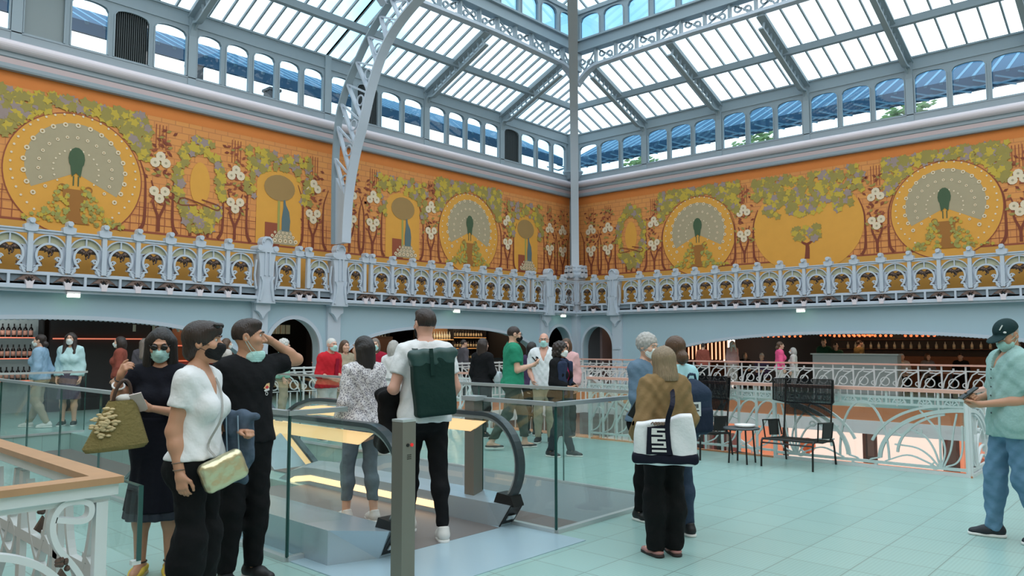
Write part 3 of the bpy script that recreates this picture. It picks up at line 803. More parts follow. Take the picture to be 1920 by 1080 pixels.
# ================================================================== gallery floor, wells and railings
def floor_mat():
    m = mat('glass_tile_floor', (166, 190, 186), .28); nt = m.node_tree; b = nt.nodes['Principled BSDF']; L = nt.links
    tc = nt.nodes.new('ShaderNodeTexCoord'); mp = nt.nodes.new('ShaderNodeMapping'); br = nt.nodes.new('ShaderNodeTexBrick')
    mp.inputs['Location'].default_value = (-6.03, -1.475, 0)
    L.new(tc.outputs['Object'], mp.inputs[0]); L.new(mp.outputs[0], br.inputs['Vector'])
    br.offset = 0; br.squash = 1
    br.inputs['Scale'].default_value = 1; br.inputs['Brick Width'].default_value = .433; br.inputs['Row Height'].default_value = .4435
    br.inputs['Mortar Size'].default_value = .005; br.inputs['Mortar Smooth'].default_value = .3
    br.inputs['Color1'].default_value = lin((158,193,187))+(1,); br.inputs['Color2'].default_value = lin((152,187,181))+(1,); br.inputs['Mortar'].default_value = lin((126,150,144))+(1,)
    wv = nt.nodes.new('ShaderNodeTexWave'); wv.wave_type = 'BANDS'; wv.bands_direction = 'Y'; wv.inputs['Scale'].default_value = 12
    L.new(tc.outputs['Object'], wv.inputs['Vector'])
    mx = nt.nodes.new('ShaderNodeMix'); mx.data_type = 'RGBA'; mx.blend_type = 'MULTIPLY'; mx.inputs[0].default_value = .10
    L.new(br.outputs['Color'], mx.inputs[6]); L.new(wv.outputs['Color'], mx.inputs[7]); L.new(mx.outputs[2], b.inputs['Base Color'])
    return m
M_FLOOR = floor_mat()
M_PLATE = mat('landing_plate', (172, 198, 210), .28, .2, noise=(1.5,.04))
M_COVER = mat('grey_cover', (120, 130, 134), .35)
M_WOOD = mat('handrail_wood', (186, 144, 108), .35, noise=(9,.15))
M_ROSE = mat('rose_handrail', (216, 168, 152), .35)
M_WHITE = mat('railing_white', (205, 208, 208), .4)
M_ALU = mat('aluminium', (200, 206, 208), .3, .5)
M_WARMLIT = mat('warm_lit_tone', (196, 132, 92), .4)  # warm light from the floor below, put into the colour
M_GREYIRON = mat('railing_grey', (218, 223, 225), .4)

def slab(xs, ys, hole, z0, z1):
    mb = MB()
    for a, b in zip(xs, xs[1:]):
        for c, d in zip(ys, ys[1:]):
            if not hole((a+b)/2, (c+d)/2): mb.box((a,c,z0),(b,d,z1))
    return mb
def hole(x, y):
    return (-4 < x < 1.29 and 3.37 < y < 12) or (3.66 < x < 4.74 and 7.3 < y < 14.9) or (5.05 < x < 6.8 and 8.6 < y < 14.9) or (10.32 < x < 19.7 and 2.12 < y < 14.9)
fl = slab([XMIN,-4,1.29,3.66,4.74,5.05,6.8,10.32,19.7,32], [YMIN,2.12,3.37,7.3,8.6,12,14.9,26], hole, -.28, 0).build('floor', M_FLOOR); struct(fl)
# slab edges of the big well, warm light from below put into their colour
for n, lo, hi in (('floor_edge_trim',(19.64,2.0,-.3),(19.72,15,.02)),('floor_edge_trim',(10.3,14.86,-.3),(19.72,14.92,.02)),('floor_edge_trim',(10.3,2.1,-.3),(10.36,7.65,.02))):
    struct(MB().box(lo,hi).build(n, M_WARMLIT))
struct(MB().box((19.6,2.0,-.62),(24.2,15,-.3)).build('gallery_beam', M_GREYIRON))
struct(MB().box((10.3,14.8,-.62),(19.7,15.2,-.3)).build('gallery_beam', M_GREYIRON))

# ---- art nouveau railings (local x along, z up)
def rail_cell_far():
    mb = MB(); w = .49
    mb.bar((0,0,.08),(0,0,1.06),.035,.03,(0,1,0)); mb.bar((0,0,.94),(w,0,.94),.03,.03,(0,1,0)); mb.bar((0,0,.12),(w,0,.12),.03,.03,(0,1,0))
    mb.bar((w/2,0,.94),(w/2,0,1.0),.04,.03,(0,1,0))
    N = (0,1,0)
    mb.sweep(arc((.25,0,.66),.1,0,2*PI,18), .022,.03,N); mb.sweep(arc((.02,0,.62),.05,-PI,PI*.8,10), .02,.03,N)
    mb.sweep([(0,0,.93),(.2,0,.8),(.34,0,.62),(.4,0,.5)], .026,.03,N); mb.sweep([(.25,0,.93),(.36,0,.86),(.44,0,.7),(.47,0,.55)], .026,.03,N)
    mb.sweep([(0,0,.9),(.12,0,.88),(.25,0,.89)], .024,.03,N)
    for x in (.16,.33): mb.bar((x,0,.12),(x,0,.5),.022,.025,N)
    mb.bar((0,0,.52),(w,0,.52),.02,.025,N)
    return mb.mesh('panel', [M_WHITE])
def fan(mb, x, z, r, N):
    mb.sweep(arc((x,0,z), r, 0, PI, 10), .014, .025, N)
    for k in range(1, 5): mb.bar((x+.25*r*math.cos(PI*k/5),0,z+.25*r*math.sin(PI*k/5)), (x+r*math.cos(PI*k/5),0,z+r*math.sin(PI*k/5)), .012, .02, N)
def rail_cell_slim():
    mb = MB(); w = .265; N = (0,1,0)
    mb.bar((0,0,0),(0,0,1.0),.03,.03,N); mb.bar((0,0,.9),(w,0,.9),.03,.03,N); mb.bar((0,0,.82),(w,0,.82),.025,.03,N); mb.bar((0,0,.1),(w,0,.1),.03,.03,N)
    mb.sweep(spline([(0,0,.74),(.09,0,.78),(.2,0,.72),(.265,0,.6)],4), .02,.03,N); mb.sweep(spline([(.0,0,.7),(.07,0,.6),(.18,0,.42),(.25,0,.3)],4), .02,.03,N)
    mb.sweep(spline([(.02,0,.5),(.12,0,.52),(.2,0,.36)],4), .016,.025,N); mb.sweep(spline([(.25,0,.12),(.1,0,.2),(.02,0,.36)],4), .016,.025,N)
    fan(mb, w/2, .825, .07, N)
    return mb.mesh('panel', [M_GREYIRON])
def rail_cell_big():
    mb = MB(); w = 1.17; N = (0,1,0)
    mb.bar((0,0,0),(0,0,1.0),.045,.045,N); mb.bar((0,0,.9),(w,0,.9),.03,.03,N); mb.bar((0,0,.82),(w,0,.82),.025,.03,N); mb.bar((0,0,.08),(w,0,.08),.035,.03,N); mb.bar((0,0,.02),(w,0,.02),.04,.05,N)
    for k in range(4): fan(mb, .15+.29*k, .825, .075, N)
    for k in (.293,.585,.878): mb.bar((k,0,.82),(k,0,1.0),.025,.03,N)
    mb.bar((.29,0,.08),(.29,0,.8),.022,.03,N)
    mb.sweep(arc((.0,0,.12), .98, PI/2, .03, 22, r2=.66), .045,.05,N)
    mb.sweep(arc((.05,0,.2), .72, PI*.42, .05, 16, r2=.54), .028,.04,N)
    mb.sweep(arc((.2,0,.1), .92, PI/2, .35, 18, r2=.72), .03,.04,N)
    for pts in ([(.3,0,.1),(.36,0,.3),(.46,0,.45),(.62,0,.52)], [(.32,0,.1),(.42,0,.22),(.56,0,.3),(.8,0,.32)], [(.34,0,.08),(.45,0,.14),(.66,0,.2),(.92,0,.1)], [(.28,0,.1),(.24,0,.3),(.3,0,.5),(.5,0,.76)],
                [(.26,0,.1),(.18,0,.3),(.14,0,.55),(.1,0,.74)], [(.24,0,.1),(.12,0,.16),(.06,0,.3),(.05,0,.6)], [(.6,0,.52),(.72,0,.44),(.86,0,.5)], [(.3,0,.08),(.36,0,.06),(.4,0,.1),(.36,0,.14)], [(.98,0,.14),(1.1,0,.1),(1.02,0,.05),(1.12,0,.03)]):
        mb.sweep(spline(pts, 5), .018,.028,N)
    mb.sweep(arc((.52,0,.5),.035,0,2*PI,10), .014,.025,N)
    mb.sweep(arc((1.17,0,.12), .3, PI*.5, PI*1.0, 10, r2=.72), .022,.03,N)
    return mb.mesh('panel', [M_GREYIRON])
CF, CS, CB = rail_cell_far(), rail_cell_slim(), rail_cell_big()
def railing(loc, rz, L, cells, label, hand, zt, glass=False, post=M_GREYIRON):
    r = empty('iron_railing', loc, rz); tag(r, label, 'railing', 'art nouveau iron railings round the wells')
    for me, x, sx in cells:
        o = bpy.data.objects.new('panel', me); COL.objects.link(o); o.parent = r; o.location = (x,0,0); o.scale = (sx,1,1)
    MB().box((-.04,-.045,zt-.04),(L+.04,.045,zt)).build('handrail', hand, r)
    MB().bar((L,0,0),(L,0,zt-.03),.045,.045,(0,1,0)).build('end_post', post, r)
    if glass:
        MB().box((0,.06,.05),(L,.07,zt-.08)).build('glass_pane', M_GLASS, r)
    return r
cells = [(CB, 0, 1), (CB, 2.34, -1)]; cells += [(CS, 2.34+.265*i, 1) for i in range(12)]
railing((10.32,2.14,0), PI/2, 5.52, [(m, x, s) for m, x, s in cells], 'grey iron railing with sweeping plant curves behind the two black string chairs', M_ROSE, 1.02, True)
railing((10.34,2.12,0), 0, 9.3, [(CB, 1.17*i+(1.17 if i % 2 else 0), -1 if i % 2 else 1) for i in range(7)], 'grey iron railing turning back from the corner post beside the man in the cap', M_ROSE, 1.02, True)
railing((10.32,10.0,0), PI/2, 4.9, [(CS, .265*i, 1) for i in range(18)], 'grey iron railing beyond the head of the stairs, behind the woman in black', M_ROSE, 1.02)
railing((19.7,2.1,0), PI/2, 12.8, [(CF, .49*i, 1) for i in range(26)], 'far pale railing with ring motifs in front of the restaurant', M_ROSE, 1.09)
railing((19.7,14.95,0), PI/2, 2.9, [(CF, .49*i, 1) for i in range(6)], 'short pale railing running to the pilaster near the small corner arch', M_ROSE, 1.09)
railing((7.0,14.95,0), 0, 12.7, [(CF, .49*i, 1) for i in range(26)], 'pale railing in front of the centre bottle bar', M_WHITE, 1.05)
railing((15.9,9.0,-.05), PI/2, 4.2, [(CF, .49*i, 1) for i in range(8)], 'pale railing on the stair landing in the middle of the well', M_ROSE, 1.05)

# ---- railing of the near stairwell at the frame's left edge
def near_railing():
    r = empty('iron_railing', (1.225,3.40,0)); tag(r, 'near railing with flat wooden handrail and thick grey scrolls at the bottom left corner', 'railing')
    mb = MB(); mb.box((-3,-.05,1.002),(.05,.05,1.03)); mb.box((-.05,.0501,1.002),(.05,6.5,1.03)); mb.build('handrail', M_WOOD, r)
    mb = MB(); mb.box((-3,-.035,.955),(.035,.035,1.0019)); mb.box((-.035,.0351,.955),(.035,6.5,1.0019)); mb.box((-3,-.012,.93),(.012,.012,.955)); mb.build('rail_bar', M_GREYIRON, r)
    mb = MB(); N = (0,1,0); X = lambda pts: spline([(a-1.29,.0,b) for a, b in pts], 6)
    mb.sweep(X([(1.26,.5),(1.19,.66),(1.11,.78),(1.09,.87),(1.12,.935),(1.18,.945),(1.225,.925),(1.225,.88),(1.19,.865),(1.1,.885)]), .022,.05,N)
    mb.sweep(X([(.3,.84),(.6,.83),(.86,.79),(1.0,.745),(1.1,.67),(1.2,.52),(1.26,.3)]), .026,.05,N)
    mb.sweep(X([(.3,.7),(.6,.7),(.86,.665),(.98,.62),(1.1,.5)]), .026,.05,N)
    for x0 in (.3,-.6): mb.sweep(X([(x0+.3,.9),(x0+.1,.8),(x0,.6),(x0+.1,.3),(x0+.3,.1)]), .022,.04,N)
    mb.bar((-.02,0,0),(-.02,0,.93),.045,.04,N); mb.bar((-.5,0,0),(-.5,0,.93),.04,.03,N); mb.bar((-1.1,0,0),(-1.1,0,.93),.04,.03,N)
    mb.build('scrollwork', M_GREYIRON, r)
    mb = MB()
    for y in (.55,1.1,1.65,2.2,2.75,3.3,3.85,4.4): mb.bar((0,y,0),(0,y,.93),.06,.03,(1,0,0))
    for y in (.0,.55,1.1,1.65,2.2,2.75,3.3):
        mb.sweep(spline([(0,y+.1,.93),(0,y+.16,.7),(0,y+.3,.45),(0,y+.5,.2)],5), .03,.03,(1,0,0)); mb.sweep(spline([(0,y+.45,.9),(0,y+.4,.7),(0,y+.28,.55),(0,y+.12,.5),(0,y+.08,.62),(0,y+.2,.68)],5), .025,.03,(1,0,0))
        mb.sweep(spline([(0,y+.05,.1),(0,y+.2,.25),(0,y+.35,.3),(0,y+.5,.15)],5), .03,.03,(1,0,0))
    mb.bar((0,0,.62),(0,5,.62),.05,.03,(1,0,0)); mb.bar((0,0,.06),(0,6,.06),.05,.04,(1,0,0))
    mb.build('side_panel', M_WHITE, r)
    for x, y, z in ((-.16,.0,.72),(-.3,.02,.55),(-.08,.0,.5),(.0,.8,.78),(.0,1.35,.8),(0,1.9,.82),(.0,.35,.42),(-.25,0,.35)):
        mb = MB()
        for k in range(7):
            a = k*.9; mb.ball((x+.018*math.cos(a),y-.02,z+.022*math.sin(a)+.008*k-.03), .013, 6)
        mb.prism([(x,y-.02,z-.03),(x-.035,y-.02,z-.09),(x,y-.02,z-.12),(x+.03,y-.02,z-.08)], (0,.02,0))
        mb.build('bronze_flower', M_BRONZE, r)
    MB().box((.07,-.16,.70),(.082,6.4,1.0)).build('glass_pane', M_GLASS, r)
    mb = MB(); mb.box((.067,-.162,.70),(.085,-.155,1.0)); mb.box((.067,-.16,.996),(.085,6.4,1.0)); mb.build('glass_edge', mat('glass_edge', (40,80,76), .2), r)
    MB().box((.05,-.16,.685),(.085,-.135,.702)).build('glass_clamp', M_WHITE, r)
    return r
near_railing()

# ---- frameless glass railings round the escalators
M_GEDGE = mat('glass_edge', (40,80,76), .2)
def glass_railing(a, b, label, n, rail=M_STEEL, posts=(), ends=(1,1)):
    a = V(*a, 0); b = V(*b, 0); L = np.linalg.norm(b-a); rz = math.atan2(b[1]-a[1], b[0]-a[0])
    r = empty('glass_railing', tuple(a), rz); tag(r, label, 'railing', 'glass railings round the escalators')
    for i in range(n):
        MB().box((L*i/n+.006,-.009,.03),(L*(i+1)/n-.006,.009,1.05)).build('glass_pane', M_GLASS, r)
    MB().box((-.02,-.03,1.05),(L+.02,.03,1.085)).build('handrail', rail, r)
    MB().box((0,-.025,0),(L,.025,.035)).build('base_strip', M_ALU, r)
    mb = MB()
    for i in range(0, n+1):
        e = (i in (0, n))
        if i == 0 and not ends[0] or i == n and not ends[1]: continue
        w = .006 if e else .0018
        mb.box((L*i/n-w,-.011,.03),(L*i/n+w,.011,1.05))
    mb.build('pane_edge', M_GEDGE, r)
    return r
glass_railing((3.05,5.0), (3.05,14.9), 'long glass railing on the left side of the near escalator, steel handrail', 8)
glass_railing((3.05,5.0), (3.52,5.0), 'short glass return in front of the near escalator, left corner of its enclosure', 1, ends=(1,0))
glass_railing((-5,14.9), (4.95,14.9), 'far glass railing at left with white handrail in front of two women in pale jackets', 7, M_ALU)
glass_railing((5.0,4.94), (5.0,4.07), 'short glass railing from steel post to the near right corner of the enclosure', 1)
glass_railing((5.0,4.07), (6.8,4.07), 'glass railing beside the woman in the tan jacket, right front of the enclosure', 1, ends=(1,1))
glass_railing((6.8,4.07), (6.8,14.9), 'back glass railing of the enclosure in front of the man in the green shirt', 8)
r = empty('steel_post', (4.93,4.98,0)); tag(r, 'square steel post with a cap behind the escalator handrail, joined to the glass', 'post')
MB().box((-.055,-.06,0),(.055,.06,1.06)).build('shaft', mat('bollard_steel', (134,130,122), .4, .5), r); MB().box((-.07,-.09,1.06),(.08,.09,1.10)).build('cap', M_STEEL, r)
# landing plate and grey covers
struct(MB().box((3.06,3.75,-.01),(4.98,6.4,.006)).build('floor_plate', M_PLATE))
struct(MB().box((5.04,4.1,.0),(6.77,8.6,.012)).build('floor_cover', M_COVER))
struct(MB().box((5.04,4.1,.012),(5.4,8.6,.016)).build('floor_reflection_strip', mat('brown_reflection',(112,96,92),.35)))  # brownish reflection on the cover, laid on as a coloured strip
# ================================================================== escalators
M_WARM = mat('warm_light_strip', (240, 214, 170), .4, emit=((255,206,140), 1.15))
M_WARM2 = mat('warm_skirt_light', (255, 210, 160), .4, emit=((255,212,160), 2.2))
M_STEP = mat('step_grey', (128, 122, 120), .45, .3)
M_DECK = mat('escalator_deck', (176, 190, 198), .25, .35)
def incl(y, y0, s):  return 0 if y < y0 else -s*(y-y0)
def escalator(x0, x1, yf, yi, ye, dirn, label, full=True):
    """x0 / x1 balustrade planes; yf newel front, yi start of incline, ye end; dirn +1 runs to +y"""
    r = empty('escalator', ((x0+x1)/2, yf, 0), 0 if dirn > 0 else PI); tag(r, label, 'escalator')
    W = (x1-x0)/2; L = ye-yf; q = yi-yf; S = .577
    zz = lambda y: 0 if y < q else (-S*(y-q)*min(1, (y-q)/.7)*.5 if y < q+.7 else -S*(y-q-.35))
    ys = [0.5+.25*i for i in range(int((L-.5)/.25)+1)]
    for sx in (-1, 1):
        h = MB()
        newel = arc((0,.46,.53), .42, -PI*.62, -PI*1.5, 18, ax=(0,1,0), ay=(0,0,1))
        path = [p for p in newel] + [V(0,y,.95+zz(y)) for y in ys[1:]]
        h.sweep([V(sx*W,p[1],p[2]) for p in path], .035, .085, (1,0,0)); h.build('handrail', mat('handrail_rubber',(58,68,72),.28), r)
        h = MB(); h.sweep([V(sx*W,.46+(p[1]-.46)*.93,.53+(p[2]-.53)*.93) if p[1] < .5 else V(sx*W,p[1],p[2]-.032) for p in path], .03,.05,(1,0,0)); h.build('handrail_guide', M_STEEL, r)
        g = MB(); top = [V(sx*W,p[1],p[2]-.05) for p in path if p[1] >= .46 and p[2] > .5] 
        lo = [V(sx*W,p[1],.2+zz(p[1])) for p in top]
        ring = [V(sx*W,.46+.385*math.cos(a),.53+.385*math.sin(a)) for a in [PI/2+PI*.75*i/14 for i in range(15)]]
        g.strip(lo, top); g.poly([V(sx*W,.46,.2)] + ring); g.build('glass_panel', M_GLASS, r)
        s = MB(); A = [V(sx*(W-.03),y,.785+zz(y)) for y in [.62+.3*i for i in range(int((L-.7)/.3))]]; B = [p+V(0,(-.18 if i == 0 else 0),.1) for i, p in enumerate(A)]
        s.strip(A, B, (sx*.02,0,0)); s.build('light_strip', M_WARM, r)
        s = MB(); A = [V(sx*(W-.1),y,.055+zz(y)) for y in [1.0+.3*i for i in range(int((L-1.2)/.3))]]; B = [p+V(0,0,.06) for p in A]
        s.strip(A, B, (sx*.02,0,0)); s.build('skirt_light', M_WARM2, r)
        s = MB(); ysd = [.34]+[.5+.25*i for i in range(int((L-.5)/.25)+1)]
        wo = .44 if sx < 0 else .12
        A = [V(sx*(W-.09),y,-.02+zz(y)) for y in ysd]; B = [V(sx*(W-.09),y,.2+zz(y)) for y in ysd]
        C1 = [V(sx*(W+wo),y,.25+zz(y)) for y in ysd]; D = [V(sx*(W+wo),y,-.02+zz(y)) for y in ysd]
        s.strip(A, B); s.strip(B, C1); s.strip(C1, D); s.add([A[0],B[0],C1[0],D[0]],[(0,1,2,3)])
        s.add([B[0],C1[0],V(sx*(W+.08),.1,.22),V(sx*(W-.06),.1,.2),A[0],D[0],V(sx*(W+.08),.22,0),V(sx*(W-.06),.22,0)],[(0,1,2,3),(3,2,6,7),(0,3,7,4),(1,5,6,2)])
        s.build('deck', M_DECK, r)
        k = MB(); k.prism([V(sx*W-.07,.09,.205),V(sx*W-.07,.235,.0),V(sx*W+.09,.235,.0),V(sx*W+.09,.09,.205)], (0,-.012,0)); k.prism([V(sx*W-.06,.3,.2),V(sx*W-.06,.06,.19),V(sx*W-.06,.1,.28),V(sx*W-.06,.26,.29)], (.13,0,0)); k.build('handrail_inlet', M_BLACK, r)
        k = MB(); k.prism([V(sx*W-.04,.145,.105),V(sx*W-.04,.175,.065),V(sx*W+.05,.175,.065),V(sx*W+.05,.145,.105)], (0,-.014,0)); k.build('inlet_label', M_ALU, r)
    MB().box((-W+.09,.2,-.02),(W-.09,q+.1,.008)).build('comb_plate', M_STEP, r)
    st = MB(); y = q+.1
    while y < L:
        z = zz(y+.2); st.box((-W+.09,y,z-.24),(W-.09,y+.4,z)); y += .4
    st.build('steps', M_STEP, r)
    mb = MB(); A = [V(-W-.12,q+.3+.5*i,zz(q+.3+.5*i)-.3) for i in range(int((L-q)/.5))]; B = [V(W+.12,p[1],p[2]) for p in A]
    mb.strip(A, B, (0,0,-.5)); mb.build('truss_casing', M_DECK, r)
    return r
escalator(3.62, 4.9, 4.34, 7.4, 14.3, 1, 'descending escalator with glowing handrails where the man with the green backpack is stepping on')
# second escalator seen end-on behind: only its upper landing and incline
e2 = escalator(5.4, 6.5, 0, 2.4, 6.0, 1, 'second escalator descending towards the viewer behind the glass, seen left of the red-shirted man')
e2.location = (5.72, 14.2, 0); e2.rotation_euler = (0,0,PI)
# bollard
r = empty('steel_bollard', (3.13,3.79,0)); tag(r, 'square steel bollard with a red button in front of the escalator', 'bollard')
r.rotation_euler = (0,0,.0)
MB().box((-.053,-.053,0),(.053,.053,1.085)).build('shaft', mat('bollard_steel', (134,130,122), .4, .5), r); MB().box((-.054,-.054,1.085),(.054,.054,1.1)).build('cap', M_ALU, r)
mb = MB(); mb.lathe([(.011,-.004),(.011,.004)], (.02,-.055,.94), 12, axis=1); mb.build('red_button', mat('red_plastic',(190,40,40),.3,emit=((255,40,40),.6)), r)
mb = MB(); mb.lathe([(.011,-.003),(.011,.003)], (-.012,-.055,.94), 12, axis=1); 
for i in range(3):
    for j in range(3): mb.lathe([(.003,-.002),(.003,.002)], (-.012+.012*i,-.055,.855+.012*j), 6, axis=1)
mb.build('key_switch', M_BLACK, r)
# ================================================================== dark bars behind the arches, shop below
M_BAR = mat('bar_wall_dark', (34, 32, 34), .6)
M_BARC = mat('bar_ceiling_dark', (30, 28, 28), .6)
M_BARW = mat('bar_wood', (120, 72, 44), .5, noise=(6,.25))
M_SHELFL = mat('lit_shelf_edge', (240, 150, 130), .4, emit=((255,130,100), .9))
M_CREAM = mat('cream_card', (206, 196, 170), .6)
M_RED = mat('red_counter', (150, 40, 34), .45)
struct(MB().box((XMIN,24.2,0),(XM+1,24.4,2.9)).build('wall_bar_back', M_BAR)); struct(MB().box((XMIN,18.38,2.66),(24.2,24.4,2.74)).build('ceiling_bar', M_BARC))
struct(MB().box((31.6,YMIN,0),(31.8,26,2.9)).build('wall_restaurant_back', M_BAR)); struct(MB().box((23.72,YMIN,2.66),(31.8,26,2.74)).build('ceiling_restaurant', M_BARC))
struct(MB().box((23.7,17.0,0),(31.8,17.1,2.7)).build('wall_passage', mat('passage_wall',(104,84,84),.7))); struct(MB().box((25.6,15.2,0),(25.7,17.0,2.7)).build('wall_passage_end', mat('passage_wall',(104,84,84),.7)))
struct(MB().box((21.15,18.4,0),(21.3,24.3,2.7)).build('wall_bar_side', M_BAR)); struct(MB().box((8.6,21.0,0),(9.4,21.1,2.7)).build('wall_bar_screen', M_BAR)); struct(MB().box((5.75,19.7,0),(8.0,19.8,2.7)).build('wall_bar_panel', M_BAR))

def bottle(name, glass, labelm, h=.3, r=.038):
    r0 = empty(name)
    mb = MB(); mb.lathe([(r*.9,0),(r,.01),(r,h*.58),(r*.8,h*.68),(r*.36,h*.76),(r*.34,h*.96),(r*.4,h*.97),(r*.4,h)], n=10); b = mb.build('body', glass, r0, True)
    MB().lathe([(r*1.02,h*.14),(r*1.02,h*.5)], n=10).build('label', labelm, r0, True)
    return r0
M_BG = mat('bottle_glass_dark', (26, 24, 24), .12); M_BG2 = mat('bottle_glass_amber', (130, 74, 30), .12); M_BG3 = mat('bottle_glass_clear', (190, 186, 170), .1)
M_LB = mat('bottle_label_rose', (214, 158, 140), .6); M_LB2 = mat('bottle_label_cream', (220, 204, 170), .6)
def row(proto, pts, label, group):
    for i, p in enumerate(pts):
        o = proto if i == 0 else copy_tree(proto)
        o.location = p
        tag(o, label, 'bottle', group)
def shelf_unit(x0, x1, y, zs, label, depth=.3, lit=M_SHELFL, back=M_BAR, ht=2.6):
    r = empty('bottle_shelf', ((x0+x1)/2, y, 0)); tag(r, label, 'shelf'); w = (x1-x0)/2
    MB().box((-w,depth/2,0),(w,depth/2+.03,ht)).build('back_panel', back, r)
    for z in zs:
        MB().box((-w,-depth/2,z-.03),(w,depth/2,z)).build('board', M_BARW, r)
        MB().box((-w,-depth/2-.01,z-.028),(w,-depth/2,z-.004)).build('lit_edge', lit, r)
    for sx in (-1,1): MB().box((sx*w-.02,-depth/2,0),(sx*w+.02,depth/2,ht)).build('side_panel', M_BAR, r)
    return r
M_BACKL = mat('lit_back_panel', (150, 165, 165), .5, emit=((200,220,225), .12))
shelf_unit(3.2, 5.62, 19.9, (.75, 1.25, 1.72), 'bottle shelf with pink lit edges at the frame\'s left edge', back=M_BACKL)
for k, (z, nm) in enumerate(((1.72,'upper'),(1.25,'middle'),(.75,'lower'))):
    row(bottle('wine_bottle', M_BG, M_LB, .3, .043), [(3.5+.112*i, 19.86, z) for i in range(18)], 'dark wine bottle with a square rose label on the %s shelf at far left' % nm, 'wine bottles on the %s left shelf' % nm)
# lit shelf running behind the two women
r = empty('wall_shelf', (6.9,19.66,1.7)); tag(r, 'thin pink lit wall shelf running behind the two women in pale jackets', 'shelf'); MB().box((-1.1,-.1,-.03),(1.0,.03,0)).build('board', M_SHELFL, r)
# counter with red front and wooden display
def counter(x0,x1,y0,y1,h,label,front,top, rz=0):
    r = empty('bar_counter', ((x0+x1)/2,(y0+y1)/2,0)); tag(r, label, 'counter'); w=(x1-x0)/2; d=(y1-y0)/2
    MB().box((-w,-d,0),(w,d,h-.05)).build('body', front, r); MB().box((-w-.04,-d-.04,h-.05),(w+.04,d+.04,h)).build('top', top, r); return r
counter(8.0, 9.9, 18.9, 19.5, 1.1, 'dark counter with a red edge left of the woman in black dress', mat('counter_dark',(44,34,32),.5), M_RED)
r = empty('display_cabinet', (9.6,20.2,0)); tag(r, 'warm wooden display cabinet behind the bar counter at left', 'cabinet')
MB().box((-.9,-.15,0),(.9,.2,2.0)).build('body', M_BARW, r)
for z in (1.1,1.5): MB().box((-.9,-.2,z),(.9,-.14,z+.03)).build('shelf', M_SHELFL, r)
M_PEND = mat('pendant_glow', (255,236,205), .4, emit=((255,226,180), 7))
def pendant(x, y, z, label, grp='pendant lamps over the left bar', h=.16):
    r = empty('pendant_lamp', (x,y,z)); tag(r, label, 'lamp', grp)
    MB().lathe([(.035,0),(.035,h)], n=10).build('glass_shade', M_PEND if 'lit' in label.split() else M_BG3, r); MB().lathe([(.006,h),(.006,2.66-z)], n=6).build('cord', M_BLACK, r)
for x in (7.3,7.75,8.35,8.5,8.65): pendant(x, 18.9, 1.86, 'small clear glass pendant lamp over the left bar counter')
pendant(8.5, 18.85, 1.72, 'brightest lit pendant lamp over the left bar, beside the woman in sunglasses', 'lit pendants', .13)
pendant(11.2, 19.6, 1.78, 'single lit pendant lamp seen through the small arch behind the young man', 'lit pendants', .07)
# cards and bottles seen through the small arch and the centre arch
def card_rail(x0, x1, y, z, n, label):
    r = empty('card_rack', ((x0+x1)/2,y,z)); tag(r, label, 'rack'); w=(x1-x0)/2
    MB().box((-w,-.02,.26),(w,.02,.29)).build('rail', M_DARK, r)
    for i in range(n):
        x = -w+2*w*(i+.5)/n; MB().box((x-w/n*.8,-.01,0),(x+w/n*.8,.01,.26)).build('card', M_CREAM, r)
card_rail(10.3, 12.1, 19.9, 1.85, 11, 'row of pale upright cards seen through the small arch')
r = empty('wall_shelf', (11.2,20.05,2.3)); tag(r, 'red lit shelf strip at the top of the small arch', 'shelf'); MB().box((-1,-.05,-.02),(1,.05,.02)).build('board', M_SHELFL, r)
counter(10.0, 12.0, 20.6, 21.2, 1.15, 'dim counter seen through the small arch behind the young man', mat('counter_dark',(44,34,32),.5), M_BARW)
shelf_unit(13.2, 16.2, 20.6, (1.0,1.62), 'dark bar shelf with hanging pale bottles left of the man with the green backpack', back=M_BAR)
row(bottle('spirit_bottle', M_BG3, M_LB2, .26, .034), [(13.35+.12*i, 20.55, 1.66) for i in range(24)], 'small pale bottle in the top row behind the patterned-blouse woman', 'pale bottles on the top bar shelf')
r = empty('tall_cabinet', (15.3,20.2,0)); tag(r, 'tall brown wooden cabinet behind the man with the green backpack', 'cabinet')
MB().box((-.7,-.2,0),(.7,.2,1.8)).build('body', M_BARW, r); MB().box((-.66,-.22,.1),(-.02,-.2,1.72)).build('door', mat('door_wood',(136,84,54),.5), r); MB().box((.02,-.22,.1),(.66,-.2,1.72)).build('door', mat('door_wood',(136,84,54),.5), r)
M_GOLDL = mat('lit_shelf_gold', (230,180,120), .4, emit=((255,180,100), .8))
shelf_unit(17.4, 19.0, 20.4, (.55,.95,1.32,1.72), 'gold lit bottle shelf right of the man with the green backpack', lit=M_GOLDL, back=mat('shelf_back_glow',(120,84,54),.5,emit=((255,190,120),.10)))
for z, g, nm in ((1.72,M_BG3,'top'),(1.32,M_BG2,'second'),(.95,M_BG2,'third'),(.55,M_BG2,'bottom')):
    row(bottle('liqueur_bottle', g, M_LB2, .28, .042), [(17.52+.125*i, 20.35, z) for i in range(12)], 'amber or clear liqueur bottle on the %s gold lit shelf' % nm, 'bottles on the %s gold lit shelf' % nm)
shelf_unit(19.1, 20.9, 20.6, (.95,1.4,1.8), 'dim bottle shelf behind the woman in black, warm light above', lit=M_GOLDL)
for z, nm in ((1.8,'top'),(1.4,'middle'),(.95,'lower')): row(bottle('wine_bottle', M_BG, M_LB2), [(19.2+.14*i, 20.55, z) for i in range(12)], 'dark bottle on the %s shelf of the dim unit behind the woman in black' % nm, 'dark bottles on the %s dim shelf' % nm)
counter(13.0, 20.6, 19.0, 19.5, 1.05, 'long dark bar counter behind the centre arch', mat('counter_dark',(44,34,32),.5), M_DARK)
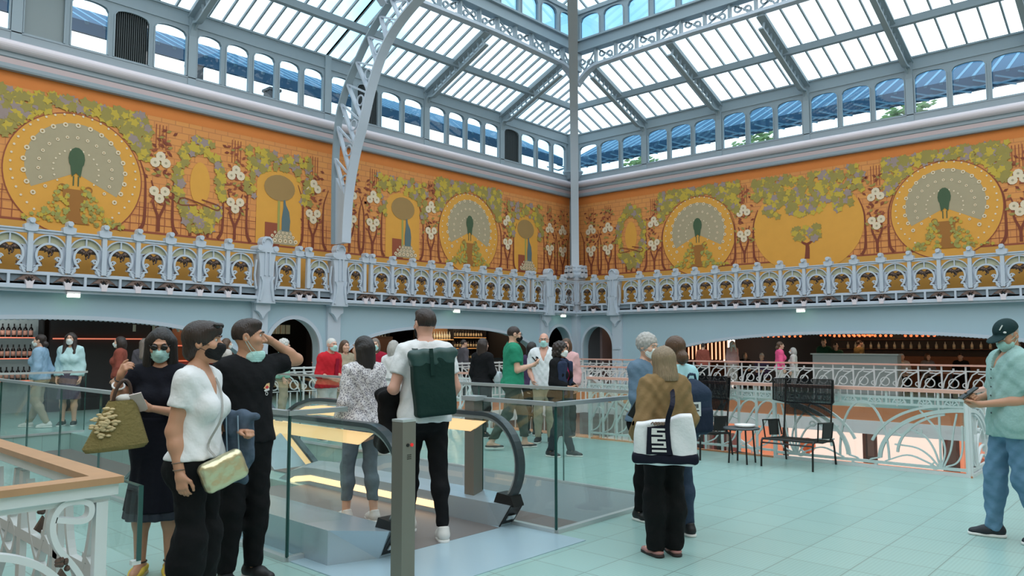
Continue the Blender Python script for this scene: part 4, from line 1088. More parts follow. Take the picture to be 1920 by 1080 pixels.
# restaurant: warm strips of lamps, slatted window, tables
M_AMB = mat('amber_lamp', (255,150,100), .4, emit=((255,120,70), 2.2))
def lamp_row(x, y0, y1, z, n, label):
    r = empty('lamp_strip', (x,(y0+y1)/2,z)); tag(r, label, 'lamp', 'amber lamp strips on the restaurant ceiling'); w=(y1-y0)/2
    MB().box((-.03,-w,.05),(.03,w,.09)).build('rail', M_DARK, r)
    for i in range(n): MB().ball((0,-w+2*w*(i+.5)/n,0), .045, 8).build('bulb', M_AMB, r)
for y0, y1, x, z, lab in ((10.6,13.0,27,1.83,'amber lamp strip over the restaurant, left of the woman in pink'), (7.6,9.6,27,1.83,'amber lamp strip behind the woman in pink'), (6.2,7.2,26.5,1.82,'short amber lamp strip at the restaurant\'s centre'),
       (8.8,10.8,29,1.88,'reddish lamp strip deepest in the restaurant'), (3.3,5.0,27.5,1.84,'amber lamp strip beside the man in the cap')):
    lamp_row(x, y0, y1, z, 12 if y1-y0 > 1.5 else 6, lab)
r = empty('slatted_screen', (29.0,15.9,0)); MB().box((-.1,-1.4,0),(.02,1.0,.85)).build('base', M_BARW, r); tag(r, 'glowing slatted screen at the restaurant\'s left end', 'screen')
MB().box((0,-1.4,.9),(.02,1.0,2.25)).build('glow_panel', mat('screen_glow',(255,215,180),.5,emit=((255,190,150),2.2)), r)
for i in range(13): MB().box((-.1,-1.4+.18*i,.8),(-.04,-1.31+.18*i,2.3)).build('slat', M_BARW, r)
r = empty('bright_doorway', (29.2,14.6,0)); tag(r, 'bright white arched opening right of the slatted screen', 'opening'); MB().prism([(0,-.3,0),(0,.3,0),(0,.3,2.0),(0,.1,2.2),(0,-.3,2.2)],(.03,0,0)).build('glow_panel', mat('door_glow',(255,255,250),.5,emit=((255,255,250),3)), r)
r = empty('reception_desk', (24.6,8.0,0)); tag(r, 'pale grey host desk at the restaurant entrance beside the woman in pink', 'desk')
MB().box((-.2,-1.2,0),(.2,1.3,1.22)).build('front', mat('desk_grey',(150,152,150),.6), r); MB().box((-.25,-1.25,1.22),(.25,1.35,1.26)).build('top', mat('desk_top',(176,178,176),.5), r)
def table(x, y, label):
    r = empty('dining_table', (x,y,0)); tag(r, label, 'table', 'dark restaurant tables')
    MB().lathe([(.4,.72),(.4,.75)], n=20).build('top', M_BARW, r); MB().lathe([(.2,0),(.03,.04),(.03,.72)], n=10).build('pedestal', M_DARK, r)
for x, y in ((24.6,13.6),(24.4,5.4),(24.3,4.2),(28.6,9.2),(24.3,2.4)): table(x, y, 'dark round restaurant table among seated diners behind the far railing')
def room_fill(x, y, z, w, c=(1,.62,.36)):  # unseen point lights without fittings, added to brighten the dark rooms
    l = bpy.data.lights.new('bar_fill_light', 'POINT'); l.energy = w; l.color = c; l.shadow_soft_size = .15
    o = bpy.data.objects.new('bar_fill_light', l); COL.objects.link(o); o.location = (x, y, z)
for a in ((26.5,11.5,2.3,50),(26.3,8.6,2.3,50),(26.3,5.0,2.3,45),(27.5,2.0,2.3,30)): room_fill(*a)
for a in ((9.4,19.4,2.2,30),(4.6,19.0,2.3,40,(.95,.9,.85)),(14.2,19.6,2.3,40,(1,.8,.6)),(18.3,19.6,2.3,60,(1,.78,.52)),(20.0,19.8,2.3,30),(11.2,20.0,2.2,18)): room_fill(*a)
struct(MB().box((21.3,20.8,0),(24.3,20.95,2.7)).build('wall_corner_passage', M_BAR)); struct(MB().box((24.2,18.4,0),(24.35,20.9,2.7)).build('wall_corner_side', M_BAR))
# notice in the passage
r = empty('wall_notice', (25.58,16.4,1.85)); tag(r, 'pink notice panel glowing in the small arch right of the corner', 'notice'); MB().box((-.02,-.27,-.32),(.0,.27,.3)).build('board', mat('notice_pink',(200,120,110),.5,emit=((255,120,100),.35)), r)
mb = MB()
for i in range(5): mb.box((-.024,-.2,-.22+.1*i),(-.02,.2-.05*(i%2),-.18+.1*i))
mb.build('print', mat('notice_print',(226,170,160),.6), r)
r = empty('ceiling_lamp', (24.4,16.75,2.3)); tag(r, 'small white lamp at the top of the small arch right of the corner', 'lamp'); MB().box((-.1,-.14,-.05),(.1,.14,.05)).build('diffuser', M_PEND, r); MB().box((-.05,-.05,.05),(.05,.05,.36)).build('mount', M_DARK, r)

# ---- the lit shop floor below the well
M_LOW = mat('lower_floor', (176,150,140), .4); M_LITW = mat('lit_wall_panel', (255,240,232), .5, emit=((255,232,220), 1.5)); M_LITO = mat('lit_peach_panel', (255,190,160), .5, emit=((255,150,110), 1.0))
struct(MB().box((8,-2,-5.1),(34,20,-5.0)).build('floor_lower', M_LOW)); struct(MB().box((20.2,-2,-2.72),(34,20,-2.6)).build('floor_mezzanine', M_LOW))
struct(MB().box((30,-2,-5),(30.2,20,-.3)).build('wall_shop_back', mat('shop_wall',(214,176,158),.6)))
struct(MB().box((10.0,-2,-5),(10.3,20,-.3)).build('wall_well_near', mat('shop_wall',(214,176,158),.6))); struct(MB().box((19.6,15.2,-5),(19.9,20,-.3)).build('wall_well_far', mat('shop_wall',(214,176,158),.6)))
struct(MB().box((24.2,-2,-.62),(34,20,-.5)).build('ceiling_lower', mat('shop_ceiling',(200,180,170),.6)))
def lit_panel(y0, y1, x, z0, z1, m, label):
    r = empty('lit_display', (x,(y0+y1)/2,z0)); tag(r, label, 'display'); w=(y1-y0)/2
    MB().box((0,-w,0),(.1,w,z1-z0)).build('light_box', m, r); 
    for sy in (-1,1): MB().box((-.03,sy*w-.04,0),(.13,sy*w+.04,z1-z0)).build('frame', M_BARW, r)
    MB().box((-.02,-w,(z1-z0)*.35),(.0,w,(z1-z0)*.35+.04)).build('shelf', M_SHELFL, r)
for y0, y1, x, z0, z1, m, lab in ((5.2,6.9,22.5,-2.6,-.7,M_LITW,'tall white light box on the floor below, seen through the railing near the corner post'), (3.5,5.0,23,-2.6,-.75,M_LITO,'peach light box with shelf on the floor below, nearest the railing corner'),
      (7.2,9.4,22.5,-2.6,-.8,M_LITW,'white light box on the floor below, behind the front string chair'), (9.7,11.6,23,-2.6,-.8,M_LITO,'peach light box on the floor below, behind the side table'), (11.9,14.0,23,-2.6,-.8,M_LITW,'pale light box on the floor below, furthest from the railing corner')):
    lit_panel(y0, y1, x, z0, z1, m, lab)
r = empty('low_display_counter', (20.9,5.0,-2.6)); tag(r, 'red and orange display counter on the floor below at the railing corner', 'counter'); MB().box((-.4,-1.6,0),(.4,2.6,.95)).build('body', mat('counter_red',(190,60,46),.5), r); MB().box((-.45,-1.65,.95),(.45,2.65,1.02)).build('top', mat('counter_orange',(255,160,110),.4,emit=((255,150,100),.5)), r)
for y, z, lab in ((4.1,-1.35,'orange ball lamp on the red counter below, seen through the railing'), (8.6,-1.35,'orange ball lamp further along the floor below')):
    r = empty('ball_lamp', (20.9 if y < 5 else 22,y,z)); tag(r, lab, 'lamp'); MB().ball((0,0,0),.22,16).build('globe', mat('globe_orange',(226,120,60),.4,emit=((255,110,50),.4)), r, True); MB().lathe([(.09,-.24),(.02,-.2)],n=10).build('stem', M_DARK, r)
M_REDC = mat('red_carpet', (170,34,44), .8)
r = empty('red_bench', (21.6,9.4,-2.6)); tag(r, 'long low red bench on the floor below', 'bench'); MB().box((-.3,-1.2,.3),(.3,1.2,.62)).build('cushion', M_REDC, r); MB().box((-.25,-1.1,0),(.25,1.1,.3)).build('base', M_DARK, r)
# stairs in the well
M_STAIR = mat('stair_stone', (210,200,192), .5)
st = struct(MB().box((10.36,7.7,-1.55),(13.2,10.0,-1.4)).build('stair_landing_floor', M_WARMLIT))  # landing coloured orange for the light coming up the well
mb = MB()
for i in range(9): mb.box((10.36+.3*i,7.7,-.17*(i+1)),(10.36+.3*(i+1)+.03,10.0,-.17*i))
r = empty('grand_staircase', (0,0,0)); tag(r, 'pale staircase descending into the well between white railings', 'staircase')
mb.build('upper_flight', M_WARMLIT, r)  # orange light from below painted into the flight
mb = MB()
for i in range(20): mb.box((13.2,7.6-.3*i,-1.5-.17*(i+1)),(15.6,7.6-.3*i+.33,-1.5-.17*i))
mb.build('lower_flight', M_STAIR, r)
MB().box((12.9,7.4,-1.6),(16.0,13.2,-1.5)).build('landing', M_STAIR, r)
for x in (13.2,15.6):
    mb = MB(); mb.bar((x,7.6,-.5),(x,1.8,-3.8),.06,.06); mb.bar((x,7.6,-.75),(x,1.8,-4.05),.03,.03)
    for i in range(20): mb.bar((x,7.6-.3*i,-1.5-.17*i),(x,7.6-.3*i,-.5-.17*i),.02,.02,(0,1,0))
    mb.build('stair_railing', M_WHITE, r)
for y in (7.68,10.02):
    mb = MB(); mb.bar((10.36,y,1.02),(13.0,y,-.48),.06,.06)
    for i in range(12): mb.bar((10.4+.22*i,y,-.125*i-.05),(10.4+.22*i,y,1.0-.125*i),.02,.02,(0,1,0))
    mb.build('stair_railing', M_WHITE, r)
mb = MB()
for i in range(22): mb.ball((10.2,7.8+.1*i,.004), .014, 6)
mb.build('nosing_studs', M_ALU, r)

# bar at the back of the restaurant
r = empty('back_bar', (30.8,7.5,0), R90); tag(r, 'dim back bar with amber lit shelves deep inside the restaurant', 'bar')
MB().box((-3.6,-.3,0),(3.6,.3,1.1)).build('counter', M_BARW, r); MB().box((-3.6,.3,0),(3.6,.4,2.5)).build('back_panel', mat('bar_back_brown', (44,34,30), .5), r)
for z in (1.35,1.7): MB().box((-3.4,.1,z),(3.4,.3,z+.02)).build('shelf', M_BARW, r)
row(bottle('spirit_bottle', M_BG3, M_LB2, .26, .045), [(30.6,4.4+.28*i,1.37) for i in range(22)], 'pale bottle on the amber shelf of the back bar deep in the restaurant', 'bottles on the restaurant back bar')
for a in ((30.0,9.0,2.3,9),(30.0,6.0,2.3,9)): room_fill(*a)
def stool(x, y, z, label):
    r = empty('bar_stool', (x,y,z)); tag(r, label, 'stool', 'dark stools on the floor below')
    MB().lathe([(.17,.68),(.19,.7),(.19,.76),(.17,.78)], n=16).build('seat', M_DARK, r); MB().lathe([(.2,0),(.2,.02),(.025,.04),(.025,.68)], n=12).build('pedestal', M_DARK, r)
for x, y in ((20.35,3.0),(20.35,3.8),(20.35,6.4)): stool(x, y, -2.6, 'dark round stool before the red counter on the floor below')
def rack(x, y, label, m):
    r = empty('clothes_rack', (x,y,-2.6)); tag(r, label, 'rack', 'clothes racks on the floor below')
    MB().tube([(0,-.7,0),(0,-.7,1.6),(0,.7,1.6),(0,.7,0)], .02, 6).build('frame', M_DARK, r)
    for i in range(9):
        yy = -.6+.15*i; MB().prism([(-.2,yy,1.5),(.2,yy,1.5),(.24,yy,.75+.1*(i % 3)),(-.24,yy,.75+.1*(i % 3))], (0,.05,0)).build('garment', m[i % len(m)], r)
GM = [mat('garment_rose',(210,130,130),.8), mat('garment_white',(232,226,220),.8), mat('garment_red',(176,40,50),.8), mat('garment_black',(30,28,30),.8)]
rack(21.2, 11.0, 'rack of mixed garments on the floor below, behind the side table', GM); rack(21.4, 13.0, 'rack of red and black garments on the floor below, furthest from the railing corner', GM[::-1])
# ================================================================== black string chairs and side table
M_STR = mat('black_frame', (18,19,21), .4); 
def mesh_mat():
    m = bpy.data.materials.new('string_mesh'); m.use_nodes = True; nt = m.node_tree; nt.nodes.clear(); L = nt.links
    out = nt.nodes.new('ShaderNodeOutputMaterial'); tr = nt.nodes.new('ShaderNodeBsdfTransparent'); df = nt.nodes.new('ShaderNodeBsdfDiffuse'); df.inputs[0].default_value = (.012,.013,.015,1)
    tc = nt.nodes.new('ShaderNodeTexCoord'); sp = nt.nodes.new('ShaderNodeSeparateXYZ'); mu = nt.nodes.new('ShaderNodeMath'); mu.operation='MULTIPLY'; mu.inputs[1].default_value = 90
    fr = nt.nodes.new('ShaderNodeMath'); fr.operation='FRACT'; gt = nt.nodes.new('ShaderNodeMath'); gt.operation='GREATER_THAN'; gt.inputs[1].default_value = .42
    mx = nt.nodes.new('ShaderNodeMixShader')
    L.new(tc.outputs['Object'], sp.inputs[0]); L.new(sp.outputs['Y'], mu.inputs[0]); L.new(mu.outputs[0], fr.inputs[0]); L.new(fr.outputs[0], gt.inputs[0])
    L.new(gt.outputs[0], mx.inputs[0]); L.new(tr.outputs[0], mx.inputs[1]); L.new(df.outputs[0], mx.inputs[2]); L.new(mx.outputs[0], out.inputs[0])
    return m
M_MESH = mesh_mat()
def string_chair(label):
    """local: front at -x, width along y"""
    r = empty('string_chair'); tag(r, label, 'chair', 'black string chairs by the railing')
    d, w, sh = .36, .33, .35; R = .013
    for sy in (-1,1):
        MB().tube(spline([(-d-.02,sy*w,0),(-d,sy*w,sh-.05),(-d+.05,sy*w,sh)],4), R, 8).build('leg', M_STR, r)
        MB().tube(spline([(d+.05,sy*w,0),(d,sy*w,sh*.7),(d-.06,sy*w,sh-.02)],4), R, 8).build('leg', M_STR, r)
    mb = MB(); mb.tube([(-d+.03,-w,sh),(-d+.03,w,sh),(d-.06,w,sh-.04),(d-.06,-w,sh-.04)], R, 8, closed=True); mb.tube([(-d+.03,-w,sh-.05),(-d+.03,w,sh-.05)], R*.8, 6); mb.build('seat_frame', M_STR, r)
    mb = MB(); n = 22
    for i in range(n): 
        y = -w+2*w*(i+.5)/n; mb.tube([(-d+.03,y,sh+.004),(0,y,sh-.04),(d-.06,y,sh-.036)], .0075, 5)
    mb.build('seat', M_STR, r)
    mb = MB(); mb.tube([(d-.06,-w+.02,sh-.04),(d+.06,-w+.02,1.1),(d+.06,w-.02,1.1),(d-.06,w-.02,sh-.04)], R, 8)
    mb.tube([(d+.02,-w+.02,.78),(d+.02,w-.02,.78)], R*.8, 6)
    for sy in (-1,1): mb.tube([(d+.06,sy*(w-.02),1.1),(d-.16,sy*(w+.07),1.1),(d-.17,sy*(w+.07),.82),(d+.02,sy*(w-.02),.78)], R*.8, 6)
    mb.build('back_frame', M_STR, r)
    mb = MB(); mb.strip([(d-.02,-w+.02,.62),(d-.02,w-.02,.62)], [(d+.06,-w+.02,1.1),(d+.06,w-.02,1.1)], (.006,0,0))
    mb.build('backrest', M_MESH, r)
    for sy in (-1,1):
        MB().strip([(d+.06,sy*(w-.02),1.1),(d-.16,sy*(w+.07),1.1)], [(d+.02,sy*(w-.02),.78),(d-.17,sy*(w+.07),.82)], (0,.005,0)).build('wing', M_MESH, r)
        mb = MB(); mb.tube([(-d+.14,sy*(w+.01),sh),(-d+.12,sy*(w+.03),.58),(d-.1,sy*(w+.03),.55),(d-.08,sy*w,sh)], R*.8, 6); mb.build('arm_frame', M_STR, r)
        mb = MB(); mb.strip([(-d+.3,sy*(w+.012),sh+.02),(d-.14,sy*(w+.012),sh)], [(-d+.3,sy*(w+.03),.56),(d-.12,sy*(w+.03),.55)], (0,.012,0)); mb.build('arm_panel', M_STR, r)
    return r
c = string_chair('black high-backed string chair right of the side table, nearest the railing corner'); c.location = (9.86,3.98,0)
c2 = copy_tree(c, label='black string chair left of the side table, half hidden behind the navy backpack'); c2.location = (9.8,5.42,0); c2.rotation_euler = (0,0,math.radians(-6))
r = empty('side_table', (9.58,4.62,0)); tag(r, 'small round black side table between the two string chairs', 'table')
MB().lathe([(.23,.445),(.235,.45),(.235,.46),(.23,.465)], n=32).build('tabletop', mat('table_grey',(70,76,80),.35), r)
for k in range(4):
    a = PI/4+k*PI/2; MB().tube([(.18*math.cos(a),.18*math.sin(a),0),(.15*math.cos(a),.15*math.sin(a),.445)], .012, 8).build('leg', M_STR, r)
mb = MB(); mb.tube([(.17*math.cos(PI/4+k*PI/2),.17*math.sin(PI/4+k*PI/2),.12) for k in range(4)], .009, 6, closed=True); mb.build('stretcher', M_STR, r)
r = empty('white_tray', (9.64,4.6,.465)); tag(r, 'round white dish lying on the black side table', 'dish'); MB().lathe([(.1,0),(.13,.012),(.135,.035),(.128,.035),(.12,.016),(.01,.012)], n=24).build('dish', mat('white_ceramic',(232,234,234),.3), r, True)
# small bag on the floor by the railing
# ================================================================== people: bodies as implicit surfaces turned into meshes
def nets(fn, lo, hi, h):
    """naive surface nets of fn(p) = 0 inside the box; returns vertices and quads"""
    lo = np.asarray(lo, float); hi = np.asarray(hi, float)
    n = np.maximum(3, np.ceil((hi-lo)/h).astype(int)+1)
    ax = [(lo[i]+h*np.arange(n[i])).astype(np.float32) for i in range(3)]
    G = np.meshgrid(*ax, indexing='ij')
    D = fn(G).astype(np.float32); S = D < 0
    c = [(i, j, k) for i in (0,1) for j in (0,1) for k in (0,1)]
    sl = lambda A, o: A[o[0]:A.shape[0]-1+o[0], o[1]:A.shape[1]-1+o[1], o[2]:A.shape[2]-1+o[2]]
    cnt = sum(sl(S, o).astype(np.int8) for o in c)
    mix = (cnt > 0) & (cnt < 8)
    I = np.argwhere(mix)
    if len(I) == 0: return np.zeros((0,3)), []
    idx = -np.ones(mix.shape, np.int64); idx[mix] = np.arange(len(I))
    pos = np.zeros((len(I), 3)); num = np.zeros(len(I))
    for a in c:
        for d in range(3):
            if a[d]: continue
            b = list(a); b[d] = 1
            A = D[tuple((I+a).T)]; B = D[tuple((I+b).T)]
            m = (A < 0) != (B < 0)
            t = np.where(m, A/(np.where(m, A-B, 1)), 0)
            q = np.tile(np.array(a, float), (len(I), 1)); q[:, d] += t
            pos += q*m[:, None]; num += m
    P = lo + (I + pos/num[:, None])*h
    F = []
    for d in range(3):
        e1, e2 = [(1,2),(2,0),(0,1)][d]
        s0 = [slice(None)]*3; s1 = [slice(None)]*3
        s0[d] = slice(0, -1); s1[d] = slice(1, None)
        df = S[tuple(s0)] != S[tuple(s1)]
        E = np.argwhere(df)
        E = E[(E[:, e1] > 0) & (E[:, e2] > 0) & (E[:, e1] < n[e1]-1) & (E[:, e2] < n[e2]-1)]
        if len(E) == 0: continue
        sgn = S[tuple(E.T)]
        q = []
        for o1, o2 in ((1,1),(0,1),(0,0),(1,0)):
            K = E.copy(); K[:, e1] -= o1; K[:, e2] -= o2; q.append(idx[tuple(K.T)])
        Q = np.stack(q, 1); Q[~sgn] = Q[~sgn][:, ::-1]
        F.append(Q)
    F = np.concatenate(F); F = F[(F >= 0).all(1)]
    return P, F.tolist()
def smin(a, b, k):
    h = np.maximum(k-np.abs(a-b), 0)/k
    return np.minimum(a, b)-h*h*k*.25
def smax(a, b, k): return -smin(-a, -b, k)
def cone(p, a, b, ra, rb, fy=1.0):
    ax, ay, az = a; ux, uy, uz = b[0]-a[0], (b[1]-a[1])*fy, b[2]-a[2]
    x = p[0]-ax; y = (p[1]-ay)*fy; z = p[2]-az
    t = np.clip((x*ux+y*uy+z*uz)/(ux*ux+uy*uy+uz*uz+1e-9), 0, 1)
    return (np.sqrt((x-t*ux)**2+(y-t*uy)**2+(z-t*uz)**2)-(ra+(rb-ra)*t))*(1 if fy == 1 else .85)
def ell(p, c, r):
    q = [(p[i]-c[i])/r[i] for i in range(3)]
    k0 = np.sqrt(q[0]**2+q[1]**2+q[2]**2); k1 = np.sqrt(sum((q[i]/r[i])**2 for i in range(3)))
    return k0*(k0-1)/np.maximum(k1, 1e-6)
def half(p, c, n):
    """negative on the side opposite to n"""
    n = nrm(n); return (p[0]-c[0])*n[0]+(p[1]-c[1])*n[1]+(p[2]-c[2])*n[2]
def U(k, *d):
    r = d[0]
    for e in d[1:]: r = smin(r, e, k)
    return r
def euler(yaw=0, pitch=0, roll=0):
    """head rotation: yaw left +, pitch up +, roll"""
    return np.array(Matrix.Rotation(math.radians(yaw), 3, 'Z') @ Matrix.Rotation(math.radians(pitch), 3, 'X') @ Matrix.Rotation(math.radians(roll), 3, 'Y'))

SKIN = {'fair': mat('skin_fair', (214,170,146), .5, noise=(9,.05)), 'tan': mat('skin_tan', (190,140,112), .5, noise=(9,.06)), 'rosy': mat('skin_rosy', (208,158,138), .5, noise=(9,.05))}
M_EYEW = mat('eye_white', (196,190,184), .25); M_EYED = mat('eye_dark', (34,24,20), .15); M_LIP = mat('lip', (168,98,92), .5)
HAIRC = {'black': (24,20,20), 'dark': (44,32,28), 'brown': (84,60,42), 'blond': (134,116,92), 'grey': (168,166,162), 'white': (204,202,198), 'greybrown': (120,108,98)}
def hair_mat(k):
    n_ = 'hair_'+k; new = n_ not in MATS; m = mat(n_, HAIRC[k], .45, noise=(1,.4), bump=(1,.25))
    if new:                                     # long thin noise reads as strands
        nt = m.node_tree; tc = [n for n in nt.nodes if n.type == 'TEX_COORD'][0]
        mp = nt.nodes.new('ShaderNodeMapping'); mp.inputs['Scale'].default_value = (130,130,9); nt.links.new(tc.outputs['Object'], mp.inputs[0])
        for n in nt.nodes:
            if n.type == 'TEX_NOISE': nt.links.new(mp.outputs[0], n.inputs['Vector'])
    return m
def cloth(name, rgb, rough=.85, n=(5,.08), b=(22,.35)): return mat(name, rgb, rough, spec=.2, noise=n, bump=b)

class Person:
    def __init__(s, label, h, xy, face, female=False, skin='fair', group=None, res=.013, fat=0., **J):
        s.s = h/1.75; s.f = female; s.fat = fat; s.res = res; s.skin = SKIN[skin]
        raz = math.atan2(xy[1], xy[0]); rz = raz-math.radians(face)-PI/2
        s.root = empty('person', (xy[0], xy[1], J.get('z', 0)), rz); tag(s.root, label, 'person', group)
        s.rz = rz; s.loc = V(xy[0], xy[1], J.get('z', 0))
        sw = .15 if female else .166; ln = J.get('lean', 0)
        s.ln = ln; up = lambda p: V(p[0], p[1]+ln*(p[2]-.95), p[2])
        j = dict(shR=(sw,-.01,1.415), shL=(-sw,-.01,1.415), elR=(sw+.045,-.03,1.13), elL=(-sw-.045,-.03,1.13), wrR=(sw+.05,.05,.89), wrL=(-sw-.05,.05,.89),
                 hiR=(.088,0,.92), hiL=(-.088,0,.92), knR=(.095,.02,.5), knL=(-.095,.02,.5), anR=(.1,-.02,.085), anL=(-.1,-.02,.085), neck=(0,-.015,1.45), head=(0,.02,1.635))
        for k in ('neck','head','shR','shL','elR','elL','wrR','wrL'): j[k] = up(j[k])
        for k in J:
            if k in j: j[k] = V(*J[k])
        s.j = {k: np.asarray(v, float) for k, v in j.items()}
        s.R = euler(J.get('yaw',0), J.get('pitch',0), J.get('roll',0)); s.toe = dict(R=J.get('toeR',8), L=J.get('toeL',-8))
        s.cb = math.cos(rz); s.sb = math.sin(rz)
        s.tw = J.get('twist', 0)
    def W(s, p):
        """reference body coordinates -> world"""
        x, y, z = [q*s.s for q in p]
        return V(s.loc[0]+x*s.cb-y*s.sb, s.loc[1]+x*s.sb+y*s.cb, s.loc[2]+z)
    def add(s, name, parts, m, parent=None):
        """parts: list of (fn, lo, hi, res)"""
        mb = MB()
        for fn, lo, hi, r in parts:
            v, f = nets(fn, lo, hi, r); mb.add(v*s.s, f)
        return mb.build(name, m, parent or s.root, True)
    def shift(s, p):
        return (p[0], p[1]-s.ln*np.maximum(p[2]-.95, 0), p[2])
    # ---- fields in reference units
    def torso(s, p, o=0.):
        p = s.shift(p); f = 1/.69; g = s.fat; C = lambda a, b, ra, rb: cone(p, a, b, ra+o, rb+o, f)
        if s.f:
            d = U(.07, C((0,-.005,.93),(0,0,.97),.168+g,.16+g), C((0,0,1.0),(0,0,1.12),.14+g,.125+g), C((0,0,1.12),(0,0,1.3),.125+g,.148+g*.6), cone(p,(-.1,-.01,1.4),(.1,-.01,1.4),.07+o,.07+o))
            for x in (-.072,.072): d = smin(d, ell(p,(x,.085+g*.4,1.25),(.07+o,.062+o,.07+o)), .045)
            d = smin(d, U(.03, ell(p,(.07,-.07,.9),(.09+o,.085+o,.1+o)), ell(p,(-.07,-.07,.9),(.09+o,.085+o,.1+o))), .05)
        else:
            d = U(.07, C((0,0,.94),(0,0,1.0),.158+g,.152+g), C((0,0,1.0),(0,0,1.12),.15+g,.15+g), C((0,0,1.12),(0,0,1.3),.15+g,.172+g*.5), cone(p,(-.11,-.01,1.395),(.11,-.01,1.395),.076+o,.076+o))
            d = smin(d, U(.03, ell(p,(.06,-.07,.91),(.085+o,.08+o,.09+o)), ell(p,(-.06,-.07,.91),(.085+o,.08+o,.09+o))), .05)
            if g > .02: d = smin(d, ell(p,(0,.075,1.09),(.14+o,.09+o,.17+o)), .08)
        return U(.05, d, cone(p,(0,-.02,1.47),(.14,-.01,1.42),.045+o,.05+o), cone(p,(0,-.02,1.47),(-.14,-.01,1.42),.045+o,.05+o))
    def arm(s, p, k, o=0., end=1.0):
        sh, el, wr = s.j['sh'+k], s.j['el'+k], s.j['wr'+k]; q = .9 if s.f else 1.0
        d = U(.03, cone(p, sh, el, .05*q+o, .04*q+o), cone(p, el, el+(wr-el)*.35, .038*q+o, .039*q+o), cone(p, el+(wr-el)*.3, wr, .039*q+o, .026*q+o))
        return d
    def leg(s, p, k, o=0., oc=None):
        hi, kn, an = s.j['hi'+k], s.j['kn'+k], s.j['an'+k]; oc = o if oc is None else oc; q = 1+s.fat
        mid = kn+(an-kn)*.3
        d = U(.04, cone(p, hi, kn, .088*q+o, .056+o), cone(p, kn, mid+V(0,-.012,0), .054+oc, .056+oc), cone(p, mid+V(0,-.012,0), an, .054+oc, .036+oc))
        return d
    def hl(s, p):
        h = s.j['head']; R = s.R
        x, y, z = p[0]-h[0], p[1]-h[1], p[2]-h[2]
        return (x*R[0,0]+y*R[1,0]+z*R[2,0], x*R[0,1]+y*R[1,1]+z*R[2,1], x*R[0,2]+y*R[1,2]+z*R[2,2])
    def HW(s, q): return s.j['head'] + s.R @ np.asarray(q, float)
    def headf(s, q):
        d = U(.03, ell(q,(0,-.012,.025),(.073,.093,.09)), ell(q,(0,.03,-.03),(.06,.062,.085)), ell(q,(0,.055,-.092),(.034,.034,.027)))
        d = smin(d, U(.015, ell(q,(.038,.062,-.022),(.026,.024,.022)), ell(q,(-.038,.062,-.022),(.026,.024,.022))), .02)
        for x in (-.031,.031): d = smax(d, -(np.sqrt((q[0]-x)**2+(q[1]-.104)**2+(q[2]-.013)**2)-.018), .014)
        d = smin(d, ell(q,(0,.083,.031),(.046,.014,.009)), .014)
        d = smin(d, U(.008, cone(q,(0,.086,.012),(0,.112,-.026),.0075,.0125), cone(q,(-.011,.098,-.031),(.011,.098,-.031),.0075,.0075)), .012)
        d = smin(d, U(.004, ell(q,(0,.091,-.056),(.022,.009,.006)), ell(q,(0,.089,-.068),(.02,.009,.0065))), .006)
        for x in (-.076,.076):
            e = smax(ell(q,(x,-.008,-.004),(.011,.021,.033)), -ell(q,(x*1.14,-.004,-.002),(.008,.011,.019)), .005); d = smin(d, e, .01)
        return d
    def hand(s, k, curl=.5, palm=None, thumb=.5, up=None, fingers=None):
        """returns a field for the hand of side k; palm = direction the palm faces"""
        el, wr = s.j['el'+k], s.j['wr'+k]; u = nrm(up if up is not None else wr-el)
        n = V(-1,0,0)*(1 if k == 'R' else -1) if palm is None else V(*palm)
        n = nrm(n-u*np.dot(n, u)); t = nrm(np.cross(u, n))*(-1 if k == 'L' else 1)   # towards the thumb
        if np.dot(t, V(0,1,.3)) < 0 and palm is None: t = -t
        q = .9 if s.f else 1.0
        segs = []; mets = []
        for i, (off, L) in enumerate(((.027,.074),(.009,.081),(-.009,.075),(-.026,.060))):
            kn = wr + (u*(.088-.004*abs(i-1)) + t*off)*q
            mets.append((wr+u*.012+t*off*.55, kn, .0155*q, .0115*q))
            c = (fingers[i] if fingers else curl)
            a = c*.9; pnt = kn; r = .0092*q
            for l, da in ((.46,0),(.31,c*1.25),(.23,c*.8)):
                a += da; dv = u*math.cos(a)+n*math.sin(a); e = pnt+dv*L*l*q
                segs.append((pnt, e, r, r*.9)); pnt = e; r *= .9
        b = wr+(u*.025+t*.024)*q; m1 = b+nrm(u*.62+t*.62+n*.35*thumb)*.045*q; m2 = m1+nrm(u*.85+t*.2+n*.55*thumb)*.034*q; m3 = m2+nrm(u*.9-t*.1+n*.8*thumb)*.026*q
        th = [(b, m1, .0155*q, .0125*q), (m1, m2, .0115*q, .0105*q), (m2, m3, .0102*q, .0082*q)]
        fore = (el+(wr-el)*.8, wr+u*.015, .0285*q, .025*q)
        def f(p):
            d = U(.014, *[cone(p, *m) for m in mets]); d = smin(d, cone(p, *fore), .02)
            fs = [cone(p, *g) for g in segs]
            for i in range(4): d = smin(d, U(.004, *fs[i*3:i*3+3]), .006)
            return smin(d, U(.006, *[cone(p, *g) for g in th]), .014)
        pts = np.array([g[1] for g in segs]+[g[1] for g in th]+[fore[0], wr])
        s.j['grip'+k] = wr+u*.075*q+n*.03*q
        return (f, pts.min(0)-.045, pts.max(0)+.045, .0052)
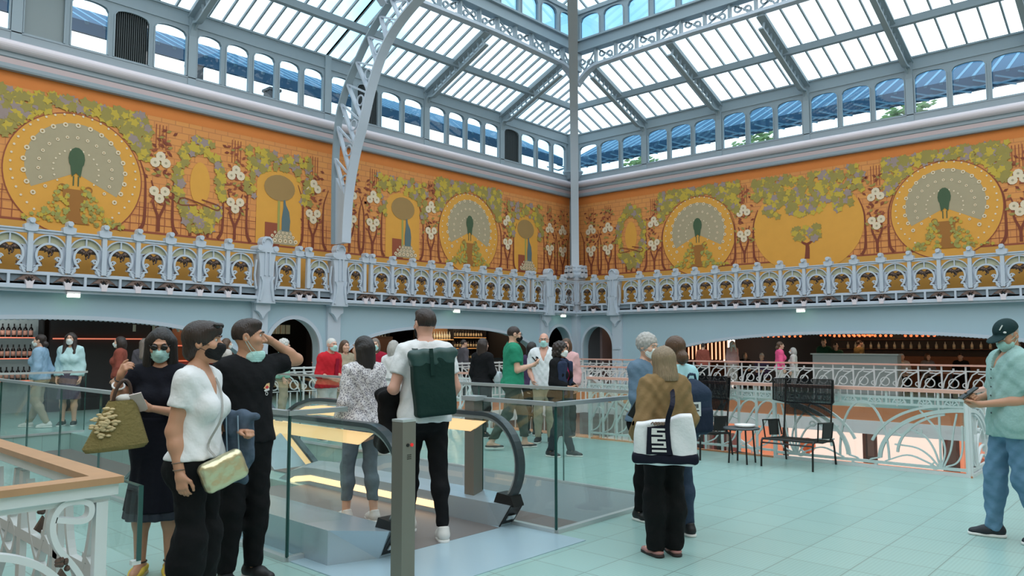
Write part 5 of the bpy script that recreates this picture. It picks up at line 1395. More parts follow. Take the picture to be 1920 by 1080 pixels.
    def body(s, hands=None, bare=True, headres=.0058, arms='RL'):
        hands = hands or {}
        lo = V(-.36,-.3,0); hi = V(.36,.34,1.52)
        ks = [v for k, v in s.j.items() if len(k) == 3]
        lo = np.minimum(lo, np.min(ks, 0)-.1); hi = np.maximum(hi, np.max(ks, 0)+.1); hi[2] = max(hi[2], 1.55)
        def f(p):
            d = s.torso(p)
            d = smin(d, cone(p, s.j['neck']-V(0,0,.03), s.HW((0,-.015,-.06)), .058 if not s.f else .05, .05 if not s.f else .043), .035)
            for k in arms: d = smin(d, s.arm(p, k), .035)
            for k in 'RL':
                d = smin(d, s.leg(p, k), .04)
                a = s.j['an'+k]; ty = math.radians(s.toe[k]); fw = V(math.sin(ty), math.cos(ty), 0)
                if bare: d = smin(d, U(.02, cone(p, a+V(0,0,-.02)-fw*.03, a-V(0,0,.05)+fw*.12, .034, .024), cone(p, a+V(0,0,-.04)-fw*.03, a-V(0,0,.055)+fw*.1,.032,.03)), .03)
            return d
        parts = [(f, lo, hi, s.res)]
        h = s.j['head']
        parts.append((lambda p: smin(s.headf(s.hl(p)), cone(p, s.j['neck']+V(0,0,.02), s.HW((0,-.015,-.06)), .054 if not s.f else .047, .05 if not s.f else .043), .03), h-.16-V(0,0,.03), h+.16, headres))
        for k in 'RL':
            if k in arms: parts.append(s.hand(k, **hands.get(k, {})))
        b = s.add('body', parts, s.skin)
        e = MB(); d = MB()
        for x in (-.031,.031):
            e.ball(s.HW((x,.0768,.011))*s.s, .0108*s.s, 10); d.ball(s.HW((x,.0822,.011))*s.s, .0066*s.s, 8)
        e.build('eyes', M_EYEW, s.root, True); d.build('pupils', M_EYED, s.root, True)
        return b
    def brows(s, m):
        mb = MB()
        for x in (-1,1): mb.tube([s.HW((x*.014,.098,.03))*s.s, s.HW((x*.032,.095,.037))*s.s, s.HW((x*.05,.08,.031))*s.s], [.003*s.s,.0045*s.s,.002*s.s], 6)
        mb.build('eyebrows', m, s.root, True)
    def hair(s, style, col, res=.0075):
        m = hair_mat(col); h = s.j['head']
        def f(p):
            q = s.hl(p)
            w = .0016*np.sin(np.arctan2(q[0], q[1]+.02)*46+q[2]*30)+.0012*np.sin(q[0]*130+q[1]*60+3*np.sin(q[2]*14))
            d = ell(q,(0,-.02,.03),(.083,.1,.096))
            face = ell(q,(0,.12,-.045),(.078,.1,.10))
            if style == 'short':
                d = ell(q,(0,-.018,.03),(.079,.098,.096)); d = smin(d, ell(q,(0,.03,.09),(.06,.055,.032)), .03)
                d = smax(d, -(q[2]+.02+.9*np.maximum(q[1]+.03,0)*.9-.0), .01); d = smax(d, -ell(q,(0,.13,-.02),(.085,.085,.08)), .01)
            elif style == 'crop':
                d = ell(q,(0,-.016,.028),(.0765,.0965,.094)); d = smax(d, -(q[2]+.03-.0), .01); d = smax(d, -ell(q,(0,.13,-.03),(.085,.085,.095)), .01)
            elif style == 'balding':
                d = ell(q,(0,-.02,.01),(.079,.096,.085)); d = smax(d, -ell(q,(0,.05,.05),(.075,.11,.075)), .01); d = smax(d, -(q[2]+.06), .01)
            elif style == 'bob':
                d = U(.04, d, ell(q,(0,-.035,-.045),(.097,.094,.12)), cone(q,(0,-.05,-.05),(0,-.055,-.13),.085,.075)); d = smax(d, -face, .012); d = smax(d, -(q[2]+.155), .012)
            elif style == 'straight':
                w = .003*np.sin(np.arctan2(q[0], q[1]+.04)*34+1.5*np.sin(q[2]*20)); d = U(.04, ell(q,(0,-.02,.03),(.09,.105,.096)), cone(q,(0,-.03,.0),(0,-.045,-.14),.094,.108)); d = smax(d, -ell(q,(0,.13,-.06),(.075,.1,.14)), .012); d = smax(d, -(q[2]+.185+.01*np.sin(q[0]*90)), .01)
            elif style == 'pixie':
                d = U(.03, ell(q,(0,-.02,.035),(.09,.108,.1)), ell(q,(0,.045,.075),(.07,.06,.045)), ell(q,(0,-.07,-.05),(.06,.05,.06))); d = smax(d, -ell(q,(0,.13,-.035),(.083,.092,.085)), .012); d = smax(d, -ell(q,(0,.06,-.09),(.12,.06,.075)), .015)
            elif style == 'long':
                d = U(.04, d, cone(q,(.06,.0,.02),(.095,.06,-.33),.048,.042), cone(q,(-.06,.0,.02),(-.095,.06,-.33),.048,.042), cone(q,(0,-.06,0),(0,-.085,-.3),.08,.085)); d = smax(d, -ell(q,(0,.12,-.06),(.066,.11,.13)), .012)
            elif style == 'shoulder':
                d = U(.04, d, cone(q,(.05,-.04,-.03),(.06,-.05,-.17),.055,.05), cone(q,(-.05,-.04,-.03),(-.06,-.05,-.17),.055,.05), cone(q,(0,-.06,0),(0,-.07,-.18),.07,.06)); d = smax(d, -face, .012)
            elif style == 'curly':
                w = .012*np.sin(q[0]*80)*np.sin(q[1]*80+1)*np.sin(q[2]*80+2)
                d = U(.03, ell(q,(0,-.025,.03),(.118,.125,.112)), ell(q,(0,-.05,-.06),(.122,.1,.1))); d = smax(d, -ell(q,(0,.13,-.045),(.07,.095,.10)), .012)
            elif style == 'curlyshort':
                w = .006*np.sin(q[0]*110)*np.sin(q[1]*110+1)*np.sin(q[2]*110+2)
                d = ell(q,(0,-.02,.035),(.094,.108,.102)); d = smax(d, -face, .012); d = smax(d, -(q[2]+.07), .012)
            elif style == 'bun':
                d = smax(d, -face, .012); d = smax(d, -(q[2]+.075), .02); d = smin(d, ell(q,(0,-.1,-.07),(.055,.06,.06)), .03)
            return d+w
        lo, hi = h-V(.17,.19,.17), h+V(.17,.17,.17)
        if style in ('long','shoulder'): lo = lo-V(.06,.06,.3); hi = hi+V(.06,.1,0)
        o = s.add('hair', [(f, lo, hi, res)], m); s.brows(m); return o
    def mask(s, col=(206,226,222), low=0.):
        m = cloth('mask_%d_%d_%d' % col, col, .7, (9,.03), (40,.2))
        def f(p):
            q = s.hl(p); q = (q[0], q[1]+low*.2, q[2]+low*.95)
            d = U(.03, ell(q,(0,.03,-.03),(.06,.062,.085)), ell(q,(0,.055,-.092),(.034,.034,.027)), ell(q,(0,.09,-.035),(.022,.032,.03)))-.008
            r = ell(q,(0,.075,-.056),(.075,.085,.054))
            return smax(d, r, .008)+.0009*np.sin(q[2]*420)
        h = s.j['head']
        o = s.add('face_mask', [(f, h-.17, h+.17, .005)], m)
        mb = MB()
        for x in (-1,1):
            for z in (-.02,-.08): mb.tube([s.HW((x*.055,.07,z-low))*s.s, s.HW((x*.074,.03,z*.6-low*.6))*s.s, s.HW((x*.082,-.012,.0 if z > -.05 else -.025))*s.s], .0016*s.s, 5)
        mb.build('ear_loop', m, o)
        return o
    def top(s, m, sleeve=.55, hem=.93, loose=.014, neck='crew', name='shirt', folds=.004, cuff=None, flare=0.):
        """sleeve: 0..1 of the upper arm, 1..2 of the forearm"""
        ks = []
        for k in 'RL':
            sl = sleeve if not isinstance(sleeve, dict) else sleeve[k]
            sh, el, wr = s.j['sh'+k], s.j['el'+k], s.j['wr'+k]
            ks.append((k, sl, sh+(el-sh)*min(1, sl) if sl <= 1 else el+(wr-el)*(sl-1), nrm(el-sh) if sl <= 1 else nrm(wr-el), nrm(el-sh)))
        def f(p):
            fold = folds*(np.sin(p[2]*30+p[0]*34+2.5*np.sin(p[0]*15+p[2]*6))+.6*np.sin(p[2]*50-p[0]*62+p[1]*40))*.6
            t = s.torso(p, loose)
            if hem < 1.02:
                for k in 'RL': t = smin(t, cone(p, s.j['hi'+k], s.j['hi'+k]+(s.j['kn'+k]-s.j['hi'+k])*.4, .096+loose*1.3, .08+loose*1.3), .06)
            if flare: t = t-flare*np.clip((1.2-p[2])/.3, 0, 1)
            t = smax(t, hem-p[2], .008)
            for k, sl, c, n, n0 in ks:
                sh, el, wr = s.j['sh'+k], s.j['el'+k], s.j['wr'+k]; o = loose+.004
                if sl <= 1: a = smax(cone(p, sh, el, .05+o, .047+o), half(p, c, n), .006)
                else: a = U(.03, cone(p, sh, el, .049+o, .043+o), smax(cone(p, el, wr, .044+o, .032+o), half(p, c, n), .006))
                t = smin(t, a, .035)
            q = s.shift(p)
            if neck == 'v': t = smax(t, -U(.01, ell(q,(0,.0,1.50),(.075,.085,.055)), cone(q,(.0,.13,1.30),(0,.09,1.5),.012,.07)), .006)
            elif neck == 'open': t = smax(t, -U(.01, ell(q,(0,.0,1.5),(.07,.08,.05)), cone(q,(.0,.14,1.1),(0,.1,1.5),.02,.06)), .006)
            elif neck == 'wide': t = smax(t, -ell(q,(0,.02,1.50),(.095,.1,.055)), .006)
            else: t = smax(t, -ell(q,(0,-.0,1.51),(.07,.08,.05)), .006)
            return t+fold
        pts = [s.j[a+k] for a in ('sh','el','wr') for k in 'RL']
        lo = np.minimum(V(-.3,-.26,hem-.03), np.min(pts, 0)-.09); hi = np.maximum(V(.3,.3,1.56), np.max(pts, 0)+.09)
        lo[2] = min(lo[2], hem-.03)
        return s.add(name, [(f, lo, hi, s.res*.9)], m)
    def collar(s, m):
        mb = MB(); n = s.j['neck']
        A = [n+V(.072*math.sin(a), .07*math.cos(a)-.0, .005+.0*a) for a in [PI*.12+2*PI*.88*i/16 for i in range(17)]]
        B = [n+V(.062*math.sin(a), .06*math.cos(a), .05) for a in [PI*.06+2*PI*.94*i/16 for i in range(17)]]
        mb.strip([p*s.s for p in A], [p*s.s for p in B], (0,0,.004)); return mb.build('collar', m, s.root)
    def trousers(s, m, cut=.1, loose=.012, calf=.014, waist=1.0, name='trousers', folds=.003, belt=None):
        def f(p):
            fold = folds*(np.sin(p[2]*30+p[0]*50+p[1]*35+2*np.sin(p[2]*9))+.5*np.sin(p[2]*62-p[0]*60))*np.clip(1.25-np.abs(p[2]-.5)*.3-p[2]*.5,.3,1)
            t = smax(s.torso(p, loose*.7), .80-p[2], .03)
            for k in 'RL': t = smin(t, s.leg(p, k, loose, calf), .045)
            t = smax(t, p[2]-waist, .006)
            return smax(t, cut-p[2], .004)+fold
        pts = [s.j[a+k] for a in ('hi','kn','an') for k in 'RL']
        lo = np.minimum(V(-.26,-.22,cut-.03), np.min(pts, 0)-.12); hi = np.maximum(V(.26,.24,waist+.03), np.max(pts, 0)+.12); hi[2] = waist+.03; lo[2] = cut-.03
        o = s.add(name, [(f, lo, hi, s.res*.95)], m)
        if belt is not None:
            s.add('belt', [(lambda p: smax(s.torso(p, loose*.7+.006), np.abs(p[2]-waist+.02)-.018, .004), V(-.26,-.22,waist-.06), V(.26,.24,waist+.02), s.res*.8)], belt)
        return o
    def skirt(s, m, hem=.4, wide=.21, top=1.06, name='skirt', pleat=.006):
        def f(p):
            a = np.arctan2(p[0], p[1])
            return smax(smax(smin(s.torso(p,.016),cone(p,(0,0,1.08),(0,.0,hem-.1),.13,wide,1/.85)+pleat*np.sin(a*11+np.sin(p[2]*6))*np.clip((1.0-p[2])/.5,0,1),.08), hem-p[2], .004), p[2]-top, .01)
        return s.add(name, [(f, V(-wide-.08,-wide-.06,hem-.03), V(wide+.08,wide+.08,top+.02), s.res*.95)], m)
    def shoes(s, m, sole=None, style='sneaker', h=.1):
        sole = sole or mat('sole_white', (225,225,222), .6)
        for k in 'RL':
            a = s.j['an'+k]; ty = math.radians(s.toe[k]); fw = V(math.sin(ty), math.cos(ty), 0); sd = V(fw[1], -fw[0], 0); g = V(a[0], a[1], max(0, a[2]-.085))
            def f(p):
                x = (p[0]-g[0])*sd[0]+(p[1]-g[1])*sd[1]; y = (p[0]-g[0])*fw[0]+(p[1]-g[1])*fw[1]; z = p[2]-g[2]
                q = (x, y, z); lowc = {'sneaker': .108, 'flat': .07, 'sandal': .05}[style]
                d = U(.03, cone(q,(0,-.045,.05),(0,.06,.045),.04,.045), cone(q,(0,.06,.035),(0,.145,.026),.047,.036), cone(q,(0,-.025,.06),(0,-.02,.11),.044,.043))
                d = smax(d, z-lowc-.25*np.maximum(-y,0)*(style == 'sneaker')+.35*np.maximum(y-.02,0)*(style != 'sandal'), .012)
                return smax(d, .018-z, .004)
            def f2(p):
                x = (p[0]-g[0])*sd[0]+(p[1]-g[1])*sd[1]; y = (p[0]-g[0])*fw[0]+(p[1]-g[1])*fw[1]; z = p[2]-g[2]
                d = np.minimum(cone((x,y,z*0),(0,-.045,0),(0,.06,0),.044,.049), cone((x,y,z*0),(0,.06,0),(0,.147,0),.049,.039))
                return smax(d, np.abs(z-.013)-.013, .004)
            lo, hi = g+V(-.2,-.2,-.01), g+V(.2,.2,.16)
            o = s.add('shoe', [(f, lo, hi, .0075)], m); s.add('sole', [(f2, lo, hi, .0075)], sole, o)
    def glasses(s, dark=True, up=0.):
        m = mat('glasses_black', (18,18,20), .15); mb = MB()
        for x in (-1,1):
            c = s.HW((x*.033,.106-up*.25,.012+up))
            if dark: mb.ball(c*s.s, .024*s.s, 12, sc=(1,.35 if not up else 1,.85))
            else: mb.tube([s.HW((x*.033+.022*math.cos(a),.106,.012+.017*math.sin(a)))*s.s for a in [2*PI*i/14 for i in range(14)]], .0018*s.s, 5, closed=True)
            mb.tube([s.HW((x*.055,.098-up*.3,.015+up))*s.s, s.HW((x*.078,.03-up*.3,.012+up*.7))*s.s, s.HW((x*.08,-.015,.008+up*.5))*s.s], .0022*s.s, 5)
        mb.tube([s.HW((-.012,.107-up*.25,.016+up))*s.s, s.HW((.012,.107-up*.25,.016+up))*s.s], .002*s.s, 5)
        return mb.build('glasses', m, s.root, True)
    def strap(s, name, pts, w, m, parent=None):
        return MB().sweep([V(*p)*s.s for p in spline(pts, 5)], w, .006, (0,1,0)).build(name, m, parent or s.root)

    def surf(s, x, z, o=.02, sgn=1):
        """a point on the clothed torso at (x, z), front (+1) or back (-1)"""
        y = np.linspace(0, .4, 401)*sgn
        p = (np.full(401, x), y+s.ln*(z-.95), np.full(401, z))
        d = s.torso(p, o); k = np.argmax(d > 0)
        return V(x, p[1][k], z)
    def band(s, name, pts, w, m, o=.022, sgn=1, nor=None, th=.006):
        """strap lying on the torso through (x, z) points; a third value overrides y"""
        P = [s.surf(q[0], q[1], o, sgn) if len(q) == 2 else V(*q) for q in pts]
        P = [p*s.s for p in spline(P, 4)]
        mb = MB()
        mb.sweep(P, w, th, nor or (0,sgn,.01)); return mb.build(name, m, s.root)
def rbox(p, c, hf, r):
    q = [np.abs(p[i]-c[i])-(hf[i]-r) for i in range(3)]
    return np.sqrt(sum(np.maximum(v, 0)**2 for v in q))+np.minimum(np.maximum(q[0], np.maximum(q[1], q[2])), 0)-r
def blob(name, fn, lo, hi, res, m, parent=None):
    v, f = nets(fn, lo, hi, res); mb = MB(); mb.add(v, f); return mb.build(name, m, parent, True)
# ================================================================== the visitors
def at(px, dep, z=0.):
    """floor point at a distance dep along the view axis in the column px"""
    a = math.radians(42.42)-math.atan((px-960)/1425.0); r = dep/math.cos(math.atan((px-960)/1425.0)); return (r*math.cos(a), r*math.sin(a))
def zof(py, dep): return 1.58+(643.5-py)/1421*dep
C_WHITE = cloth('cotton_white', (224,226,228)); C_BLACK = cloth('cotton_black', (20,21,24)); C_NAVY = cloth('cotton_navy', (26,30,46)); C_BTROUS = cloth('trouser_black', (17,18,20)); C_DENIM = cloth('denim_mid', (86,108,134)); C_GREYJ = cloth('denim_grey', (104,118,128))
C_SHOEW = mat('sneaker_white', (214,212,208), .6); C_SHOEB = mat('shoe_black', (24,25,28), .5)
TEALMASK = (178,220,216); WHITEMASK = (226,232,230)

# --- woman in the white V-neck shirt
p = Person('woman in white V-neck T-shirt, black mask and black trousers, gold bag at her hip', 1.695, at(376,4.4), 116, True, 'tan', res=.010, yaw=10, pitch=2, fat=.008,
           elR=(.185,-.06,1.13), wrR=(.2,.0,.89), elL=(-.215,-.02,1.15), wrL=(-.16,.2,1.09))
p.body(dict(R=dict(curl=.45, thumb=.3), L=dict(curl=1.25, palm=(.3,.2,-1), up=(.5,.8,.1))), headres=.0045)
p.hair('pixie', 'dark', .0055); p.mask((30,30,32)); p.glasses(True, up=.085)
p.top(C_WHITE, .52, .962, .009, 'v', flare=.008); p.trousers(C_BTROUS, .03, .014, .045, .985); p.shoes(C_SHOEB, style='flat')
mb = MB()
for q, r_ in ((.0,.029),(.02,.0285)):
    c = p.j['wrR']+nrm(p.j['elR']-p.j['wrR'])*(.03+q*2); mb.tube([(c+V(r_*1.05*math.cos(a), r_*1.05*math.sin(a), .003*math.sin(2*a)))*p.s for a in [2*PI*i/16 for i in range(16)]], .003, 6, closed=True)
mb.build('bracelet', mat('bracelet_mix', (120,100,84), .4), p.root)
M_GOLD = mat('gold_leather', (214,206,170), .28, .75, bump=(16,.5))
M_STRAPG = mat('strap_grey', (150,150,146), .5)
bagc = p.W((.11,.21,.90))
r = empty('crossbody_bag', tuple(bagc), p.rz+math.radians(-46)); tag(r, 'metallic gold crossbody bag hanging at the hip of the woman in the white T-shirt', 'bag')
Rt = np.array(Matrix.Rotation(math.radians(22), 3, 'Y'))
def bagf(q):
    x = q[0]*Rt[0,0]+q[2]*Rt[2,0]; z = q[0]*Rt[0,2]+q[2]*Rt[2,2]
    return rbox((x, q[1], z), (0,0,0), (.125,.045,.085), .035)+.0018*np.sin(x*60+z*40)*np.sin(z*50)
blob('body', bagf, (-.17,-.07,-.15), (.17,.07,.15), .0055, M_GOLD, r)
rp = lambda x, y, z: (x*Rt[0,0]+z*Rt[0,2], y, x*Rt[2,0]+z*Rt[2,2])
MB().tube([rp(-.1,-.028,.078), rp(0,-.031,.08), rp(.1,-.028,.078)], .003, 5).build('zip', mat('zip_dark', (70,66,54), .4), r)
st = [V(*p.surf(-.06,1.44,.02))+V(0,-.05,.03), p.surf(-.02,1.36,.024), p.surf(.06,1.2,.03), p.surf(.11,1.05,.03), V(.135,.17,.985)]
MB().sweep([np.array(r.matrix_world.inverted() @ Vector((0,0,0)))*0 + np.array((Matrix.Rotation(-(p.rz+math.radians(-46)), 3, 'Z') @ Vector(tuple(p.W(q)-bagc)))) for q in spline(st, 5)], .012, .004, (0,1,0)).build('strap', M_STRAPG, r)
jc = p.W((-.19,.16,1.09))
r = empty('denim_jacket', tuple(jc), p.rz); tag(r, 'blue denim jacket draped over the forearm of the woman in the white T-shirt', 'jacket')
C_JKT = cloth('denim_jacket', (74,88,104), n=(30,.3), b=(14,.8))
def jf(q):
    w = .012*np.sin(q[0]*62+2*np.sin(q[2]*14))*np.clip((.1-q[2])/.12,0.2,1)+.006*np.sin(q[1]*70+q[2]*22)
    return U(.03, rbox(q, (0,.0,-.06), (.055,.085,.15), .045), rbox(q, (.03,.04,-.19), (.03,.05,.1), .028), ell(q, (0,.0,.085), (.06,.13,.045)))+w
blob('body', jf, (-.14,-.2,-.34), (.14,.2,.17), .009, C_JKT, r)
mb = MB()
for y in (-.04,.03): mb.tube(spline([(.075,y,.1),(.082,y+.01,-.03),(.078,y+.02,-.2)],4), .004, 5)
mb.build('seam', mat('denim_seam', (136,160,178), .8), r)

# --- young man with a raised arm
p = Person('young man in black T-shirt with mask under his chin, arm raised behind his head', 1.735, at(463,5.15), 148, False, 'tan', res=.010, yaw=50, pitch=0,
           shL=(-.172,-.01,1.44), elL=(-.42,-.02,1.475), wrL=(-.19,-.0,1.61), elR=(.22,-.04,1.13), wrR=(.2,.06,.9), toeR=20, toeL=-15)
p.body(dict(R=dict(curl=.5), L=dict(curl=.5, palm=(.6,.1,-.3), up=(.75,-.25,.35))), headres=.0042)
p.hair('short', 'dark', .005); p.mask(TEALMASK, low=.088)
p.top(C_BLACK, {'R':.62,'L':.6}, .93, .02, 'crew', 'tee_shirt'); p.trousers(C_BTROUS, .085, .02, .024, 1.0); p.shoes(C_SHOEB)
q = p.surf(-.075, 1.29, .024); mb = MB()
for pts, k in (([(-.022,.0),(.0,.03),(.022,.034),(.024,.006),(.004,-.012)],0), ([(-.012,.006),(.004,.018),(.018,.008),(.006,-.008)],1), ([(-.02,-.012),(.02,.0),(.022,-.014),(-.012,-.024)],2)):
    mb.prism([(V(q[0]-a, q[1]+.004+.001*k, q[2]+b))*p.s for a, b in pts], (0,.0015,0), k)
mb.tube([V(q[0]-.002+.009*math.cos(a), q[1]+.005, q[2]-.037+.011*math.sin(a))*p.s for a in [2*PI*i/10 for i in range(10)]], .002, 5, 2, closed=True)
mb.build('chest_print', [mat('print_cream',(226,190,140),.7), mat('print_red',(196,50,56),.7), mat('print_white',(214,214,214),.7)], p.root)

# --- woman in black with sunglasses
p = Person('long-haired woman in black dress, sunglasses and pale mask, looking at her phone', 1.68, at(303,5.3), 192, True, 'tan', res=.010, pitch=-18, yaw=6,
           elR=(.285,.03,1.215), wrR=(.225,.17,1.42), elL=(-.2,.06,1.13), wrL=(-.0,.27,1.20))
p.body(dict(R=dict(curl=.7, palm=(-.5,-.6,-.2), up=(-.35,.3,.55)), L=dict(curl=.75, palm=(.2,-.6,.5), up=(.85,.25,.15))), headres=.0045)
p.hair('long', 'black', .006); p.mask(TEALMASK); p.glasses(True)
C_DRESS = cloth('dress_navy_black', (18,20,30)); p.skirt(C_DRESS, .46, .225, 1.12, 'dress_skirt', .008); p.top(C_DRESS, .42, 1.0, .014, 'crew', 'dress_top')
hm = p.skirt(mat('sheer_hem', (36,44,56), .8), .405, .222, .47, 'sheer_hem', .012)
p.shoes(mat('espadrille_yellow', (206,178,66), .7), mat('espadrille_sole', (184,164,128), .8), 'flat')
mb = MB()
for k in 'RL':
    a = p.j['an'+k]; mb.tube([(a+V(.043*math.cos(t), -.005+.045*math.sin(t), .012))*p.s for t in [2*PI*i/14 for i in range(14)]], .005, 5, closed=True)
mb.build('ankle_strap', C_SHOEB, p.root)
mb = MB(); d = nrm(p.j['wrR']-p.j['elR'])
for t, rr in ((-.03,.031),(-.09,.038)):
    c = p.j['wrR']+d*t; a1 = nrm(np.cross(d, V(0,1,0))); a2 = np.cross(d, a1)
    mb.tube([(c+(a1*math.cos(a)+a2*math.sin(a))*rr)*p.s for a in [2*PI*i/16 for i in range(16)]], .004 if t > -.05 else .007, 6, t < -.05, closed=True)
mb.build('bracelet', [M_BLACK, mat('white_bangle', (232,232,230), .3)], p.root)
g = p.W((.06,.335,1.245)); r = empty('phone', tuple(g), p.rz); tag(r, 'pale phone held by the long-haired woman in the black dress', 'phone'); r.rotation_euler = (math.radians(-35), math.radians(14), p.rz)
MB().box((-.037,-.004,-.074),(.037,.004,.074)).build('body', mat('phone_pale', (206,190,184), .3), r); MB().box((-.034,-.0045,-.071),(.034,-.004,.071)).build('screen', mat('phone_screen', (20,22,28), .1), r)
g = V(*at(228,4.95), zof(795,4.95)); r = empty('straw_basket', tuple(g), math.atan2(g[1],g[0])-PI/2); tag(r, 'olive straw basket with a raffia flower, hanging on the elbow of the woman in black', 'bag')
M_STRAW = mat('straw_olive', (138,124,76), .85, bump=(50,.4)); tilt = np.array(Matrix.Rotation(math.radians(-4), 3, 'Y'))
def T3(x, y, z):
    x = x+.16*z; return V(x*tilt[0,0]+z*tilt[0,2], y, x*tilt[2,0]+z*tilt[2,2])
mb = MB(); N = 40; rows = 26
for i in range(rows):
    z = -.155+.31*i/(rows-1); t = (z+.155)/.31; rd = min(1, .86+t*2.0) if t < .07 else 1; rx = (.2-.12*t)*rd; ry = (.078-.02*t)*rd
    for (dr, dz) in ((.0,0),(.0012,.005)):
        for k in range(N):
            a = 2*PI*k/N; e = .72
            mb.v.append(tuple(T3((rx+dr)*np.sign(math.cos(a))*abs(math.cos(a))**e, (ry+dr)*np.sign(math.sin(a))*abs(math.sin(a))**e, z+dz)))
M2 = rows*2
for i in range(M2-1):
    for k in range(N): mb.f.append((i*N+k, i*N+(k+1) % N, (i+1)*N+(k+1) % N, (i+1)*N+k)); mb.m.append(0)
mb.f.append(tuple(range(N))[::-1]); mb.m.append(0)
mb.build('basket_body', M_STRAW, r, True)
mb = MB(); mb.tube([T3(.0+.05*math.cos(a), .0, .155+.13*math.sin(a)) for a in [PI*i/14 for i in range(15)]], .011, 8); mb.build('handle', mat('leather_brown', (70,50,40), .5), r)
mb = MB()
for i in range(34):
    a = random.random()*6.3; rr = random.uniform(.0,.075); c = T3(-.08+rr*math.cos(a), -.078-.012*(1-rr/.06), .03+rr*math.sin(a)*1.2)
    mb.ball(c, .019, 6, sc=(1,.4,.6)); 
for i in range(22):
    a = i*.57; rr = .045+.03*(i % 3)/2; mb.ball(T3(-.08+rr*math.cos(a), -.08, .03+rr*1.2*math.sin(a)), .016, 6, sc=(1.1,.35,.55))
mb.build('raffia_flower', mat('raffia', (206,186,142), .8), r, True)
mb = MB(); mb.ball(T3(.02,.02,.165), .05, 10, sc=(1.2,.7,.6)); mb.build('paper_lining', mat('paper_white', (220,220,214), .7), r, True)

# --- woman in the patterned blouse on the landing
def blouse_mat():
    m = cloth('blouse_print', (190,192,198)); nt = m.node_tree; b = nt.nodes['Principled BSDF']
    vo = nt.nodes.new('ShaderNodeTexVoronoi'); vo.inputs['Scale'].default_value = 75; tc = nt.nodes.new('ShaderNodeTexCoord'); rp = nt.nodes.new('ShaderNodeValToRGB')
    nt.links.new(tc.outputs['Object'], vo.inputs['Vector']); nt.links.new(vo.outputs['Distance'], rp.inputs[0]); nt.links.new(rp.outputs[0], b.inputs['Base Color'])
    e = rp.color_ramp.elements; e[0].position = .12; e[0].color = lin((84,88,112))+(1,); e[1].position = .55; e[1].color = lin((216,214,216))+(1,)
    k = rp.color_ramp.elements.new(.34); k.color = lin((150,146,152))+(1,)
    return m
p = Person('dark-haired woman in a grey patterned blouse and cropped jeans on the escalator landing', 1.64, at(682,6.85), -28, True, 'fair', res=.011, yaw=18,
           elR=(.2,-.02,1.14), wrR=(.19,.1,.92), elL=(-.21,-.04,1.14), wrL=(-.2,.1,.94), anL=(-.1,.12,.085), knL=(-.09,.12,.5), anR=(.1,-.06,.085), toeL=-5)
p.body(dict(R=dict(curl=.5), L=dict(curl=.5))); p.hair('shoulder', 'black', .007)
p.top(blouse_mat(), 1.75, .93, .019, 'wide', 'blouse', .008); p.trousers(C_GREYJ, .2, .006, .008, .99, 'jeans'); p.shoes(C_SHOEW)

# --- man with the backpack
p = Person('tall man in white T-shirt and black trousers seen from behind, wearing a green backpack', 1.86, at(797,6.3), -12, False, 'rosy', res=.011, yaw=14,
           elL=(-.25,-.06,1.14), wrL=(-.23,.19,1.12), elR=(.24,-.02,1.14), wrR=(.2,.17,1.0), anR=(.12,-.14,.085), knR=(.11,-.02,.5), anL=(-.06,.26,.085), knL=(-.08,.17,.5), toeR=5)
p.body(dict(R=dict(curl=.6), L=dict(curl=.9)), headres=.005); p.hair('short', 'dark', .006); p.mask((30,30,32))
p.top(C_WHITE, .62, .885, .015, 'crew', 'tee_shirt', .005); p.trousers(C_BTROUS, .11, .012, .008, .98); p.shoes(C_SHOEW)
for k, sx in (('R',1),('L',-1)): p.band('backpack_strap', [(sx*.1,-.13,1.43),(sx*.105,-.02,1.475),(sx*.11,.08,1.42),(sx*.12,.125,1.3),(sx*.15,.06,1.12)], .045, mat('strap_green',(24,46,44),.6))
bc = p.W((.02,-.21,1.19)); r = empty('green_backpack', tuple(bc), p.rz); r.rotation_euler = (math.radians(-3), math.radians(-4), p.rz); tag(r, 'dark green roll-top backpack on the back of the tall man in white', 'backpack')
M_GBAG = cloth('backpack_green', (20,48,44), .7, (3,.1), (30,.25)); M_GBAG2 = mat('backpack_green_sheen', (44,74,72), .4, bump=(9,.6))
blob('body', lambda q: rbox((q[0]*(1+.25*np.clip(.15-q[2],-.4,.4)*.5), q[1], q[2]), (0,0,-.02), (.17,.085,.245), .03)+.003*np.sin(q[2]*20+q[0]*9), (-.26,-.13,-.32), (.26,.13,.28), .009, M_GBAG, r)
blob('roll_top', lambda q: U(.03, rbox(q, (0,-.01,.2), (.182,.078,.07), .035), cone(q, (-.17,-.055,.225), (.17,-.055,.225), .034, .034))+.004*np.sin(q[0]*50+q[2]*30), (-.25,-.14,.08), (.25,.13,.33), .008, M_GBAG2, r)
MB().sweep([(-.02,-.1,.27),(-.02,-.108,.2),(-.02,-.1,.06)], .03, .006, (0,1,0)).build('buckle_strap', M_GBAG, r)
jc = p.W((-.26,.13,.98)); r = empty('black_jacket', tuple(jc), p.rz); tag(r, 'black jacket bundled over the forearm of the man with the green backpack', 'jacket')
blob('body', lambda q: U(.05, ell(q, (0,0,.1), (.1,.15,.07)), rbox(q, (-.0,.02,-.1), (.07,.12,.22), .06), ell(q, (-.03,.05,-.3), (.08,.12,.06)))+.012*np.sin(q[1]*38+q[2]*20)+.008*np.sin(q[2]*36), (-.2,-.22,-.42), (.2,.24,.22), .012, cloth('jacket_black', (17,17,19)), r)

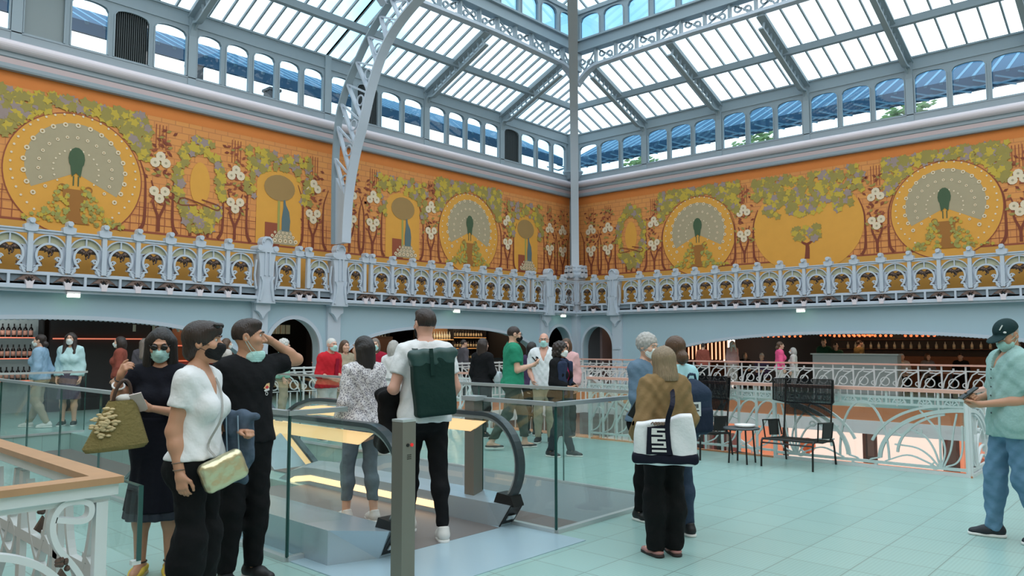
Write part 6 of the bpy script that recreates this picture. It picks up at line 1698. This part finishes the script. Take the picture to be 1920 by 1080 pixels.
# --- man in the green shirt and the group by the stairs
p = Person('man in green T-shirt with black mask, striding, phone in his hands', 1.83, at(962,11.5), 78, False, 'fair', res=.014, pitch=-8, fat=.012,
           elR=(.215,.02,1.13), wrR=(.1,.27,1.2), elL=(-.2,.06,1.14), wrL=(-.06,.27,1.18), anR=(.1,-.34,.11), knR=(.09,-.1,.5), anL=(-.1,.2,.085), knL=(-.09,.16,.5))
p.body(dict(R=dict(curl=.8, palm=(-.5,0,.8)), L=dict(curl=.8, palm=(.5,0,.8))), headres=.007); p.hair('crop', 'dark'); p.mask((24,24,26)); p.glasses(False)
p.top(cloth('tee_green', (44,138,108)), .62, .9, .026, 'crew', 'tee_shirt', .006); p.trousers(cloth('olive_trousers', (70,78,70)), .16, .018, .02, .98); p.shoes(mat('sandal_dark',(44,40,40),.6), style='sandal')
g = (p.j['gripR']+p.j['gripL'])/2; w_ = p.W(g+V(0,.0,.03)); r = empty('phone', tuple(w_), p.rz); r.rotation_euler = (math.radians(40),0,p.rz); tag(r, 'dark phone held by the man in the green T-shirt', 'phone'); MB().box((-.036,-.004,-.07),(.036,.004,.07)).build('body', M_BLACK, r)
p = Person('grey-haired man in open white shirt with glasses and white mask', 1.74, at(1020,12.2), 185, False, 'rosy', res=.015, elR=(.23,-.02,1.13), wrR=(.16,.16,.98), elL=(-.23,-.02,1.13), wrL=(-.2,.12,.93))
p.body(headres=.008); p.hair('balding', 'grey', .01); p.mask(TEALMASK); p.glasses(False); p.top(cloth('shirt_linen', (222,226,230)), .75, .86, .03, 'v', 'shirt', .008); p.trousers(cloth('beige_trousers', (170,160,140)), .08); p.shoes(C_SHOEB)
p.band('bag_strap', [(.1,-.06,1.46),(.1,-.01,1.482),(.1,.06,1.43),(.1,1.36),(.095,1.27)], .04, C_BLACK, .036)
p = Person('woman with dark curly hair in a black cardigan over magenta, navy scarf', 1.59, at(1050,10.75), 118, True, 'tan', res=.013, yaw=-10, fat=.012, elR=(.22,.0,1.13), wrR=(.08,.22,1.06), elL=(-.22,.0,1.13), wrL=(-.08,.22,1.04), anR=(.1,-.12,.085), anL=(-.1,.14,.085))
p.body(headres=.008); p.hair('curly', 'dark', .009); p.mask(WHITEMASK); p.top(cloth('magenta_top', (170,30,84)), .4, .95, .014, 'crew', 'top'); p.trousers(cloth('dark_slacks', (40,46,52)), .09, .014, .02); p.shoes(C_SHOEB)
p.top(C_BLACK, 1.8, .9, .028, 'open', 'cardigan')
p.add('scarf', [(lambda q: U(.04, np.abs(np.sqrt((q[0]/.1)**2+((q[1]+.005)/.1)**2)-1)*.1-.025+np.abs(q[2]-1.47)*.6-.0, rbox(q, (.1,.13,1.2), (.045,.035,.26), .03), rbox(q, (-.09,.13,1.16), (.05,.035,.3), .03), rbox(q,(.15,.02,1.3),(.05,.1,.16),.04))+.006*np.sin(q[0]*80), V(-.26,-.2,.84), V(.26,.24,1.56), .012)], cloth('scarf_navy', (44,54,78)))
p = Person('dark-haired woman all in black walking away, pale cloth under her arm', 1.66, at(905,12.9), 38, True, 'fair', res=.014, elR=(.22,.0,1.14), wrR=(.14,.2,1.06), elL=(-.21,-.02,1.13), wrL=(-.2,.08,.92), anR=(.1,-.1,.085), anL=(-.1,.14,.085))
p.body(headres=.009); p.hair('shoulder', 'dark', .01); p.skirt(C_BLACK, .62, .2, 1.05, 'coat_skirt', .004); p.top(C_BLACK, 1.85, .95, .022, 'crew', 'coat'); p.trousers(C_BTROUS, .1, .005, .006); p.shoes(C_SHOEB)
w_ = p.W((.22,.17,1.06)); r = empty('folded_scarf', tuple(w_), p.rz+.5); tag(r, 'pale grey folded cloth carried by the woman in black behind the glass', 'scarf'); blob('cloth', lambda q: rbox(q,(0,0,0),(.05,.16,.09),.03)+.008*np.sin(q[1]*50+q[2]*30), (-.09,-.2,-.14), (.09,.2,.14), .012, cloth('pale_cloth', (176,188,192)), r)
# --- three women at the right of the enclosure
p = Person('blond woman in a tan jacket seen from behind, canvas tote on her shoulder', 1.55, at(1243,5.78), -30, True, 'fair', res=.010, yaw=10, fat=.012,
           elL=(-.235,-.06,1.13), wrL=(-.2,.12,.98), elR=(.215,-.04,1.13), wrR=(.22,.08,.92), anR=(.085,0,.085), anL=(-.085,.02,.085))
p.body(dict(R=dict(curl=.6), L=dict(curl=.9)), headres=.005); p.hair('straight', 'blond', .0055)
C_TAN = cloth('jacket_tan', (134,110,76)); p.top(C_TAN, 1.85, .95, .034, 'crew', 'jacket', .009); p.collar(C_TAN)
p.trousers(C_BTROUS, .05, .018, .04, 1.0); p.shoes(mat('sandal_rose', (170,120,116), .6), mat('sole_dark', (40,36,36), .7), 'sandal')
g = V(*at(1244,5.45), zof(862,5.45)); r = empty('tote_bag', tuple(g), math.atan2(g[1],g[0])-PI/2); tag(r, 'large white canvas tote with navy base and navy stripe panel, on the tan-jacket woman', 'bag')
M_CANV = cloth('canvas_white', (222,224,228), .9, (4,.05), (40,.2)); M_NAV = cloth('canvas_navy', (24,26,40)); 
mb = MB()
F_ = [(-.225,.0),(.205,.0),(.215,.06),(.205,.2),(.165,.345),(.02,.35),(-.04,.30),(-.19,.24),(-.225,.1)]
blob('canvas_body', lambda q: smax(smax(rbox(q,(0,0,.17),(.225,.075,.19),.04), q[2]-(.30+.28*q[0]*np.clip(1-np.abs(q[0]-.1)*2,.2,1)), .02), np.abs(q[0])-(.225-.12*np.clip(q[2]-.08,0,1)), .01)+.004*np.sin(q[0]*30+q[2]*24), (-.28,-.1,-.03), (.28,.1,.4), .007, M_CANV, r)
blob('navy_base', lambda q: rbox(q,(0,0,.03),(.232,.083,.04),.03), (-.28,-.11,-.03), (.28,.11,.1), .007, M_NAV, r)
mb = MB(); mb.strip([(-.115,-.079,.06),(-.112,-.083,.15),(-.105,-.08,.25)], [(.055,-.079,.06),(.035,-.083,.15),(.02,-.08,.27)], (0,-.003,0)); mb.build('stripe_panel', M_NAV, r)
mb = MB(); zc = .075
for k, (x0, x1, hook) in enumerate(((-.09,.028,0),(-.09,.026,1),(-.092,.022,-1),(-.092,.02,1),(-.094,.014,-1),(-.094,.012,0))):
    z = .078+.03*k; mb.box((x0,-.089,z),(x1,-.084,z+.014))
    if hook == 1: mb.box((x1-.034,-.089,z+.012),(x1,-.084,z+.032))
    if hook == -1: mb.box((x0,-.089,z+.012),(x0+.04,-.084,z+.032))
mb.build('white_lettering', mat('lettering_white', (216,216,214), .8), r)
mb = MB()
for i in range(5): mb.tube(spline([(-.095+.02*i,-.086,.27),(-.08+.02*i,-.088,.285),(-.07+.02*i,-.086,.265),(-.05+.02*i,-.086,.285)],3), .004, 5)
mb.build('flower_print', mat('print_brown', (120,98,84), .8), r)
sh = p.W(p.j['shR']+V(-.03,0,.055)); rzz = -(math.atan2(g[1],g[0])-PI/2); L_ = lambda w: np.array(Matrix.Rotation(rzz,3,'Z') @ Vector(tuple(w-g)))
top_ = L_(sh); ch = L_(p.W(p.surf(.12,1.15,.05,-1))); 
mb = MB(); mb.sweep(spline([(.03,-.088,.06),(.02,-.09,.28),(top_[0]*.5+.01,-.085,.42),(top_[0]-.03,top_[1]-.06,top_[2]-.06),(top_[0],top_[1],top_[2]+.005),(top_[0]+.02,top_[1]+.07,top_[2]-.05)],6), .034, .006, (0,1,.2)); mb.build('handle', M_NAV, r)
MB().sweep(spline([(-.115,-.088,.06),(-.105,-.088,.25)],3), .03,.006,(0,1,0)).build('handle_band', M_NAV, r)
p = Person('brown-haired woman in pale blue T-shirt with a navy backpack, hair in a low bun', 1.635, at(1266,6.35), -40, True, 'fair', res=.011, yaw=6, elL=(-.21,.0,1.14), wrL=(-.12,.2,1.0), elR=(.21,.0,1.14), wrR=(.12,.22,1.0))
p.body(headres=.006); p.hair('bun', 'brown', .006); p.top(cloth('tee_pale_blue', (168,214,222)), .7, .93, .018, 'crew', 'tee_shirt', .005); p.trousers(cloth('jeans_dark', (52,66,86)), .1, .01, .014, 1.0, 'jeans'); p.shoes(C_SHOEB)
bc = p.W((.03,-.2,1.14)); r = empty('navy_backpack', tuple(bc), p.rz); tag(r, 'dark navy backpack with a pale tag, on the woman in the pale blue T-shirt', 'backpack')
M_NBP = cloth('backpack_navy', (40,54,74), .8, (4,.1), (26,.3)); blob('body', lambda q: U(.05, rbox(q,(0,0,-.03),(.15,.09,.19),.07), ell(q,(0,.02,.1),(.13,.09,.13)))+.003*np.sin(q[2]*34), (-.22,-.15,-.28), (.22,.15,.29), .01, M_NBP, r)
blob('front_pocket', lambda q: rbox(q,(0,-.085,-.1),(.11,.035,.1),.03), (-.16,-.15,-.24), (.16,-.02,.04), .009, cloth('backpack_navy_dark', (30,40,58)), r)
MB().tube([(-.05,.03,.21),(-.03,.02,.26),(.03,.02,.26),(.05,.03,.21)], .01, 6).build('loop', M_NBP, r)
mb = MB(); mb.box((-.145,-.138,-.06),(-.05,-.13,.05)); tg = mb.build('tag', mat('tag_pale', (206,212,212), .7), r)
mb = MB(); mb.box((-.135,-.141,.0),(-.105,-.138,.035)); mb.box((-.098,-.141,.005),(-.09,-.138,.035)); mb.box((-.085,-.141,.005),(-.078,-.138,.035)); mb.box((-.135,-.141,-.02),(-.07,-.138,-.012)); mb.build('tag_print', mat('tag_ink', (40,44,48), .7), tg)
for sx in (1,-1): p.band('backpack_strap', [(sx*.09,-.11,1.42),(sx*.095,-.02,1.47),(sx*.1,.08,1.4),(sx*.11,.12,1.3),(sx*.14,.05,1.1)], .04, M_NBP)
p = Person('grey curly-haired woman in a blue denim jacket behind the blond woman, holding a phone', 1.66, at(1211,6.95), 125, True, 'fair', res=.012, pitch=-10, elR=(.2,.03,1.14), wrR=(.07,.26,1.12), elL=(-.2,.03,1.14), wrL=(-.04,.28,1.1))
p.body(dict(R=dict(curl=.9, palm=(-.3,0,.9)), L=dict(curl=.9, palm=(.3,0,.9))), headres=.006); p.hair('curlyshort', 'grey', .007); p.mask(WHITEMASK); p.top(cloth('denim_shirt', (98,122,142)), 1.8, .93, .024, 'crew', 'denim_jacket', .006); p.trousers(C_BTROUS, .09); p.shoes(C_SHOEB)
g = (p.j['gripR']+p.j['gripL'])/2; r = empty('phone', tuple(p.W(g+V(0,.02,.04))), p.rz); r.rotation_euler = (math.radians(50),0,p.rz); tag(r, 'black phone in the hands of the grey curly-haired woman', 'phone'); MB().box((-.037,-.004,-.074),(.037,.004,.074)).build('body', M_BLACK, r)
g = V(*at(1197,5.9), zof(768,5.9)); r = empty('black_folder', tuple(g), math.atan2(g[1],g[0])-PI/2); r.rotation_euler = (math.radians(10), math.radians(30), r.rotation_euler[2]); tag(r, 'black folder with a white edge under the arm of the woman in the tan jacket', 'folder'); MB().box((-.06,-.02,-.075),(.08,.02,.075)).build('cover', M_BLACK, r); MB().box((-.062,-.021,.074),(.082,.021,.088)).build('paper_edge', mat('paper_white',(220,220,214),.7), r)

# --- man in the cap at the right edge
p = Person('man in dark green cap, mask and pale teal shirt looking at his phone', 1.76, at(1893,6.2), -118, False, 'tan', res=.010, pitch=-30, yaw=24, fat=.02,
           elR=(.245,.0,1.14), wrR=(.08,.23,1.12), elL=(-.235,-.02,1.13), wrL=(-.03,.25,1.08), anR=(.13,.12,.085), knR=(.12,.1,.5), anL=(-.1,-.14,.085), knL=(-.1,.0,.5), toeR=25)
p.body(dict(R=dict(curl=.95, palm=(-.6,0,.6)), L=dict(curl=.8, palm=(.5,0,.8))), headres=.0048); p.hair('crop', 'grey', .006); p.mask(TEALMASK)
C_TEAL = cloth('shirt_teal_check', (148,182,178), n=(60,.12)); p.top(C_TEAL, .8, .82, .034, 'v', 'shirt', .008); p.collar(C_TEAL); p.trousers(cloth('jeans_blue', (92,128,154), n=(7,.2)), .06, .02, .024, .98, 'jeans', .006); p.shoes(mat('sneaker_dark', (26,34,42), .6))
mb = MB()
for z in (1.36,1.29,1.22,1.15,1.08,1.01): q = p.surf(.0, z, .044); mb.ball(q*p.s, .007, 8, sc=(1,.6,1))
mb.build('button', mat('button_dark', (40,52,56), .4), p.root, True)
C_CAP = cloth('cap_green', (28,52,54), .8)
cap = p.add('cap', [(lambda q: (lambda h: smin(smax(ell(h,(0,-.015,.045),(.086,.106,.088)), .03-h[2], .006), smax(ell(h,(0,.11,.035),(.07,.085,.012)), .06-h[1], .01), .012))(p.hl(q)), p.j['head']-V(.22,.22,.12), p.j['head']+V(.22,.22,.18), .0055)], C_CAP)
mb = MB(); mb.ball(p.HW((-.055,.066,.062))*p.s, .013*p.s, 8, sc=(1,1,.7)); mb.build('cap_badge', mat('badge_white', (206,208,206), .6), cap, True)
mb = MB(); mb.tube([p.HW((-.03,.078,.09))*p.s, p.HW((-.045,.045,.118))*p.s], .005*p.s, 6); mb.build('cap_stripe', mat('badge_white', (206,208,206), .6), cap)
a = p.j['anR']; ty = math.radians(25); fw = V(math.sin(ty), math.cos(ty), 0); sd = V(fw[1], -fw[0], 0)
sw = lambda u, z: (V(a[0],a[1],0)+fw*u+sd*(.048-.02*max(0,u-.04))+V(0,0,z))*p.s
MB().tube([sw(.085,.058), sw(.06,.042), sw(.04,.042), sw(-.03,.07)], [.006,.006,.0045,.0015], 6).build('swoosh_mark', mat('swoosh_white', (206,208,210), .5), p.root)
g = (p.j['gripR']+p.j['gripL'])/2; r = empty('phone', tuple(p.W(g+V(0,.03,.05))), p.rz); r.rotation_euler = (math.radians(55),0,p.rz); tag(r, 'dark phone held by the man in the green cap', 'phone'); MB().box((-.039,-.0045,-.078),(.039,.0045,.078)).build('body', mat('phone_case', (30,36,38), .4), r); MB().box((-.035,-.0052,-.073),(.035,-.0045,.073)).build('screen', mat('phone_screen', (20,22,28), .1), r)

# --- visitors further back
def visitor(label, h, px, dep, face, female=True, skin='fair', hair=('shoulder','dark'), mask=WHITEMASK, top=None, bottom=None, sleeve=1.8, skirt=None, shoe=None, res=.017, neck='crew', group=None, **J):
    p = Person(label, h, at(px, dep), face, female, skin, group, res=res, **J)
    p.body(headres=.0095); p.hair(hair[0], hair[1], .011)
    if mask: p.mask(mask)
    p.top(top, sleeve, .9 if not skirt else .95, .026, neck, 'top', .006)
    if skirt: p.skirt(skirt, .5, .22, 1.05)
    else: p.trousers(bottom or C_BTROUS, .08, .014, .02)
    p.shoes(shoe or C_SHOEB); return p
F2 = dict(elR=(.21,.03,1.13), wrR=(.08,.24,1.06), elL=(-.21,.03,1.13), wrL=(-.08,.24,1.06))
C_RED = cloth('knit_red', (196,38,50)); C_MAR = cloth('jacket_maroon', (150,26,50)); C_PBLUE = cloth('jacket_pale_blue', (142,172,196)); C_PTEAL = cloth('jacket_pale_teal', (184,216,218)); C_RUST = cloth('jacket_rust', (140,74,62)); C_GRN = cloth('uniform_green', (34,74,56)); C_MINT = cloth('mint', (150,196,176)); C_KHAKI = cloth('khaki', (160,150,128)); C_PINK = cloth('pink_top', (236,92,140)); C_MUST = cloth('mustard_shirt', (124,104,66)); C_OFF = cloth('offwhite', (196,190,184)); C_PURP = cloth('plum', (70,56,84))
p = visitor('grey-haired man in red jumper over white trousers, leaning on the glass rail', 1.66, 615, 12.5, 140, False, 'rosy', ('crop','white'), TEALMASK, C_RED, cloth('trousers_white', (206,208,206)), 1.3, lean=.12, **F2)
p.add('belt', [(lambda q: smax(p.torso(q, .016), np.abs(q[2]-.975)-.018, .004), V(-.26,-.22,.93), V(.26,.24,1.02), .012)], C_BLACK)
p.band('sleeve_tie', [(-.06,1.4),(-.05,1.25),(-.06,1.02)], .07, C_MAR, .05)
visitor('woman in maroon jacket with fair hair and pale mask behind the patterned blouse', 1.66, 703, 13.0, 182, True, 'fair', ('bob','greybrown'), TEALMASK, C_MAR, None, **F2)
visitor('woman in khaki half hidden behind the patterned-blouse woman, brown hair', 1.63, 646, 13.6, 150, True, 'fair', ('shoulder','brown'), None, C_KHAKI, C_KHAKI)
visitor('grey-haired woman in white top walking away, left of the green backpack', 1.62, 738, 12.0, 40, True, 'fair', ('bob','grey'), None, C_WHITE, cloth('trousers_white', (206,208,206)), .9)
visitor('woman with tied-back hair in a pale blue jacket walking left at the frame\'s left', 1.74, 76, 14.4, -72, True, 'fair', ('bun','dark'), WHITEMASK, C_PBLUE, C_KHAKI, fat=.012, shoe=C_SHOEW, elR=(.21,-.08,1.14), wrR=(.16,-.24,1.0), anL=(-.1,-.2,.09), anR=(.1,.18,.085))
visitor('dark-haired woman in a pale teal jacket and patterned skirt facing the camera at left', 1.78, 133, 14.7, 198, True, 'fair', ('long','dark'), WHITEMASK, C_PTEAL, skirt=cloth('skirt_print', (90,80,96), n=(30,.5)))
visitor('woman in rust-red jacket with dark hair and mask, walking left behind the basket', 1.71, 226, 15.2, -78, True, 'fair', ('bob','dark'), WHITEMASK, C_RUST, fat=.01)
visitor('person in grey with long hair behind the woman in sunglasses', 1.68, 270, 16.7, 15, True, 'fair', ('long','greybrown'), None, cloth('coat_grey', (84,80,86)))
visitor('person with a pale mint hood and green collar behind the young man\'s arm', 1.66, 532, 16.0, 100, False, 'fair', ('curly','white'), None, C_MINT, C_KHAKI)
visitor('person in white seen between the two dark-haired visitors at left', 1.68, 424, 16.2, 70, True, 'fair', ('shoulder','brown'), WHITEMASK, C_OFF)
visitor('person at the bar right of the green backpack, dark cropped hair', 1.68, 869, 21.9, 60, False, 'fair', ('crop','dark'), None, cloth('coat_grey', (84,80,86)))
visitor('woman in plum top behind the man in green, dark hair', 1.6, 997, 13.2, 30, True, 'fair', ('shoulder','black'), None, C_PURP)
visitor('woman facing the camera behind the curly-haired woman, face partly hidden', 1.66, 1062, 12.95, 195, True, 'rosy', ('bob','brown'), None, cloth('pale_pink', (214,170,170)))
# restaurant visitors and staff
visitor('woman in a bright pink top standing at the restaurant entrance', 1.62, 1462, 22.0, 75, True, 'fair', ('bun','brown'), None, C_PINK, C_OFF, 1.4)
visitor('small person in white mask beside the woman in pink', 1.45, 1487, 22.3, -80, True, 'fair', ('bob','grey'), WHITEMASK, C_OFF, C_OFF)
visitor('fair-haired person in pale pink standing in the restaurant left of the woman in pink', 1.66, 1373, 26.3, 150, True, 'fair', ('long','white'), WHITEMASK, cloth('pale_pink', (214,170,170)), C_OFF, res=.02)
visitor('waiter in green standing behind the host desk, taller of the two', 1.72, 1545, 25.2, 190, False, 'fair', ('crop','brown'), None, C_GRN, res=.02)
visitor('waiter in green behind the host desk at its right end', 1.58, 1567, 25.0, 175, False, 'fair', ('crop','dark'), None, C_GRN, res=.02)
visitor('person in mustard shirt walking through the restaurant right of the host desk', 1.68, 1611, 25.6, 60, False, 'fair', ('crop','dark'), None, C_MUST, res=.02)
visitor('dark silhouetted person in front of the slatted screen', 1.58, 1318, 25.6, 20, False, 'fair', ('crop','dark'), None, C_RUST, res=.02)
def seated(label, px, dep, face, top, hair, female=False):
    r = visitor(label, 1.7, px, dep, face, female, 'fair', hair, None, top, res=.022, z=-.46, knR=(.1,.42,.93), knL=(-.1,.42,.93), anR=(.1,.42,.53), anL=(-.1,.42,.53), group=None, **F2_S)
    c = empty('dining_chair', (r.loc[0], r.loc[1], 0), r.rz); tag(c, 'dark chair under the %s' % label.split(' seated')[0], 'chair', 'dark dining chairs')
    MB().box((-.2,-.2,.34),(.2,.14,.37)).build('seat', M_BARW, c); MB().box((-.2,-.25,.5),(.2,-.22,.85)).build('backrest', M_BARW, c)
    for x in (-.18,.18):
        for y in (-.23,.12): MB().box((x-.015,y-.015,0),(x+.015,y+.015,.34 if y > 0 else .85)).build('leg', M_DARK, c)
F2_S = dict(elR=(.22,.03,1.15), wrR=(.12,.26,1.12), elL=(-.22,.03,1.15), wrL=(-.12,.26,1.12))
seated('bald diner in white shirt seated right of the host desk', 1690, 25.0, 170, C_OFF, ('balding','grey'))
seated('brown-haired diner in grey seated left of the man in the cap', 1738, 25.4, 150, cloth('coat_grey2', (120,118,120)), ('bob','brown'), True)
seated('white-haired diner in grey seated left of the woman in pink', 1428, 26.0, 200, C_PURP, ('crop','white'))
seated('dark-haired diner in black seated second left of the woman in pink', 1396, 27.4, 170, C_BLACK, ('bob','greybrown'), True)
seated('dark-haired diner seated near the frame\'s right edge', 1800, 25.6, 190, C_BLACK, ('crop','dark'))
# ================================================================== camera, sky, exposure
cam_d = bpy.data.cameras.new('camera'); cam = bpy.data.objects.new('camera', cam_d); COL.objects.link(cam)
cam_d.sensor_fit = 'HORIZONTAL'; cam_d.sensor_width = 36; cam_d.lens = 1421/1920*36; cam_d.clip_end = 500; cam_d.clip_start = .05
az, pt = math.radians(42.42), math.atan(103.5/1421)
cam.location = (0, 0, 1.58); cam.rotation_euler = (PI/2+pt, 0, az-PI/2)
scene.camera = cam
w = bpy.data.worlds.new('sky'); scene.world = w; w.use_nodes = True
nt = w.node_tree; nt.nodes.clear(); L = nt.links
out = nt.nodes.new('ShaderNodeOutputWorld'); bg = nt.nodes.new('ShaderNodeBackground'); tc = nt.nodes.new('ShaderNodeTexCoord')
nz = nt.nodes.new('ShaderNodeTexNoise'); nz.inputs['Scale'].default_value = 2.6; nz.inputs['Detail'].default_value = 6; nz.inputs['Roughness'].default_value = .55
rp = nt.nodes.new('ShaderNodeValToRGB')
rp.color_ramp.elements[0].position = .36; rp.color_ramp.elements[0].color = (.36, .72, .95, 1)
rp.color_ramp.elements[1].position = .50; rp.color_ramp.elements[1].color = (1.0, 1.03, 1.05, 1)
L.new(tc.outputs['Generated'], nz.inputs['Vector']); L.new(nz.outputs['Fac'], rp.inputs[0])
sx = nt.nodes.new('ShaderNodeSeparateXYZ'); mr = nt.nodes.new('ShaderNodeMapRange'); mr.inputs[1].default_value = -.04; mr.inputs[2].default_value = .03
mx = nt.nodes.new('ShaderNodeMix'); mx.data_type = 'RGBA'; mx.inputs[6].default_value = (.06,.058,.055,1)      # dull rooftops and streets below the horizon
L.new(tc.outputs['Generated'], sx.inputs[0]); L.new(sx.outputs['Z'], mr.inputs[0]); L.new(mr.outputs[0], mx.inputs[0]); L.new(rp.outputs[0], mx.inputs[7]); L.new(mx.outputs[2], bg.inputs[0])
bg.inputs[1].default_value = SKY
L.new(bg.outputs[0], out.inputs[0])
vs = scene.view_settings
scene.display_settings.display_device = 'sRGB'
vs.view_transform = 'Standard'; vs.look = 'None'; vs.gamma = 1.0; vs.use_curve_mapping = False; vs.exposure = EXPO
scene.cycles.max_bounces = 8; scene.cycles.transparent_max_bounces = 24; scene.cycles.diffuse_bounces = 4; scene.cycles.glossy_bounces = 3
scene.cycles.sample_clamp_indirect = 6
scene.cycles.use_denoising = True
